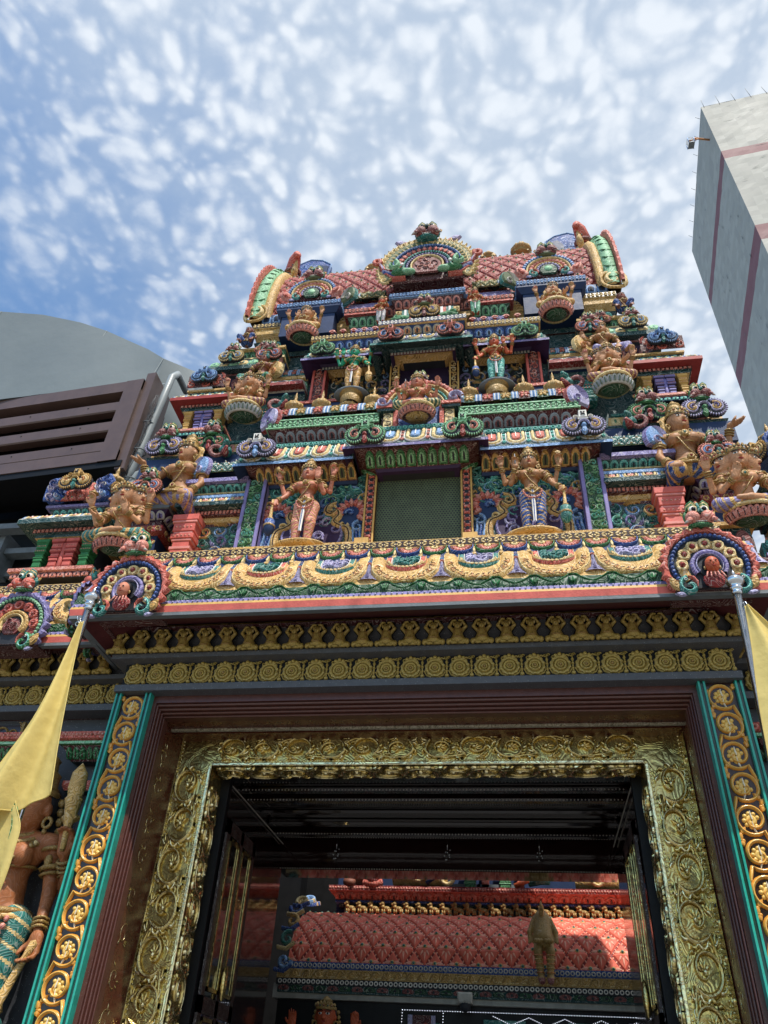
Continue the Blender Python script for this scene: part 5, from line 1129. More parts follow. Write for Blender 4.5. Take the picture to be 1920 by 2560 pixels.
# giant central arch
R=.66
m=kring(R,[(.78,1.06,'V',.08,'flame','y'),(.72,.79,'B',.10,'bead','b'),(.55,.72,'M',.09,'petal','S'),(.48,.55,'E',.10,'bead','t'),(.40,.48,'P',.09,'bead','L'),(.31,.38,'y',.11,'',''),],a0=-.45,a1=PI+.45,sq=1.,back='M')
plate(m,arcP(0,-.02,R*.32,-.8,PI+.8,16),.03,'m',.04,y0=-.06)
for k in range(8): strip(m,spiral((k%3-1)*.09,-.06+.09*(k//3),.08,k,.9,1,12),tap(12,.02,.5),.02,'M' if k%2 else 'K',y0=-.085)
box(m,-.5,.5,0,.5,-.2,.45,'M')
for q in (-1,1):
    e=MB(); ball(e,(0,0,0),(.15,.07,.065),'G',12,8); ball(e,(-.11,-.02,-.03),(.10,.06,.045),'g',10,6); strip(e,spiral(.12,.09,.10,2,.9,1,12),tap(12,.07,.5),.06,'g',y0=-.05); ball(e,(-.02,-.09,.06),(.03,.02,.03),'eyew',6,4)
    m.put(e,T(q*.36,-.11,-.16,s=(q,1,1)))
    e=MB()
    for k,c in enumerate(('S','B','l','R')): strip(e,[(.30+.0*k,-.22+.03*k),(.48,-.22+.035*k),(.60+.015*k,-.10+.02*k),(.63+.015*k,.06),(.70,.14+.02*k)],[.05,.06,.07,.06,.05],.10+.01*k,c)
    torus(e,(.72,-.1,.16),(0,-1,0),.05,.03,'S',10,6); m.put(e,T(s=(q,1,1)))
o=part('centre_arch',at(m,0,.40,11.16)); obj('monster_mask',at(monster(.33,'m','T','T','E'),0,.34,11.76),o)
for q in (-1,1): m=MB(); leaf(m,0,0,.42,.2,PI/2-q*1.1,.05,'S'); leaf(m,q*.1,.05,.3,.15,PI/2-q*1.2,.06,'l',y0=-.03); obj('side_crest',at(m,q*.24,.42,11.80,s=.7),o)
# roof side arches
def rarch():
    m=kring(.37,[(.84,1.02,'B',.06,'petal','b'),(.74,.84,'y',.07,'',''),(.56,.74,'S',.05,'bead','K'),(.46,.56,'Y',.06,'',''),(.32,.46,'P',.06,'bead','l')],a0=-.35,a1=PI+.35,sq=.95,back='M'); box(m,-.28,.28,0,.35,-.12,.25,'M')
    plate(m,arcP(0,-.02,.12,-.8,PI+.8,12),.03,'H',.04,y0=-.04); dome(m,0,0,.07,.03,'g',8,y0=-.06)
    for q in (-1,1): m.put(makara(.26,'T','S','K'),T(q*.20,-.07,-.10,s=(-q,1,1))); e=MB(); leaf(e,.30,-.14,.26,.16,.9,.06,'K'); leaf(e,.32,-.12,.16,.08,.9,.03,'S',y0=-.06); m.put(e,T(s=(q,1,1),y=-.04))
    return m
for q in (-1,1):
    o=part('roof_arch',at(rarch(),q*1.68,.46,10.90)); obj('monster_mask',at(monster(.26,'m','G','V'),q*1.68,.46,11.22),o)
    m=MB(); corn(m,-.40,.40,.55,.4,[(.0,10.42),(.06,10.50),(.06,10.64),(.0,10.65)],['N','N','b'],'N'); rows(m,-.4,.4,.55,.3,[(.062,10.54),(.062,10.635)],lambda w,h,i:xflower(w,h,'b','N',.012),.09); box(m,-.38,.38,.56,.9,10.0,10.42,'N'); part('arch_shelf',at(m,q*1.68,-.12,0))
    # mini rolls beside the giant arch
    d=diamonds(.62,1.0,[(-.66+.13*cos(t),10.84+.18*sin(t)) for t in np.linspace(-.2,PI,10)],3,6,'D','V','y','Y'); d.put(bandbarrel(.98,1.12,.66,10.84,.14,1,[('t','T')],1.3)); box(d,.6,1.15,.6,.9,10.5,10.78,'L'); rows(d,.62,1.1,.6,.2,[(0,10.56),(.03,10.70)],lambda w,h,i:lotus(w,h,'L','D',.014,'l'),.12); box(d,.56,1.18,.50,.9,10.48,10.54,'K')
    part('rolled_moulding',d if q>0 else mirror(d)); c=at(crest(.16,'V','w','T'),1.13,.55,10.86,rz=.6); part('crest_shield',c if q>0 else mirror(c))
for x,y,z,h in ((-1.05,1.42,12.78,.30),(.88,1.42,12.78,.30),(1.42,1.42,12.84,.42),(-1.75,1.42,12.46,0)):
    if h: m=finial(h); tube(m,[(0,0,-.4),(0,0,.02)],.045,'gd',8); ann_=MB(); ann(ann_,0,.0,.04,.14,.04,'gd',0,PI,n=24,scal=22); m.put(ann_,T(y=-.05)); part('finial',at(m,x,y,z))
for q in (-1,1):
    for x in (.72,.9): part('finial',at(finial(.16,'Y'),q*x,.66,11.02))
# ------------------------------------------------------------------ statues
def merge(P,Q): P=dict(P); P.update(Q); return P
L_down=dict(s=-1,e=(-.205,-.03,.62),w=(-.275,-.10,.50),d=(-.35,-.35,-.85),n=(.3,-1,0),item='club',cd=(.02,0,-1),cl=.40,curl=.8)
L_up=dict(s=-1,e=(-.235,.0,.66),w=(-.285,-.07,.83),d=(.1,-.15,1),item='drum',back=1,curl=.8)
R_front=dict(s=1,e=(.185,-.04,.63),w=(.135,-.15,.755),d=(0,-.1,1),n=(0,-1,0),curl=.2)
R_up=dict(s=1,e=(.24,.0,.67),w=(.275,-.07,.85),d=(-.05,-.15,1),item='conch',back=1,curl=.8)
P1=figure('stand',[L_down,L_up,R_front,R_up],g=.0075,head_s=1.22,sway=.6,legc=('K','Y'),skin='skin')
place_fig('goddess_statue','pink-legged four-armed statue left of the green window, club in its lowered hand',P1,(-1.10,-.24,5.87),1.0)
P2=figure('stand',[merge(L_down,dict(bc='T')),merge(L_up,dict(item='axe')),merge(R_front,dict(item='blade',curl=.9)),merge(R_up,dict(item='lotus'))],g=.0075,head_s=1.22,sway=-.3,legc=('B','Y'),skin='tan')
place_fig('goddess_statue','blue-and-gold-striped-leg statue right of the green window, club with green end',P2,(1.13,-.24,5.84),1.0,mirror=True)
for q,x in ((-1,-1.10),(1,1.13)):
    m=MB(); lathe(m,[(.01,-.03),(.22,-.03),(.27,-.01),(.27,.005),(.01,.01)],'Y',22,sy=.6); lathe(m,[(.01,-.16),(.12,-.16),(.15,-.03)],'Y',16,sy=.6); part('statue_ledge',at(m,x,-.24,5.855))
# upper standing pair
P3=figure('stand',[merge(R_front,dict(s=-1,e=(-.185,-.04,.63),w=(-.15,-.15,.755),curl=.5)),merge(L_up,dict(item='axe')),merge(L_down,dict(s=1,e=(.205,-.03,.62),w=(.255,-.10,.52),d=(.3,-.35,-.85),cd=(.05,0,-1),bc='Y',k=-1)),merge(R_up,dict(item='conch'))],g=.0085,head_s=1.2,legc=('Y','O'),skin='gsk',female=False)
place_fig('green_god_statue','green-skinned four-armed statue on a round disc above the rolled cornice, left side',P3,(-.83,.04,8.30),.77)
P4=figure('stand',[L_down,merge(L_up,dict(item='conch')),merge(R_front,dict(item='blade',curl=.8)),merge(R_up,dict(item='axe'))],g=.0085,head_s=1.2,legc=('t','T'),skin='osk',female=False,sway=.3)
place_fig('red_god_statue','red-brown four-armed statue with green-striped legs on a disc right of the dark upper screen',P4,(.87,.04,8.25),.79)
for x,z in ((-.83,8.28),(.87,8.23)):
    m=MB(); lathe(m,[(.01,-.015),(.20,-.015),(.21,0),(.20,.012),(.01,.012)],'X',24,sy=.7); part('statue_ledge',at(m,x,.06,z)); m=MB(); lathe(m,[(.1,-.17),(.13,-.1),(.10,-.04),(.14,-.015)],'gd',14); part('statue_ledge',at(m,x,.06,z))
# seated three-faced corner statues
A3=[dict(s=-1,e=(-.22,-.02,.64),w=(-.26,-.10,.80),d=(.05,-.2,1),item='lotus',back=1,curl=.5),dict(s=-1,e=(-.17,-.06,.62),w=(-.09,-.155,.68),d=(.3,-.25,.9),curl=.2),
    dict(s=1,e=(.17,-.06,.62),w=(.13,-.16,.62),d=(.5,-.5,.2),n=(0,-.3,1),curl=.3),dict(s=1,e=(.23,-.02,.64),w=(.27,-.10,.79),d=(-.05,-.2,1),item='conch',back=1,curl=.6)]
PC=figure('lotus',A3,heads=3,g=.0075,head_s=1.24,legc=('L','Y'),skin='pch',crown='low')
place_fig('three_faced_statue','three-faced seated statue with purple-striped legs at the right end of the main eave',PC,(2.98,-.34,5.87),1.2,rx=.14,extra={'lotus_base':at(lotus_base(.22,.11,'M','K','H'),0,-.03,.03)})
PL=figure('lotus',A3,heads=3,g=.0075,head_s=1.24,legc=('T','Y'),skin='pch',crown='low')
place_fig('three_faced_statue','three-faced seated statue with teal-striped legs at the left end of the main eave',PL,(-2.93,-.34,5.90),1.18,rx=.14,mirror=True,extra={'lotus_base':at(lotus_base(.22,.11,'M','K','H'),0,-.03,.03)})
# attendants bearing the blue corner
AK=[dict(s=-1,e=(-.27,.0,.64),w=(-.30,-.07,.80),d=(-.85,-.2,.30),n=(-.2,-.2,1),curl=.15,k=1),dict(s=1,e=(.17,-.03,.60),w=(.14,-.11,.46),d=(-.2,-.5,-.7),curl=.4)]
PK=figure('kneel',AK,g=.0075,head_s=1.14,yaw=-.35,legc=('L','Y'),skin='tan',crown='tall',halo='Y')
place_fig('attendant_statue','large golden-brown crouching statue with purple-striped thigh, palm raised, left flank of tower',PK,(-2.66,.04,6.56),1.54)
PK2=figure('kneel',AK,g=.0075,head_s=1.14,yaw=-.35,legc=('B','Y'),skin='tan',crown='tall',halo='Y')
place_fig('attendant_statue','large crouching statue with blue-and-gold thigh, palm raised beside it, right flank of tower',PK2,(2.70,.04,6.52),1.54,mirror=True)
# goddess in the arched niche
AG=[merge(A3[0],dict(item='axe')),merge(A3[1],dict(w=(-.15,-.15,.70),item='blade')),merge(A3[2],{}),merge(A3[3],dict(item='lotus'))]
PG=figure('ease',AG,g=.0085,head_s=1.25,legc=('H','y'),skin='skin',crown='flame',halo='S')
place_fig('niche_goddess_statue','seated goddess with flame-like halo inside the arched niche at tower centre',PG,(0.0,-.20,7.62),.86,rx=.12,extra={'lotus_base':at(lotus_base(.20,.09,'M','K','Y'),0,-.04,-.01)})
# upper lotus seated pair
P5=figure('lotus',A3,heads=3,g=.0085,head_s=1.2,legc=('m','Y'),skin='pch',crown='low')
place_fig('lotus_god_statue','tan three-faced statue seated on a green lotus left of the rolled cornice',P5,(-2.10,.04,8.10),.98,rx=.05,extra={'lotus_base':at(lotus_base(.215,.12,'V','w','H'),0,-.03,-.01)})
place_fig('lotus_god_statue','tan three-faced statue seated on a green lotus right of the rolled cornice',P5,(2.13,.04,8.08),.98,rx=.05,extra={'lotus_base':at(lotus_base(.215,.12,'V','w','H'),0,-.03,-.01)})
# upper kneeling pair
AK2=[dict(s=-1,e=(-.2,-.02,.62),w=(-.17,-.08,.48),d=(-.1,-.4,-.9),curl=.3),dict(s=1,e=(.2,.0,.62),w=(.25,-.05,.72),d=(.3,-.2,.8),curl=.3)]
P6=figure('kneel',AK2,g=.0085,head_s=1.15,yaw=.15,legc=('T','G'),skin='brn',crown='tall',halo='Y')
place_fig('kneeling_statue','dark brown kneeling statue with a green leg high on the left shoulder of the tower',P6,(-2.10,.28,8.82),.88)
place_fig('kneeling_statue','golden kneeling statue with lilac leg high on the right shoulder of the tower',P6,(2.18,.28,8.82),.88,mirror=True,recol={'body':{'brn':'tan'},'garment':{'T':'L','G':'l'}})
# top tier
P7=figure('lotus',A3,g=.0095,head_s=1.3,legc=('Y','O'),skin='pch',crown='low',female=False,halo='Y')
for x,lab in ((-1.60,'small golden statue seated below the blue roof arch on the left'),(1.66,'small golden statue seated below the blue roof arch on the right')):
    place_fig('roof_god_statue',lab,P7,(x,.18,9.66),.86,extra={'lotus_base':at(lotus_base(.205,.12,'M','K','H'),0,-.03,-.01)})
P8=figure('stand',[merge(L_down,dict(item=None)),merge(R_front,dict(item='axe'))],g=.0095,head_s=1.3,legc=('w','l'),skin='osk',female=False)
place_fig('guard_statue','small standing guard statue with pale trousers left of the topmost little arch',P8,(-.62,.36,9.98),.52)
place_fig('guard_statue','small standing guard statue with pale green trousers right of the topmost little arch',P8,(.66,.36,9.98),.52,mirror=True,recol={'garment':{'w':'g','l':'t'}})
P9=figure('squat',[dict(s=-1,e=(-.2,-.05,.62),w=(-.16,-.15,.5),d=(0,-.3,-1),curl=.3),dict(s=1,e=(.2,-.05,.62),w=(.16,-.15,.5),d=(0,-.3,-1),curl=.3)],g=.01,head_s=1.5,legc=('B','N'),skin='brn',crown=None,female=False)
for x,lab in ((-2.50,'little squatting dwarf statue under the left end of the roof'),(2.55,'little squatting dwarf statue under the right end of the roof')):
    place_fig('dwarf_statue',lab,P9,(x,.45,9.86),.62,mirror=x>0)
# door guardian, partly behind the flag
AGd=[dict(s=1,e=(.168,.02,.60),w=(.205,-.04,.45),d=(.05,-.15,-1),n=(-.3,-1,0),item='club',cd=(-.34,-.05,-1),cl=.36,bc='T',curl=.9),
     dict(s=1,e=(.225,.06,.60),w=(.222,-.05,.735),d=(.05,-.25,1),item='axe',back=1,curl=.9),dict(s=-1,e=(-.22,-.02,.62),w=(-.2,-.14,.74),d=(0,-.1,1),curl=.2),dict(s=-1,e=(-.25,.03,.66),w=(-.30,-.05,.84),d=(0,-.1,1),item='drum',back=1)]
PGd=figure('stand',AGd,g=.0055,head_s=1.42,yaw=-.12,legc=('T','y'),skin='gor',sway=.3)
e=MB(); lathe(e,[(.01,-.06),(.012,.0),(.03,.10),(.036,.12),(.028,.13),(.034,.16),(.03,.22),(.001,.26)],'Y',10); PGd['held_club']=at(e,.225,-.08,.80,rx=.1)
place_fig('door_guardian_statue','life-size orange-skinned guardian statue left of the doorway, half hidden by the flag',PGd,(-3.27,.18,1.60),2.12)
m=MB(); box(m,-3.9,-2.66,-.1,.4,0,1.58,'std',bev=.02); 
# ------------------------------------------------------------------ gateway below the eave
GW=thing('temple_gateway','granite and brass framed temple doorway with golden relief friezes above it','gateway',(0,.4,0))
def gp(name,m,label=None): return obj(name,m,GW,label)
gp('plinth',m)
m=MB(); box(m,2.66,3.9,-.1,.4,0,1.58,'std',bev=.02); gp('plinth',m)
m=MB()
for q in (-1,1): box(m,min(q*2.62,q*6.2),max(q*2.62,q*6.2),.40,3.0,0,4.96,'std'); box(m,min(q*2.27,q*2.63),max(q*2.27,q*2.63),.0,3.,0,4.44,'st')
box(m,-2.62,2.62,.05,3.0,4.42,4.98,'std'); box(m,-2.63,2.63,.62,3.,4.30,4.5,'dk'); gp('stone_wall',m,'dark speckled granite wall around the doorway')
def stonefr(x0,x1,yf,depth):
    m=MB(); corn(m,x0,x1,yf,depth,[(0,4.43),(.17,4.44),(.17,4.50),(.13,4.505),(.13,4.715),(.24,4.72),(.24,4.765),(.16,4.77),(.15,4.80),(.18,4.90),(.22,4.99),(.26,5.02),(.0,5.04)],['st','st','st','std','st','st','st','std','std','std','M','M'],'M'); return m
gp('frieze_band',stonefr(-2.46,2.46,.0,.6)); m=stonefr(2.6,6.1,.38,.5); gp('frieze_band',m); gp('frieze_band',mirror(m))
# reliefs
S=SDF((-.14,-.09,-.01),(.14,.06,.30),.005)
S.ell((0,0,.06),(.085,.05,.05),.02); S.ell((0,0,.10),(.06,.05,.06),.03); S.ell((0,0,.15),(.058,.042,.04),.02); S.ell((0,-.012,.215),(.036,.036,.042),.008); S.cap((0,-.045,.215),(0,-.052,.205),.007,.009,.004)
for q in (-1,1):
    S.cap((q*.05,0,.16),(q*.095,-.0,.205),.022,.018,.01); S.cap((q*.095,0,.205),(q*.055,-.01,.265),.018,.014,.01); S.ell((q*.035,-.01,.268),(.028,.02,.014),.006)
    S.cap((q*.05,-.02,.045),(q*.105,-.03,.035),.032,.026,.015); S.ell((q*.105,-.035,.03),(.028,.026,.032),.006); S.cap((q*.06,-.04,.02),(q*.02,-.05,.015),.02,.014,.01)
dm=S.mb(lambda c,t:np.full(len(c),idx('fz')))
for r_,z_ in ((.036,.165),(.05,.145)): torus(dm,(0,-.032,z_),(0,-1,.25),r_,.005,'gd',12,4)
torus(dm,(0,0,.085),(0,-.1,1),.062,.009,'gd',14,5)
for q in (-1,1): ball(dm,(q*.014,-.046,.222),(.006,.004,.004),'D',5,4); ball(dm,(q*.04,-.01,.235),(.016,.014,.03),'fz',6,5)
ball(dm,(0,-.048,.194),(.009,.004,.003),'D',5,4); 
bk=MB()      # dark painted outline round each dwarf
P=[(-.12,-.005),(-.135,.04),(-.10,.07),(-.065,.13),(-.115,.19),(-.095,.285),(.095,.285),(.115,.19),(.065,.13),(.10,.07),(.135,.04),(.12,-.005)]; bk.add([(a,.0+.10*b,b) for a,b in P]+[(0,.014,.14)],[(i,(i+1)%12,12,-1) for i in range(12)],'blk')
dm.put(bk); dme=dm.mesh('dwarf_relief')
def place(me,name,x,y,z,rz=0,rx=0,s=1,label=None,grp=None):
    o=bpy.data.objects.new(name,me); C.objects.link(o); o.parent=GW; o.matrix_parent_inverse=Matrix.Translation(-Vector(GW.location)); o.location=(x,y,z); o.rotation_euler=(rx,0,rz); o.scale=s if hasattr(s,'__len__') else (s,s,s)
    if label:o['label']=label
    return o
for i in range(27): place(dme,'dwarf_relief',-2.66+.2047*i,-.225,4.765,rx=.22,s=(.74,.94,.80))
for q in (-1,1):
    for i in range(9): place(dme,'dwarf_relief',q*(2.98+.2047*i),.155,4.765,rx=.22,s=(.74,.94,.80))
    for i in range(2): place(dme,'dwarf_relief',q*2.70,.0+.2*i,4.762,rz=q*PI/2,s=(.74,.94,.80))
mm=MB(); ann(mm,0,.10,.055,.088,.016,'fz',n=24,scal=12); ann(mm,0,.10,.03,.055,.022,'fz',n=16); ann(mm,0,.10,.012,.03,.02,'fz',n=10); dome(mm,0,.10,.014,.03,'gd',8)
for k in range(3): dome(mm,(k-1)*.032,.185+.012*(k==1),.02,.02,'fz',7)
for q in (-1,1): strip(mm,spiral(q*.055,.175,.02,0,1,q,9),tap(9,.012,.6),.012,'fz'); strip(mm,[(q*.03,.012),(q*.07,.03),(q*.09,.07)],.012,.012,'fz')
tube(mm,[(.1,-.004,.01),(.1,-.004,.20)],.008,'fz',6); 
for z in (.03,.07,.11,.15): dome(mm,.1,z,.013,.018,'fz',7)
leaf(mm,.1,.005,.05,.04,PI/2,.015,'fz'); 
for q in (-1,1): strip(mm,spiral(.1+q*.014,.19,.016,0,1,q,8),tap(8,.01,.6),.012,'fz')
quad(mm,-.1,.1,0,.205,'blk',y0=.002); mme=mm.mesh('medallion_relief')
for i in range(25): place(mme,'medallion_relief',-2.49+.2075*i,-.134,4.506)
for q in (-1,1):
    for i in range(9): place(mme,'medallion_relief',q*(2.85+.2075*i),.246,4.506)
# jamb pilasters with running scrolls
def jamb():
    m=MB(); x0,x1,yf=2.29,2.62,-.12
    box(m,x0,x1,yf+.03,.2,0,4.435,'oge'); m.put(vine(.225,4.43,19,'og','og2','og3','oge',.024,True,'og'),T((x0+x1)/2,yf+.03,0))
    for xa,xb in ((x0,x0+.052),(x1-.052,x1)):
        box(m,xa,xb,yf,yf+.1,0,4.435,'trd'); box(m,xa-.001,xa+.014,yf-.012,yf+.1,0,4.436,'trf'); box(m,xb-.014,xb+.001,yf-.012,yf+.1,0,4.436,'trf')
    return m
a_=gp('jamb_pilaster',jamb()); gp('jamb_pilaster',mirror(jamb()))
# granite mouldings swept round the opening
def frame_sweep(prof,X0,Z0,fx=1.):
    m=MB(); V=[]
    for d,y in prof: V+=[(-X0+d*fx,y,0),(-X0+d*fx,y,Z0-d),(X0-d*fx,y,Z0-d),(X0-d*fx,y,0)]
    return V,grid_faces(len(prof),4)
m=MB(); pr=[(0,.05),(0,-.06),(.068,-.06),(.072,-.03),(.078,-.045),(.092,-.04),(.096,.0),(.102,-.012),(.116,-.006),(.12,.03),(.126,.02),(.138,.026),(.142,.06),(.148,.052),(.158,.058),(.16,.14)]
V,F=frame_sweep(pr,2.292,4.44,.55); m.add(V,F,'pu'); gp('granite_moulding',m)
m=MB(); V,F=frame_sweep([(0,.13),(.0,.62)],2.235,4.285,1.); m.add(V,F,'ma'); 
box(m,-2.235,2.235,.30,.33,4.262,4.284,'Z'); box(m,-2.235,2.235,.38,.42,4.268,4.285,'ma')
gp('marble_reveal',m)
# etched gold foliage on the marble reveal (faces inwards)
for q in (-1,1):
    m=MB(); r=random.Random(4)
    for k in range(15):
        z=.1+.28*k; s=1 if k%2 else -1
        strip(m,spiral(0,z,.08,s*1.2,1.0,s,18),tap(18,.004,.5),.0015,'bse')
        for j in range(4): a=r.uniform(0,6.28); leaf(m,.05*cos(a),z+.07*sin(a),.05,.010,a+.6,.0015,'bse')
    M=np.array([[0,-q*-1,0,q*2.233],[ -q*-1,0,0,.30],[0,0,1,0],[0,0,0,1]],float) if False else (np.array([[0,1,0,2.233],[-1,0,0,.29],[0,0,1,0],[0,0,0,1]],float) if q>0 else np.array([[0,-1,0,-2.233],[1,0,0,.29],[0,0,1,0],[0,0,0,1]],float))
    gp('gold_inlay',MB().put(m,M))
    if q<0: continue
    m=MB(); quad(m,-.075,.075,0,4.26,'bs',y0=-.006)
    for k in range(110): dome(m,-.055,.02+.0385*k,.008,.008,'bse',5,y0=-.006)
    for k in range(9): ann(m,.02,.25+.45*k,.004,.012,.006,'D',n=8,y0=-.006)
    for k in range(17): strip(m,spiral(0.01,.2+.24*k,.05,k,1,1 if k%2 else -1,14),tap(14,.018,.5),.014,'bs',y0=-.004)
    M=(np.array([[0,1,0,2.232],[-1,0,0,.515],[0,0,1,0],[0,0,0,1]],float) if q>0 else np.array([[0,-1,0,-2.232],[1,0,0,.515],[0,0,1,0],[0,0,0,1]],float)); gp('brass_edging',MB().put(m,M))
# repousse brass frame
def acanthus(w,h,n,c,c2,seed=0):
    H0=h; h=h/1.35; m=MB(); quad(m,-w/2,w/2,0,h,c,y0=-.001); ch=h/n
    for i in range(n):
        s=1 if i%2 else -1; R=min(w*.43,ch*.48); cx=s*w*.03; cz=ch*(i+.5)
        a0=-PI/2-s*.9; t=np.linspace(0,1,30); rr=R*(1.05-.15*t-.70*np.clip((t-.4)/.6,0,1)**1.2); aa=a0+s*2*PI*1.2*t
        P=np.vstack([[(-s*w*.40,cz-ch*.98),(-s*w*.43,cz-ch*.75)],np.stack([cx+rr*np.cos(aa),cz+rr*np.sin(aa)],1)])
        strip(m,P,np.concatenate([[R*.12,R*.24],np.linspace(R*.44,R*.16,30)]),.045,c); strip(m,P[2:]*1.0+[0,0],np.linspace(R*.07,R*.04,30),.012,c2,y0=-.040)
        dome(m,cx-s*.05*R,cz,R*.20,.06,c2,10)
        for k in range(9):          # leaf lobes thrown off the stem, curling outwards
            a=a0+s*(.25+k*.62); px,pz=cx+R*.98*cos(a),cz+R*.98*sin(a); b=a+s*.9; L_=R*(.62-.035*k)
            Q=np.array([(0,0),(.35,.10),(.7,.05),(.95,-.2),(.9,-.42)])*L_; Q=np.stack([px+Q[:,0]*cos(b)-Q[:,1]*sin(b)*-s,pz+Q[:,0]*sin(b)+Q[:,1]*cos(b)*-s],1)
            strip(m,Q,[R*.16,R*.32,R*.27,R*.16,R*.06],.040,c if k%2 else c2)
        for k in range(4):
            a=PI/2+s*(1.2-k*.75); leaf(m,cx-s*.1*R,cz+.05*R,R*.62,R*.26,a,.030,c)
        for k in range(5): b=PI/2+s*(1.25-.55*k); leaf(m,-s*w*.40,cz-ch*.55,R*(.95-.08*k),R*.26,b,.034,c2 if k%2 else c)
        for k in range(3): b=PI/2-s*(.9-.6*k); leaf(m,-s*w*.44,cz+ch*.12,R*.62,R*.22,b,.030,c)
        dome(m,-s*w*.42,cz-ch*.5,R*.13,.05,c2,8)
    m.V=[np.column_stack([np.clip(v[:,0],-w/2,w/2),v[:,1],np.clip(v[:,2],0,h)*1.35]) for v in m.V]
    return m
def beadrow(m,x0,z0,x1,z1,n,r,c='bse',y0=-.004):
    for k in range(n): t=(k+.5)/n; dome(m,x0+(x1-x0)*t,z0+(z1-z0)*t,r,r*1.1,c,6,y0=y0)
def bframe():
    m=MB(); box(m,1.905,2.25,.605,.92,0,4.33,'bs'); m.put(acanthus(.25,4.02,12,'bs','bse',1),T(2.085,.605,.02)); 
    box(m,1.905,1.935,.59,.62,0,4.05,'bse',bev=.006); box(m,2.225,2.25,.585,.62,0,4.33,'bs',bev=.006)
    u=MB(); beadrow(u,1.947,0,1.947,4.03,125,.009); beadrow(u,2.215,0,2.215,4.3,130,.009); m.put(u,T(y=.605)); return m
a_=gp('brass_jamb',bframe()); gp('brass_jamb',mirror(bframe()))
m=MB(); box(m,-1.935,1.935,.604,.92,4.05,4.332,'bs')
a1=acanthus(.20,1.86,6,'bs','bse',2); 
m.put(a1,np.array([[0,0,1,.02],[0,1,0,.604],[1,0,0,4.20],[0,0,0,1]],float)); m.put(a1,np.array([[0,0,-1,-.02],[0,1,0,.604],[1,0,0,4.20],[0,0,0,1]],float))
box(m,-1.905,1.905,.585,.62,4.05,4.078,'bse',bev=.006); u=MB(); beadrow(u,-1.9,4.092,1.9,4.092,120,.009); beadrow(u,-1.9,4.318,1.9,4.318,120,.009); m.put(u,T(y=.604)); gp('brass_lintel',m)
# corner rosettes + carved inner reveals
a1=acanthus(.26,3.8,13,'bs','bse',3)
for q in (-1,1):
    M=np.array([[0,1,0,1.903],[-1,0,0,.76],[0,0,1,.1],[0,0,0,1]],float) if q>0 else np.array([[0,-1,0,-1.903],[1,0,0,.76],[0,0,1,.1],[0,0,0,1]],float); gp('brass_reveal',MB().put(MB().put(a1,T(s=(1,.45,1))),M))
a1=acanthus(.26,3.78,13,'bs','bse',5); gp('brass_reveal',MB().put(MB().put(a1,T(s=(1,.45,1))),np.array([[0,0,1,-1.89],[1,0,0,.76],[0,1,0,4.048],[0,0,0,1]],float)))
# passage: polished dark walls, coffered ceiling, beams with bead lines
m=MB()
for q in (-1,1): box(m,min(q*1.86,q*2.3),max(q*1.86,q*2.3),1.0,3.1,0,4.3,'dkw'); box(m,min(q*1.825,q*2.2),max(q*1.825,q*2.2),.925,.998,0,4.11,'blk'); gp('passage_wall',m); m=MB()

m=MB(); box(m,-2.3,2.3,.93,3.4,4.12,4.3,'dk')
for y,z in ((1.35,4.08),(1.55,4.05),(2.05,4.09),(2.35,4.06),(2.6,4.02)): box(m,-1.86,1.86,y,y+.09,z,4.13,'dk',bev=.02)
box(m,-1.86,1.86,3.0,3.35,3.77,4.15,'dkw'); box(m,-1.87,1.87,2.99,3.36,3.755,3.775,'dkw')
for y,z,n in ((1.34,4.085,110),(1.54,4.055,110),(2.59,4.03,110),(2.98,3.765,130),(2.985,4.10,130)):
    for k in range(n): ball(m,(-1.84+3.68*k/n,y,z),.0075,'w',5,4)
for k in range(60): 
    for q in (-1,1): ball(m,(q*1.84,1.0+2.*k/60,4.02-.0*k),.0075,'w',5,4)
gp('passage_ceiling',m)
# folded-back door leaves
def leafdoor(q):
    m=MB(); x=q*1.80; t=.012; y0,y1=.98,1.85; Z=3.70
    for a,b,z0,z1 in ((y0,y0+.09,0,Z),(y1-.09,y1,0,Z),(y0,y1,Z-.12,Z),(y0,y1,2.20,2.32),(y0,y1,0,.25),((y0+y1)/2-.04,(y0+y1)/2+.04,2.3,Z),((y0+y1)/2-.04,(y0+y1)/2+.04,0,2.3)): box(m,x-t,x+t,a,b,z0,z1,'dkm')
    f=MB(); u=-q
    for a,b in ((y0+.10,(y0+y1)/2-.05),((y0+y1)/2+.05,y1-.10)):
        for z0,z1 in ((.3,2.18),(2.36,Z-.14)):
            for yy0,yy1,zz0,zz1 in ((a,a+.03,z0,z1),(b-.03,b,z0,z1),(a,b,z0,z0+.03),(a,b,z1-.03,z1)): box(f,min(x+u*t,x+u*(t+.008)),max(x+u*t,x+u*(t+.008)),yy0,yy1,zz0,zz1,'bs')
    ball(f,(x+u*(t+.03),(y0+y1)/2,2.45),(.03,.05,.14),'bs',8,6)
    g=MB(); box(g,x-.007,x+.007,y0+.05,y1-.05,.2,Z-.1,'gls')
    d=gp('door',m,'open glazed door leaf with brass beading'); obj('brass_beading',f,d); obj('glass_pane',g,d)
leafdoor(-1); leafdoor(1)
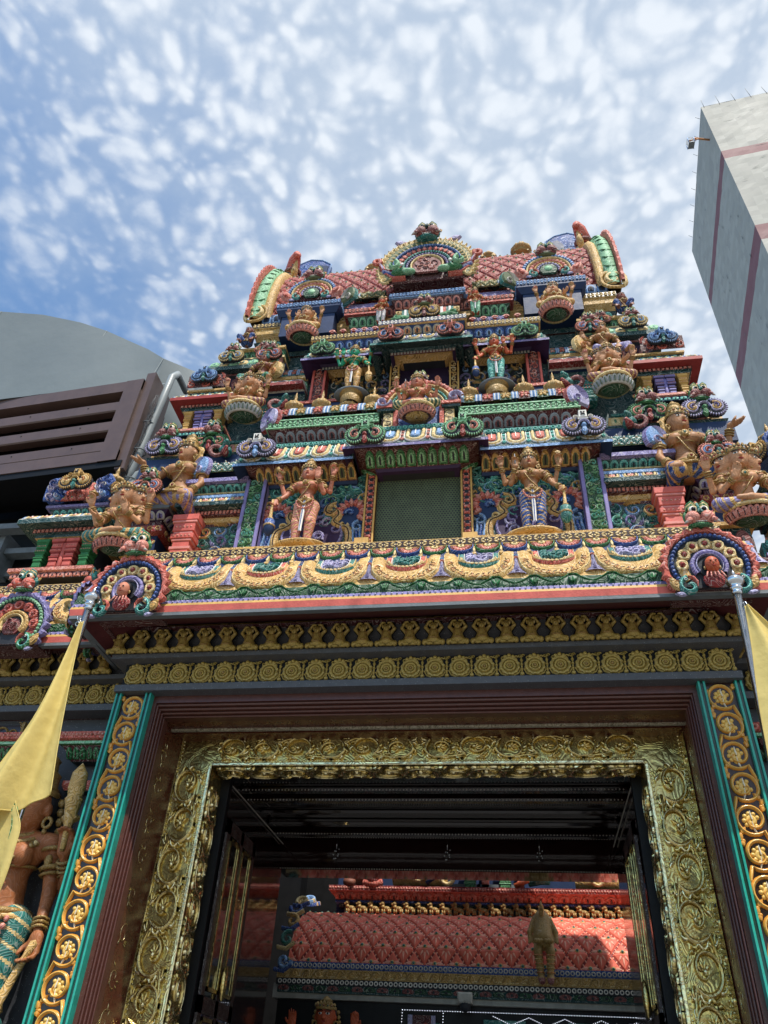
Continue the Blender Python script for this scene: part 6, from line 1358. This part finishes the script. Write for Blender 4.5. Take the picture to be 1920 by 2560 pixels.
# corbel and painted bits on the side wall
def corbel(x):
    m=MB(); y=.30
    corn(m,x-.13,x+.13,y,.2,[(0,3.98),(.02,3.98),(.10,4.10),(.13,4.105),(.13,4.13),(.11,4.135),(.15,4.15),(.15,4.21),(0,4.22)],['E','M','G','g','D','S','S','R']); rows(m,x-.13,x+.13,y,.2,[(.152,4.16),(.152,4.20)],lambda w,h,i:beads(w,h,'K',.012),.035); rows(m,x-.13,x+.13,y,.2,[(.03,3.99),(.10,4.095)],lambda w,h,i:lotus(w,h,'G','M',.012),.07)
    corn(m,x-.10,x+.10,y,.2,[(0,3.72),(.03,3.72),(.05,3.76),(.05,3.80),(0,3.82)],['T','S','S','D']); return m
for x in (-2.96,2.96,-3.75,3.9): gp('corbel',corbel(x))
for q in (-1,1):
    m=curls(.30,.34,2,2,['gd','Y'],8,.02,'oge'); gp('gilt_panel',at(m,q*3.93,.395,4.04)); m=MB(); box(m,q*3.93-.18,q*3.93+.18,.36,.41,4.0,4.035,'gd'); box(m,q*3.93-.18,q*3.93-.155,.36,.41,4.03,4.40,'gd'); box(m,q*3.93+.155,q*3.93+.18,.36,.41,4.03,4.40,'gd'); gp('gilt_panel',m)

# ------------------------------------------------------------------ inner shrine seen through the doorway
SH=thing('inner_shrine','shrine with red scaled barrel roof seen through the open doorway','shrine',(0,5.5,0))
def sp(name,m,label=None): return obj(name,m,SH,label)
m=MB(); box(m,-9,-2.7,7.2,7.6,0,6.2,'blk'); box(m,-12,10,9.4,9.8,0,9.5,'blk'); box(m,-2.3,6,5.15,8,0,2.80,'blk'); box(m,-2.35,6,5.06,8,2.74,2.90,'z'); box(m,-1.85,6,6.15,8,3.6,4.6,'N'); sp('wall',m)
rp2=[(-6.2+1.18*cos(t),3.10+.78*sin(t)) for t in np.linspace(.02,PI*.62,18)]
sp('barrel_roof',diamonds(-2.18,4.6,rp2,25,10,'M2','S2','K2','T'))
m=MB(); box(m,-2.30,4.8,4.98,5.3,2.90,3.13,'Y')
U=MB(); rows(m,-2.28,4.7,4.97,.1,[(0,3.06),(0,3.13)],lambda w,h,i:ring(w,h,'w',None,.012),.062,False); rows(m,-2.28,4.7,4.97,.1,[(0,2.885),(0,2.945)],lambda w,h,i:ring(w,h,'W',None,.012),.062,False)
box(m,-2.3,4.8,4.975,5.0,3.055,3.135,'B'); box(m,-2.3,4.8,4.975,5.0,2.88,2.95,'D')
rows(m,-2.28,4.7,4.975,.1,[(0,2.955),(0,3.05)],lambda w,h,i:(lambda u:(strip(u,spiral(0,h*.5,h*.45,i,1.1,1 if i%2 else -1,14),tap(14,h*.24,.5),.02,'Y'),strip(u,[(-w*.5,h*.15),(-w*.25,h*.8),(0,h*.9)],h*.2,.02,'gd'),strip(u,[(.5*w,h*.15),(w*.3,h*.2),(w*.1,h*.1)],h*.2,.018,'y'),u)[-1])(MB()),.15,False)
rows(m,-2.28,4.7,5.0,.1,[(.0,2.82),(.0,2.885)],lambda w,h,i:lotus(w,h,('m','H')[i%2],'D',.012),.16,False); box(m,-2.28,4.7,5.0,5.1,2.80,2.89,'E')
sp('cornice',m)
m=MB(); 
for k in range(7):
    t=.02+k*.27; y,z=6.2-1.2*cos(t),3.12+.94*sin(t); c=('b','T','Y','B','y','b','Y')[k]; strip(e:=MB(),spiral(0,0,.10,k,1.1,1 if k%2 else -1,14),tap(14,.06,.5),.05,c); strip(e,[(-.12,-.1),(.0,-.12),(.1,-.04)],.05,.05,('B','y')[k%2]); m.put(e,T(-2.22,y-.03,z,rx=-t*.7))
sp('roof_end_scroll',m)
def ucorn():
    m=MB(); corn(m,-1.78,6,6.0,.8,[(0,3.98),(.0,4.03),(.05,4.035),(.05,4.06),(.02,4.07),(.10,4.15),(.12,4.17),(.14,4.175),(.14,4.24),(0,4.25)],['E','B','B','m','S','S','S','R','D']); 
    rows(m,-1.78,5.9,6.0,.3,[(.02,4.07),(.11,4.165)],lambda w,h,i:lotus(w,h,'K','M',.014,'S'),.16,False); rows(m,-1.78,5.9,6.0,.3,[(.142,4.185),(.142,4.23)],lambda w,h,i:beads(w,h,'K',.01),.04,False); box(m,-1.7,6,6.0,6.3,3.6,4.0,'E'); return m
sp('upper_cornice',ucorn())
lm=MB(); ball(lm,(0,0,.06),(.07,.03,.035),'gd',9,6); ball(lm,(-.05,-.01,.125),(.036,.03,.036),'gd',8,6); tube(lm,[(-.03,0,.06),(-.05,-.01,.1)],.03,'gd',7); tube(lm,[(.07,0,.06),(.10,0,.1),(.07,0,.14)],[.014,.012,.016],'gd',6)
for x in (-.05,-.02,.04,.065): tube(lm,[(x,-.01,.05),(x,-.015,0)],[.016,.014],'gd',6)
ball(lm,(-.08,-.015,.115),(.02,.018,.016),'gd',6,5); lme=lm.mesh('lion_relief')
for i in range(30):
    o=bpy.data.objects.new('lion_relief',lme); C.objects.link(o); o.parent=SH; o.matrix_parent_inverse=Matrix.Translation(-Vector(SH.location)); o.location=(-1.6+.172*i,5.96,3.90)
# painted figures on the terrace: plump body with red cloth, yellow coils, small green column
m=MB(); ball(m,(-1.55,6.0,4.40),(.16,.13,.15),'brn',12,8); ball(m,(-1.27,5.92,4.36),(.12,.12,.16),'R',12,8); tube(m,[(-1.42,5.9,4.28),(-1.25,5.86,4.26),(-1.15,5.9,4.3)],.05,'S',8); torus(m,(-1.55,5.95,4.5),(0,-.2,1),.13,.025,'gd',14,6); tube(m,[(-1.7,5.9,4.3),(-1.55,5.85,4.27)],.05,'brn',8); sp('terrace_figure',m,'seated brown figure in a red cloth on the upper cornice')
m=MB(); tube(m,[(-1.0,6.0,4.36),(-.6,5.98,4.40),(-.2,6.0,4.36)],[.10,.14,.10],'Y',10); torus(m,(-.62,5.88,4.40),(0,-1,0),.08,.028,'y',14,6); torus(m,(-.2,5.9,4.37),(0,-1,0),.09,.03,'y',14,6); tube(m,[(-.5,5.86,4.28),(-.35,5.85,4.38),(-.28,5.86,4.5)],.03,'N',7); sp('terrace_figure',m,'yellow reclining animal figure with curls on the upper cornice')
for x in (.12,.62): m=MB(); m.put(steps_col(.22,.1,4.25,4.6,'G','g'),T(x,6.0,0)); box(m,x+.17,x+.27,5.95,6.1,4.25,4.6,'S'); box(m,x-.4,x+.15,5.95,6.1,4.25,4.30,'X'); sp('terrace_column',m)
m=MB(); tube(m,[(.95,5.95,4.32),(1.12,5.9,4.36),(1.25,5.9,4.33)],[.05,.07,.04],'T',8); ball(m,(1.08,5.93,4.45),(.06,.06,.07),'R',8,6); tube(m,[(.75,5.9,4.27),(.95,5.9,4.35)],.035,'osk',7); sp('terrace_figure',m,'small figure in a teal cloth on the upper cornice'); 
m=MB(); tube(m,[(1.6,6.0,4.32),(2.0,5.98,4.36),(2.4,6.0,4.32)],[.07,.12,.08],'Y',10); torus(m,(1.9,5.88,4.36),(0,-1,0),.07,.025,'y',12,6); sp('terrace_figure',m,'second yellow reclining figure to the right')
# dark wall below with painted columns and strings of little lights
m=MB()
for x in (-.62,2.0): m.put(strippil(x,x+.34,5.08,0,2.62,'m','P','l',lambda w,h:curls(w,h,2,12,['K','m','S'],2,.02,'M')))
for x,c in ((.30,'T'),(1.3,'T')): box(m,x,x+.5,5.1,5.3,2.45,2.6,c); m.put(comma_arch(.22,c,'K','S','T'),T(x+.25,5.1,2.25))
for x in (-.1,1.7): m.put(curls(.5,.5,3,3,['V','T','m'],5,.03,'D'),T(x,5.12,2.0))
sp('painted_column',m)
m=MB(); ms=bpy.data.materials.new('fairy_light'); ms.use_nodes=True; b=ms.node_tree.nodes['Principled BSDF']; b.inputs['Emission Color'].default_value=(.8,.85,1,1); b.inputs['Emission Strength'].default_value=1.2; MATS['bulb']=ms; pal('bulb=#dfe6f5','bulb')
def lights(x0,z0,x1,z1,n,y=5.02):
    for k in range(n): t=k/n; ball(m,(x0+(x1-x0)*t,y,z0+(z1-z0)*t),.005,'bulb',5,4)
lights(-.68,2.66,3.,2.68,120); lights(-.68,2.66,-.72,1.8,28); lights(-.18,2.64,-.22,1.8,28)
for k in range(4): x=.42+.42*k; lights(x,2.63,x+.21,2.55,9); lights(x+.21,2.55,x+.42,2.63,9); lights(x,2.47,x+.21,2.55,9); lights(x+.21,2.55,x+.42,2.47,9)
lights(.30,2.5,.55,2.35,12); lights(1.85,2.6,1.83,1.8,26)
ST=thing('string_lights','strings of tiny white lights hung across the shrine front under the pale beam','string lights',(0,5.02,2.6)); obj('bulbs',m,ST); m2=MB(); tube(m2,[(-.68,5.025,2.665),(3,5.025,2.685)],.003,'D',4); obj('cord',m2,ST)
# beast figure hanging over the shrine eave
m=MB(); S=SDF((-.25,-.40,-.55),(.25,.3,.5),.010)
S.cap((0,-.0,.30),(0,-.10,.06),.10,.125,.04); S.cap((0,.02,.38),(0,-.0,.30),.05,.08,.03)
for q in (-1,1):
    S.cap((q*.09,-.02,.30),(q*.16,-.08,.14),.035,.03,.02); S.cap((q*.16,-.08,.14),(q*.155,-.11,.05),.03,.03,.01)
    for k in range(4): S.cap((q*(.135+.014*k),-.13,.05),(q*(.13+.018*k),-.15,.01),.009,.007,.003)
    S.cap((q*.05,-.12,.05),(q*.075,-.20,-.08),.06,.055,.02); S.cap((q*.075,-.20,-.10),(q*.055,-.20,-.34),.05,.038,.015); S.cap((q*.055,-.20,-.36),(q*.05,-.26,-.40),.045,.04,.01)
HB=thing('hanging_beast_statue','golden headless-looking beast statue with legs dangling over the shrine eave','statue',(1.07,4.92,3.37)); HB['wl']=0; HB.pop('wl',None)
obj2=lambda n,mb,p:(lambda o:(C.objects.link(o),setattr(o,'parent',p),o)[-1])(bpy.data.objects.new(n,mb.mesh(n)))
obj2('body',S.mb(lambda c,t:np.where(c[:,2]<-.37,idx('m'),idx('gd'))),HB); j=MB()
for q in (-1,1):
    for k in range(5): torus(j,(q*(.072-.003*k),-.20,-.13-.045*k),(0,0,1),.052-.002*k,.009,'Y' if k%2 else 'O',12,5)
    for k in range(3): ball(j,(q*(.03+.03*k),-.24,.02),.03,'gd',7,5)
leaf(e:=MB(),0,0,.22,.07,PI/2,.03,'Y'); j.put(e,T(0,-.08,.28,rx=.1)); obj2('jewelry',j,HB)
# deity bust at the foot of the shrine wall
PD=figure('stand',[dict(s=-1,e=(-.22,-.02,.66),w=(-.24,-.08,.83),d=(0,-.1,1),curl=.3),dict(s=1,e=(.22,-.02,.66),w=(.24,-.08,.83),d=(0,-.1,1),curl=.3),dict(s=1,e=(.18,-.05,.62),w=(.12,-.14,.70),curl=.3),dict(s=-1,e=(-.18,-.05,.62),w=(-.12,-.14,.70),curl=.3)],g=.0085,legc=('T','y'),skin='osk',head_s=1.2,crown='low')
place_fig('shrine_deity_statue','dim four-armed deity statue against the dark wall at the bottom of the doorway view',PD,(-1.60,4.9,1.10),1.6)
m=MB(); box(m,-.09,.09,-.07,.1,0,.12,'w',bev=.02); ball(m,(0,-.02,-.02),(.07,.07,.07),'D',12,8); lathe(m,[(.08,0),(.085,.02)],'w',14)
tag(obj('security_camera',at(m,.09,4.98,2.74)),'small white dome camera under the pale beam inside the doorway','camera')
for x in (-1.2,.05,1.05):
    m=MB(); tube(m,[(0,0,.12),(0,0,0)],.004,'ste',5)
    for k in range(8): ball(m,(.03*cos(k*2.4),.03*sin(k*2.4),-.015*k),.010,'ste',6,5)
    tag(obj('crystal_pendant',at(m,x,2.93,3.96)),('clear crystal pendant hanging left of centre in the passage','clear crystal pendant hanging at the middle of the passage','clear crystal pendant hanging right of centre in the passage')[[-1.2,.05,1.05].index(x)],'pendant')
# ------------------------------------------------------------------ flags, poles
def pole(name,label,a,b):
    t=thing(name,label,'flagpole',b); a=np.array(a);b=np.array(b); d=a-b; d=d/np.linalg.norm(d); m=MB(); tube(m,[b,a],.026,'ste',14); obj('shaft',m,t); m=MB(); Mx=Matrix.Translation(Vector(a))@Vector((0,0,1)).rotation_difference(Vector(d)).to_matrix().to_4x4(); e=MB()
    lathe(e,[(.026,-.02),(.034,-.015),(.034,0),(.028,.01),(.04,.02),(.042,.035),(.03,.045),(.05,.06),(.062,.085),(.06,.10),(.045,.12),(.02,.135),(.012,.16),(.002,.185)],'ste',18); m.put(e,np.array(Mx)); obj('finial_cap',m,t)
    m=MB(); p=a-d*.12+np.array([.03*(1 if a[0]>0 else -1),-.03,0]); torus(m,p,(1,0,.3),.022,.005,'ste',12,6); torus(m,p-[0,0,.04],(0,1,.3),.016,.004,'ste',12,6); obj('ring',m,t)
    m=MB(); lathe(m,[(.001,.0),(.12,.0),(.12,.05),(.05,.08),(.04,.3),(.026,.31)],'ste',16,b[0],b[1],0); obj('base',m,t); return t
pole('flagpole','polished steel flagpole in front of the left jamb',(-2.44,-1.2,4.66),(-2.58,-1.0,0))
pole('flagpole','polished steel flagpole in front of the right jamb',(2.41,-1.2,4.58),(2.16,-1.15,0))
def cloth(rows_,thick=.0035,col='flag',sub=8,fold=.0,seed=0,nu=22):
    """rows_: top to bottom, (left point, right point); folds run lengthwise"""
    m=MB(); R=[]; ks=len(rows_); r=random.Random(seed); ph=r.uniform(0,6)
    tt=np.linspace(0,ks-1,(ks-1)*sub+1)
    L=np.array([a for a,b in rows_],float); Rr=np.array([b for a,b in rows_],float)
    def interp(A,t):
        i=np.clip(t.astype(int),0,ks-2); f=(t-i)[:,None]; p0=A[np.clip(i-1,0,ks-1)];p1=A[i];p2=A[i+1];p3=A[np.clip(i+2,0,ks-1)]
        return .5*((2*p1)+(-p0+p2)*f+(2*p0-5*p1+4*p2-p3)*f**2+(-p0+3*p1-3*p2+p3)*f**3)
    Li=interp(L,tt); Ri=interp(Rr,tt); V=[]
    for i,t in enumerate(tt):
        for j in range(nu):
            u=j/(nu-1); p=Li[i]*(1-u)+Ri[i]*u; g=t/(ks-1)
            w=fold*(.25+g)*(sin(u*7.5+ph+g*1.2)+.45*sin(u*15+ph*2+g*3)*g); V.append(p+[0,w,0])
    V=np.array(V); n=len(tt); F=np.array(grid_faces(n,nu)); m.add(V,F,col,1); m.add(V+[0,thick,0],F[:,::-1],col,1)
    hem=[V[(n-1)*nu+j] for j in range(nu)]; tube(m,np.array(hem)+[0,.001,0],.005,col,5); tube(m,np.array([V[i*nu] for i in range(n)]),.004,col,5); tube(m,np.array([V[i*nu+nu-1] for i in range(n)]),.004,col,5)
    return m
rw=[((-2.455,-1.235,4.50),(-2.43,-1.235,4.52)),((-2.50,-1.25,4.12),(-2.39,-1.25,4.22)),((-2.56,-1.27,3.72),(-2.33,-1.27,3.86)),((-2.68,-1.29,3.36),(-2.27,-1.28,3.50)),((-2.82,-1.30,2.98),(-2.205,-1.28,3.17))]
FL=thing('flag','yellow cloth flag hanging in folds from the left pole in front of the guardian','flag',(-2.44,-1.2,3.0)); obj('cloth',cloth(rw,fold=.06,seed=3,nu=40),FL)
rw2=[((-2.80,-1.22,3.30),(-2.50,-1.22,3.22)),((-2.80,-1.22,3.16),(-2.475,-1.22,3.13)),((-2.76,-1.22,3.02),(-2.385,-1.22,2.98)),((-2.70,-1.22,2.86),(-2.37,-1.22,2.83)),((-2.62,-1.22,2.70),(-2.375,-1.21,2.68)),((-2.56,-1.21,2.56),(-2.40,-1.2,2.54)),((-2.50,-1.2,2.42),(-2.43,-1.2,2.40))]
o=obj('lower_fold',cloth(rw2,fold=.03,seed=5,nu=16),FL)
# printed green arc with small lettering strokes on the lower fold
m=MB(); P=[(-.19,.10),(-.10,.075),(-.04,.0),(-.01,-.09),(.0,-.18)]; strip(m,P,.045,.001,'G'); 
Pn=np.array(P); r=random.Random(2)
for k in range(9):
    t=k/8*(len(P)-1.001); i=int(t); p=Pn[i]+(Pn[i+1]-Pn[i])*(t-i); strip(m,spiral(p[0],p[1],.012,k,.8,1 if k%2 else -1,7),.004,.0015,'flag',y0=-.001); strip(m,[(p[0]-.01,p[1]-.012),(p[0]+.012,p[1]-.008)],.004,.0015,'flag',y0=-.001)
obj('printed_emblem',at(m,-2.42,-1.232,3.08),FL)
rw=[((2.41,-1.29,4.42),(2.43,-1.29,4.43)),((2.38,-1.31,4.12),(2.56,-1.29,4.22)),((2.325,-1.32,3.70),(2.74,-1.30,3.86)),((2.28,-1.33,3.25),(2.88,-1.31,3.45)),((2.19,-1.33,2.75),(3.0,-1.32,2.95))]
FR=thing('flag','yellow cloth flag hanging from the right pole at the edge of the view','flag',(2.44,-1.2,2.8)); obj('cloth',cloth(rw,fold=.05,seed=8,nu=40),FR)

# ------------------------------------------------------------------ covered hall at the left
HA=thing('covered_hall','grey tarpaulin-covered hall roof with brown louvred vent left of the tower','hall',(-9,4,0))
def ap(n,m,l=None): return obj(n,m,HA,l)
arc=np.array([(-15.5,16.9),(-12.8,16.95),(-10.9,16.6),(-9.7,16.3),(-8.6,15.85),(-7.8,15.42),(-7.1,14.95),(-6.6,14.62),(-6.15,14.25)])
m=MB(); n=len(arc); f=MB(); V=[(x,4,z) for x,z in arc]+[(x,4+.0,10.6) for x,z in arc]; 
nz=10; V=[]; 
for i,(x,z) in enumerate(arc):
    for k in range(nz+1): t=k/nz; V.append((x,4+.10*sin(t*PI)*sin(i*.9),z+(11.2-.0*x-z)*t))
m.add(V,grid_faces(n,nz+1),'tarp',1); ap('tarp_gable',m,'sagging grey tarpaulin gable')
m=MB(); V=[(x,y,z) for x,z in arc for y in (4.0,16)]; m.add(V,grid_faces(n,2),'tarp',1)
for x,z in arc[2::3]: tube(m,[(x,3.99,z),(x-.25,3.985,z-1.2),(x-.45,3.985,z-2.6)],.008,'tarp',4)
ap('tarp_roof',m)
m=MB(); V=[(-6.15,4,14.25),(-6.10,4.0,13.2),(-6.1,4.0,12.4),(-6.2,4,11.2)]+[(-5.95,5.0,14.95),(-5.75,5,14.0),(-5.8,5,13.2),(-6.3,5,12.2)]+[(-5.2,5.02,14.75),(-5.2,5.02,14.0),(-5.2,5.02,13.3),(-5.6,5.02,13.2)]; m.add(V,grid_faces(3,4),'tarp',1); ap('tarp_side',m)
# drape under the gable, falling onto the vent
m=MB(); V=[]; nx=40
for i in range(nx+1):
    u=i/nx; x=-10.5+5.05*u; zt=12.15+.85*u*u; zb=11.02+.30*u
    for k in range(9):
        t=k/8; V.append((x+.05*sin(i*1.3)*t,3.6-1.45*t+.06*sin(i*.8+t*3)*(1-abs(2*t-1)),zt+(zb-zt)*t+.05*sin(u*22+t*5)*sin(PI*t)))
m.add(V,grid_faces(nx+1,9),'tarp',1); 
for k in range(0): tube(m,[(-9.5+.2*k,3.2-.3*k,11.7-.1*k),(-7.6,3.0-.3*k,11.85-.1*k+.1),(-5.9,2.9-.25*k,12.35-.28*k)],[.01,.035,.01],'tarp',6)
ap('tarp_drape',m)
# lower tarp panel running behind towards the tower
m=MB(); V=[]
for i in range(25):
    u=i/24; x=-6.75+2.6*u
    for k in range(8): t=k/7; V.append((x,5.0+.12*sin(u*26+t*2)*t*(1-.5*t),14.85-.1*u-(1.62+.10*sin(u*9))*t))
m.add(V,grid_faces(25,8),'tarp',1); ap('tarp_flap',m)
m=MB(); box(m,-16,-3.4,6.2,7,0,15.0,'blk'); box(m,-16,-5.9,3.2,3.4,0,9.3,'blk'); box(m,-16,-5.3,4.3,6.3,0,11.6,'blk'); ap('back_wall',m)
m=MB(); 
for z,y in ((8.62,2.6),(8.35,2.9),(8.05,3.1)): box(m,-16,-5.4,y,y+.18,z,z+.10,'X')
for x in (-8.4,-7.1): box(m,x,x+.1,2.8,3.3,8.0,8.7,'X')
ap('eave_beam',m)
# louvred vent
LV=HA
def lv(u,w_,z): # u along the panel (0 right end, negative left), w_ outward
    return (-4.97+u*.997-.0*w_,2.0-u*.0+(-u)*.076*-1*-1-w_,z)
def lbox(m,u0,u1,w0,w1,z0,z1,c,sh=0.):
    V=[lv(u,w_,z+(sh if w_==w1 else 0)) for u in (u0,u1) for w_ in (w0,w1) for z in (z0,z1)]
    m.add(V,[(0,1,3,2),(4,6,7,5),(0,4,5,1),(2,3,7,6),(0,2,6,4),(1,5,7,3)],c)
m=MB(); lbox(m,-9,.0,-.9,-.30,9.36,11.2,'blk'); ap('vent_void',m)
m=MB(); lbox(m,-9,0,-.30,0.02,10.96,11.20,'lou'); lbox(m,-9,0,-.3,.02,9.36,9.58,'lou'); lbox(m,-.32,0,-.28,.03,9.36,11.2,'lou')
lbox(m,0,.16,-.65,-.02,9.2,11.38,'lou'); lbox(m,-9,0.1,-.6,.0,9.24,9.36,'blk')
ap('vent_frame',m,'brown sheet-metal frame of the vent')
for z in (10.52,10.06,9.60): 
    m=MB(); V=[lv(u,w_,zz) for u in (-9,-.3) for w_,zz in ((-.20,z+.26),(-.02,z+.23),(.0,z+.21),(.0,z+.02),(-.02,z),(-.20,z+.05))]; m.add(V,grid_faces(2,6),'lou'); 
    for k in range(8): ball(m,lv(-.9-1.1*k,.005,z+.15),.012,'D',6,4)
    ap('louvre_blade',m)
DP=thing('drain_pipe','grey drain pipe bound with wires running down between hall and tower','pipe',(-5,2.4,9.2))
m=MB(); tube(m,[(-4.9,3.2,12.2),(-4.66,2.4,11.75),(-4.62,2.2,11.45),(-4.66,2.2,10.9),(-4.74,2.2,9.9),(-4.80,2.2,9.3),(-4.9,2.25,9.0),(-5.2,2.5,8.6),(-5.4,2.6,7.2)],.062,'pip',12); obj('pipe',m,DP)
m=MB(); tube(m,[(-5.3,2.3,9.15),(-5.1,2.25,9.05),(-4.98,2.2,8.8),(-5.0,2.2,7.)],.10,'pip',12); obj('branch_pipe',m,DP)
m=MB(); r=random.Random(3)
for k in range(5): tube(m,[(-4.70-.02*j+r.uniform(-.07,.07),2.10,10.9-.26*j) for j in range(8)],.008,'D',4)
for z in (10.3,9.7,9.1): torus(m,(-4.76,2.2,z),(0,0,1),.10,.012,'X',14,5)
obj('wires',m,DP)
m=MB(); tube(m,[(-4.75,2.2,8.0),(-4.72,2.2,9.05),(-4.66,2.2,9.22),(-4.55,2.2,9.26),(-4.35,2.3,9.2),(-4.1,2.5,8.8)],.06,'pip',12); tag(obj('bent_pipe',m),'thin grey pipe bent over like a hook beside the drain pipe','pipe')

# ------------------------------------------------------------------ wrapped high-rise at the right
HB_=thing('wrapped_highrise','tall building under construction wrapped in pale sheeting with purple stripes','building',(22,28,0))
A=np.array([16.93,21.92]); ux=np.array([.1023,.9948]); uy=np.array([.9948,-.1023]); 
m=MB(); 
def fc(o,ax,Lx,z0,z1,nx,nz,c,seed,ex,pur=()):
    r=random.Random(seed); V=[]; off=np.array([-ax[1],ax[0]])*ex
    zs=np.linspace(z0,z1,nz+1); 
    for k in range(nz+1):
        for i in range(nx+1):
            p=o+ax*Lx*i/nx+off*(r.uniform(-.02,.02) if 0<i<nx else 0); V.append((p[0],p[1],zs[k]))
    F=grid_faces(nz+1,nx+1); cc=[]
    for k in range(nz):
        for i in range(nx):
            z=(zs[k]+zs[k+1])/2; cc.append('tpu' if any(a<z<b for a,b in pur) else (c,'w2','w3',c)[r.randrange(4)])
    m.add(V,F,cc,0)
pal('wl=#9c9b93 w2=#97968f w3=#a2a199 tpu=#7a4c50 sl=#6d726e','sheet')
PR=((52.25,53.5),(43.2,44.6),(33.5,34.8),(24,25.2)); zn=120
fc(A,ux,12.0,0,60,20,zn,'wl',1,-1,PR); fc(A,uy,14.,0,60,24,zn,'wl',2,1,PR); fc(A+ux*12,uy,14,0,60,3,20,'wl',3,1); 
Cn=[A,A+uy*14,A+uy*14+ux*12,A+ux*12]; m.add([(c[0],c[1],60) for c in Cn],[(0,1,2,3)],'wl')
obj('sheeting',m,HB_,'pale wrinkled sheeting with two purple bands')
m=MB(); r=random.Random(5)
for k in range(60):       # seams and loose tucks of the sheeting
    z=k*1.0+.3
    for (o,ax,L_,ex) in ((A,ux,12.,-1),(A,uy,14.,1)):
        off=np.array([-ax[1],ax[0]])*ex*.04; pts=[(o[0]+ax[0]*L_*i/12+off[0]*r.uniform(.5,1.6),o[1]+ax[1]*L_*i/12+off[1]*r.uniform(.5,1.6),z+r.uniform(-.05,.05)) for i in range(13)]
        tube(m,pts,[.012+r.random()*.02 for _ in pts],'wl',4)
for k in range(34):
    u=r.uniform(.5,11.5); z=r.uniform(34,59); p=A+ux*u-np.array([ux[1],-ux[0]])*.05; w_=r.uniform(.05,.14); h_=r.uniform(.15,.5); m.add([(p[0],p[1],z),(p[0]+ux[0]*w_,p[1]+ux[1]*w_,z-.05),(p[0]+ux[0]*w_*.6,p[1]+ux[1]*w_*.6,z+h_)],[(0,1,2)],'sl')
for k in range(16):
    u=r.uniform(.3,6); z=r.uniform(48,59); p=A+uy*u-ux*.05; m.add([(p[0],p[1],z),(p[0]+uy[0]*.5,p[1]+uy[1]*.5,z+.12),(p[0]+uy[0]*.25,p[1]+uy[1]*.25,z+.02)],[(0,1,2)],'sl')
obj('seams',m,HB_)
m=MB()
for k in range(14): p=A+uy*(.2+1.05*k); tube(m,[(p[0],p[1],59.8),(p[0]-.03*k%3,p[1],61.0+.25*(k%2))],.018,'X',5)
for k in range(8): p=A+ux*(.8+1.4*k)-np.array([.05,0]); tube(m,[(p[0],p[1],59.9),(p[0]-.25,p[1],60.2)],.016,'X',5)
obj('scaffold_rods',m,HB_)
GO=thing('gondola','small blue and orange work cradle hanging off the wrapped high-rise roof','work cradle',(15.9,22.3,56.2))
m=MB(); box(m,15.35,15.75,22.2,22.7,55.75,55.8,'X')
for x in (15.35,15.75):
    for y in (22.2,22.7): tube(m,[(x,y,55.75),(x,y,56.35)],.03,'b',5)
for z in (56.05,56.35): tube(m,[(15.35,22.2,z),(15.75,22.2,z),(15.75,22.7,z),(15.35,22.7,z),(15.35,22.2,z)],.025,'W',5)
obj('cage',m,GO); m=MB(); tube(m,[(15.5,22.4,56.3),(16.0,22.5,56.75),(17.2,22.8,56.8)],.07,'O',7); tube(m,[(15.9,22.4,56.3),(16.2,22.5,56.7)],.05,'O',7); obj('arm',m,GO)

# ------------------------------------------------------------------ ground
m=MB(); m.add([(-2000,-2000,0),(2000,-2000,0),(2000,2000,0),(-2000,2000,0)],[(0,1,2,3)],'conc'); struct('ground',m)
m=MB(); box(m,-7,7,-3.5,3.0,-.0,.12,'st',bev=.0); struct('forecourt_paving',m)

# ------------------------------------------------------------------ groups
for o in list(scene.objects):
    if o.parent or 'category' not in o: continue
    c=o['category']
    if c=='flag': o['group']='yellow flags beside the gate'
    if c=='flagpole': o['group']='steel flagpoles beside the gate'
    if c=='pendant': o['group']='crystal pendants in the passage'
    if c=='statue' and 'hanging' not in o.name and 'shrine' not in o.name and 'guardian' not in o.name: o['group']='painted statues on the temple tower'
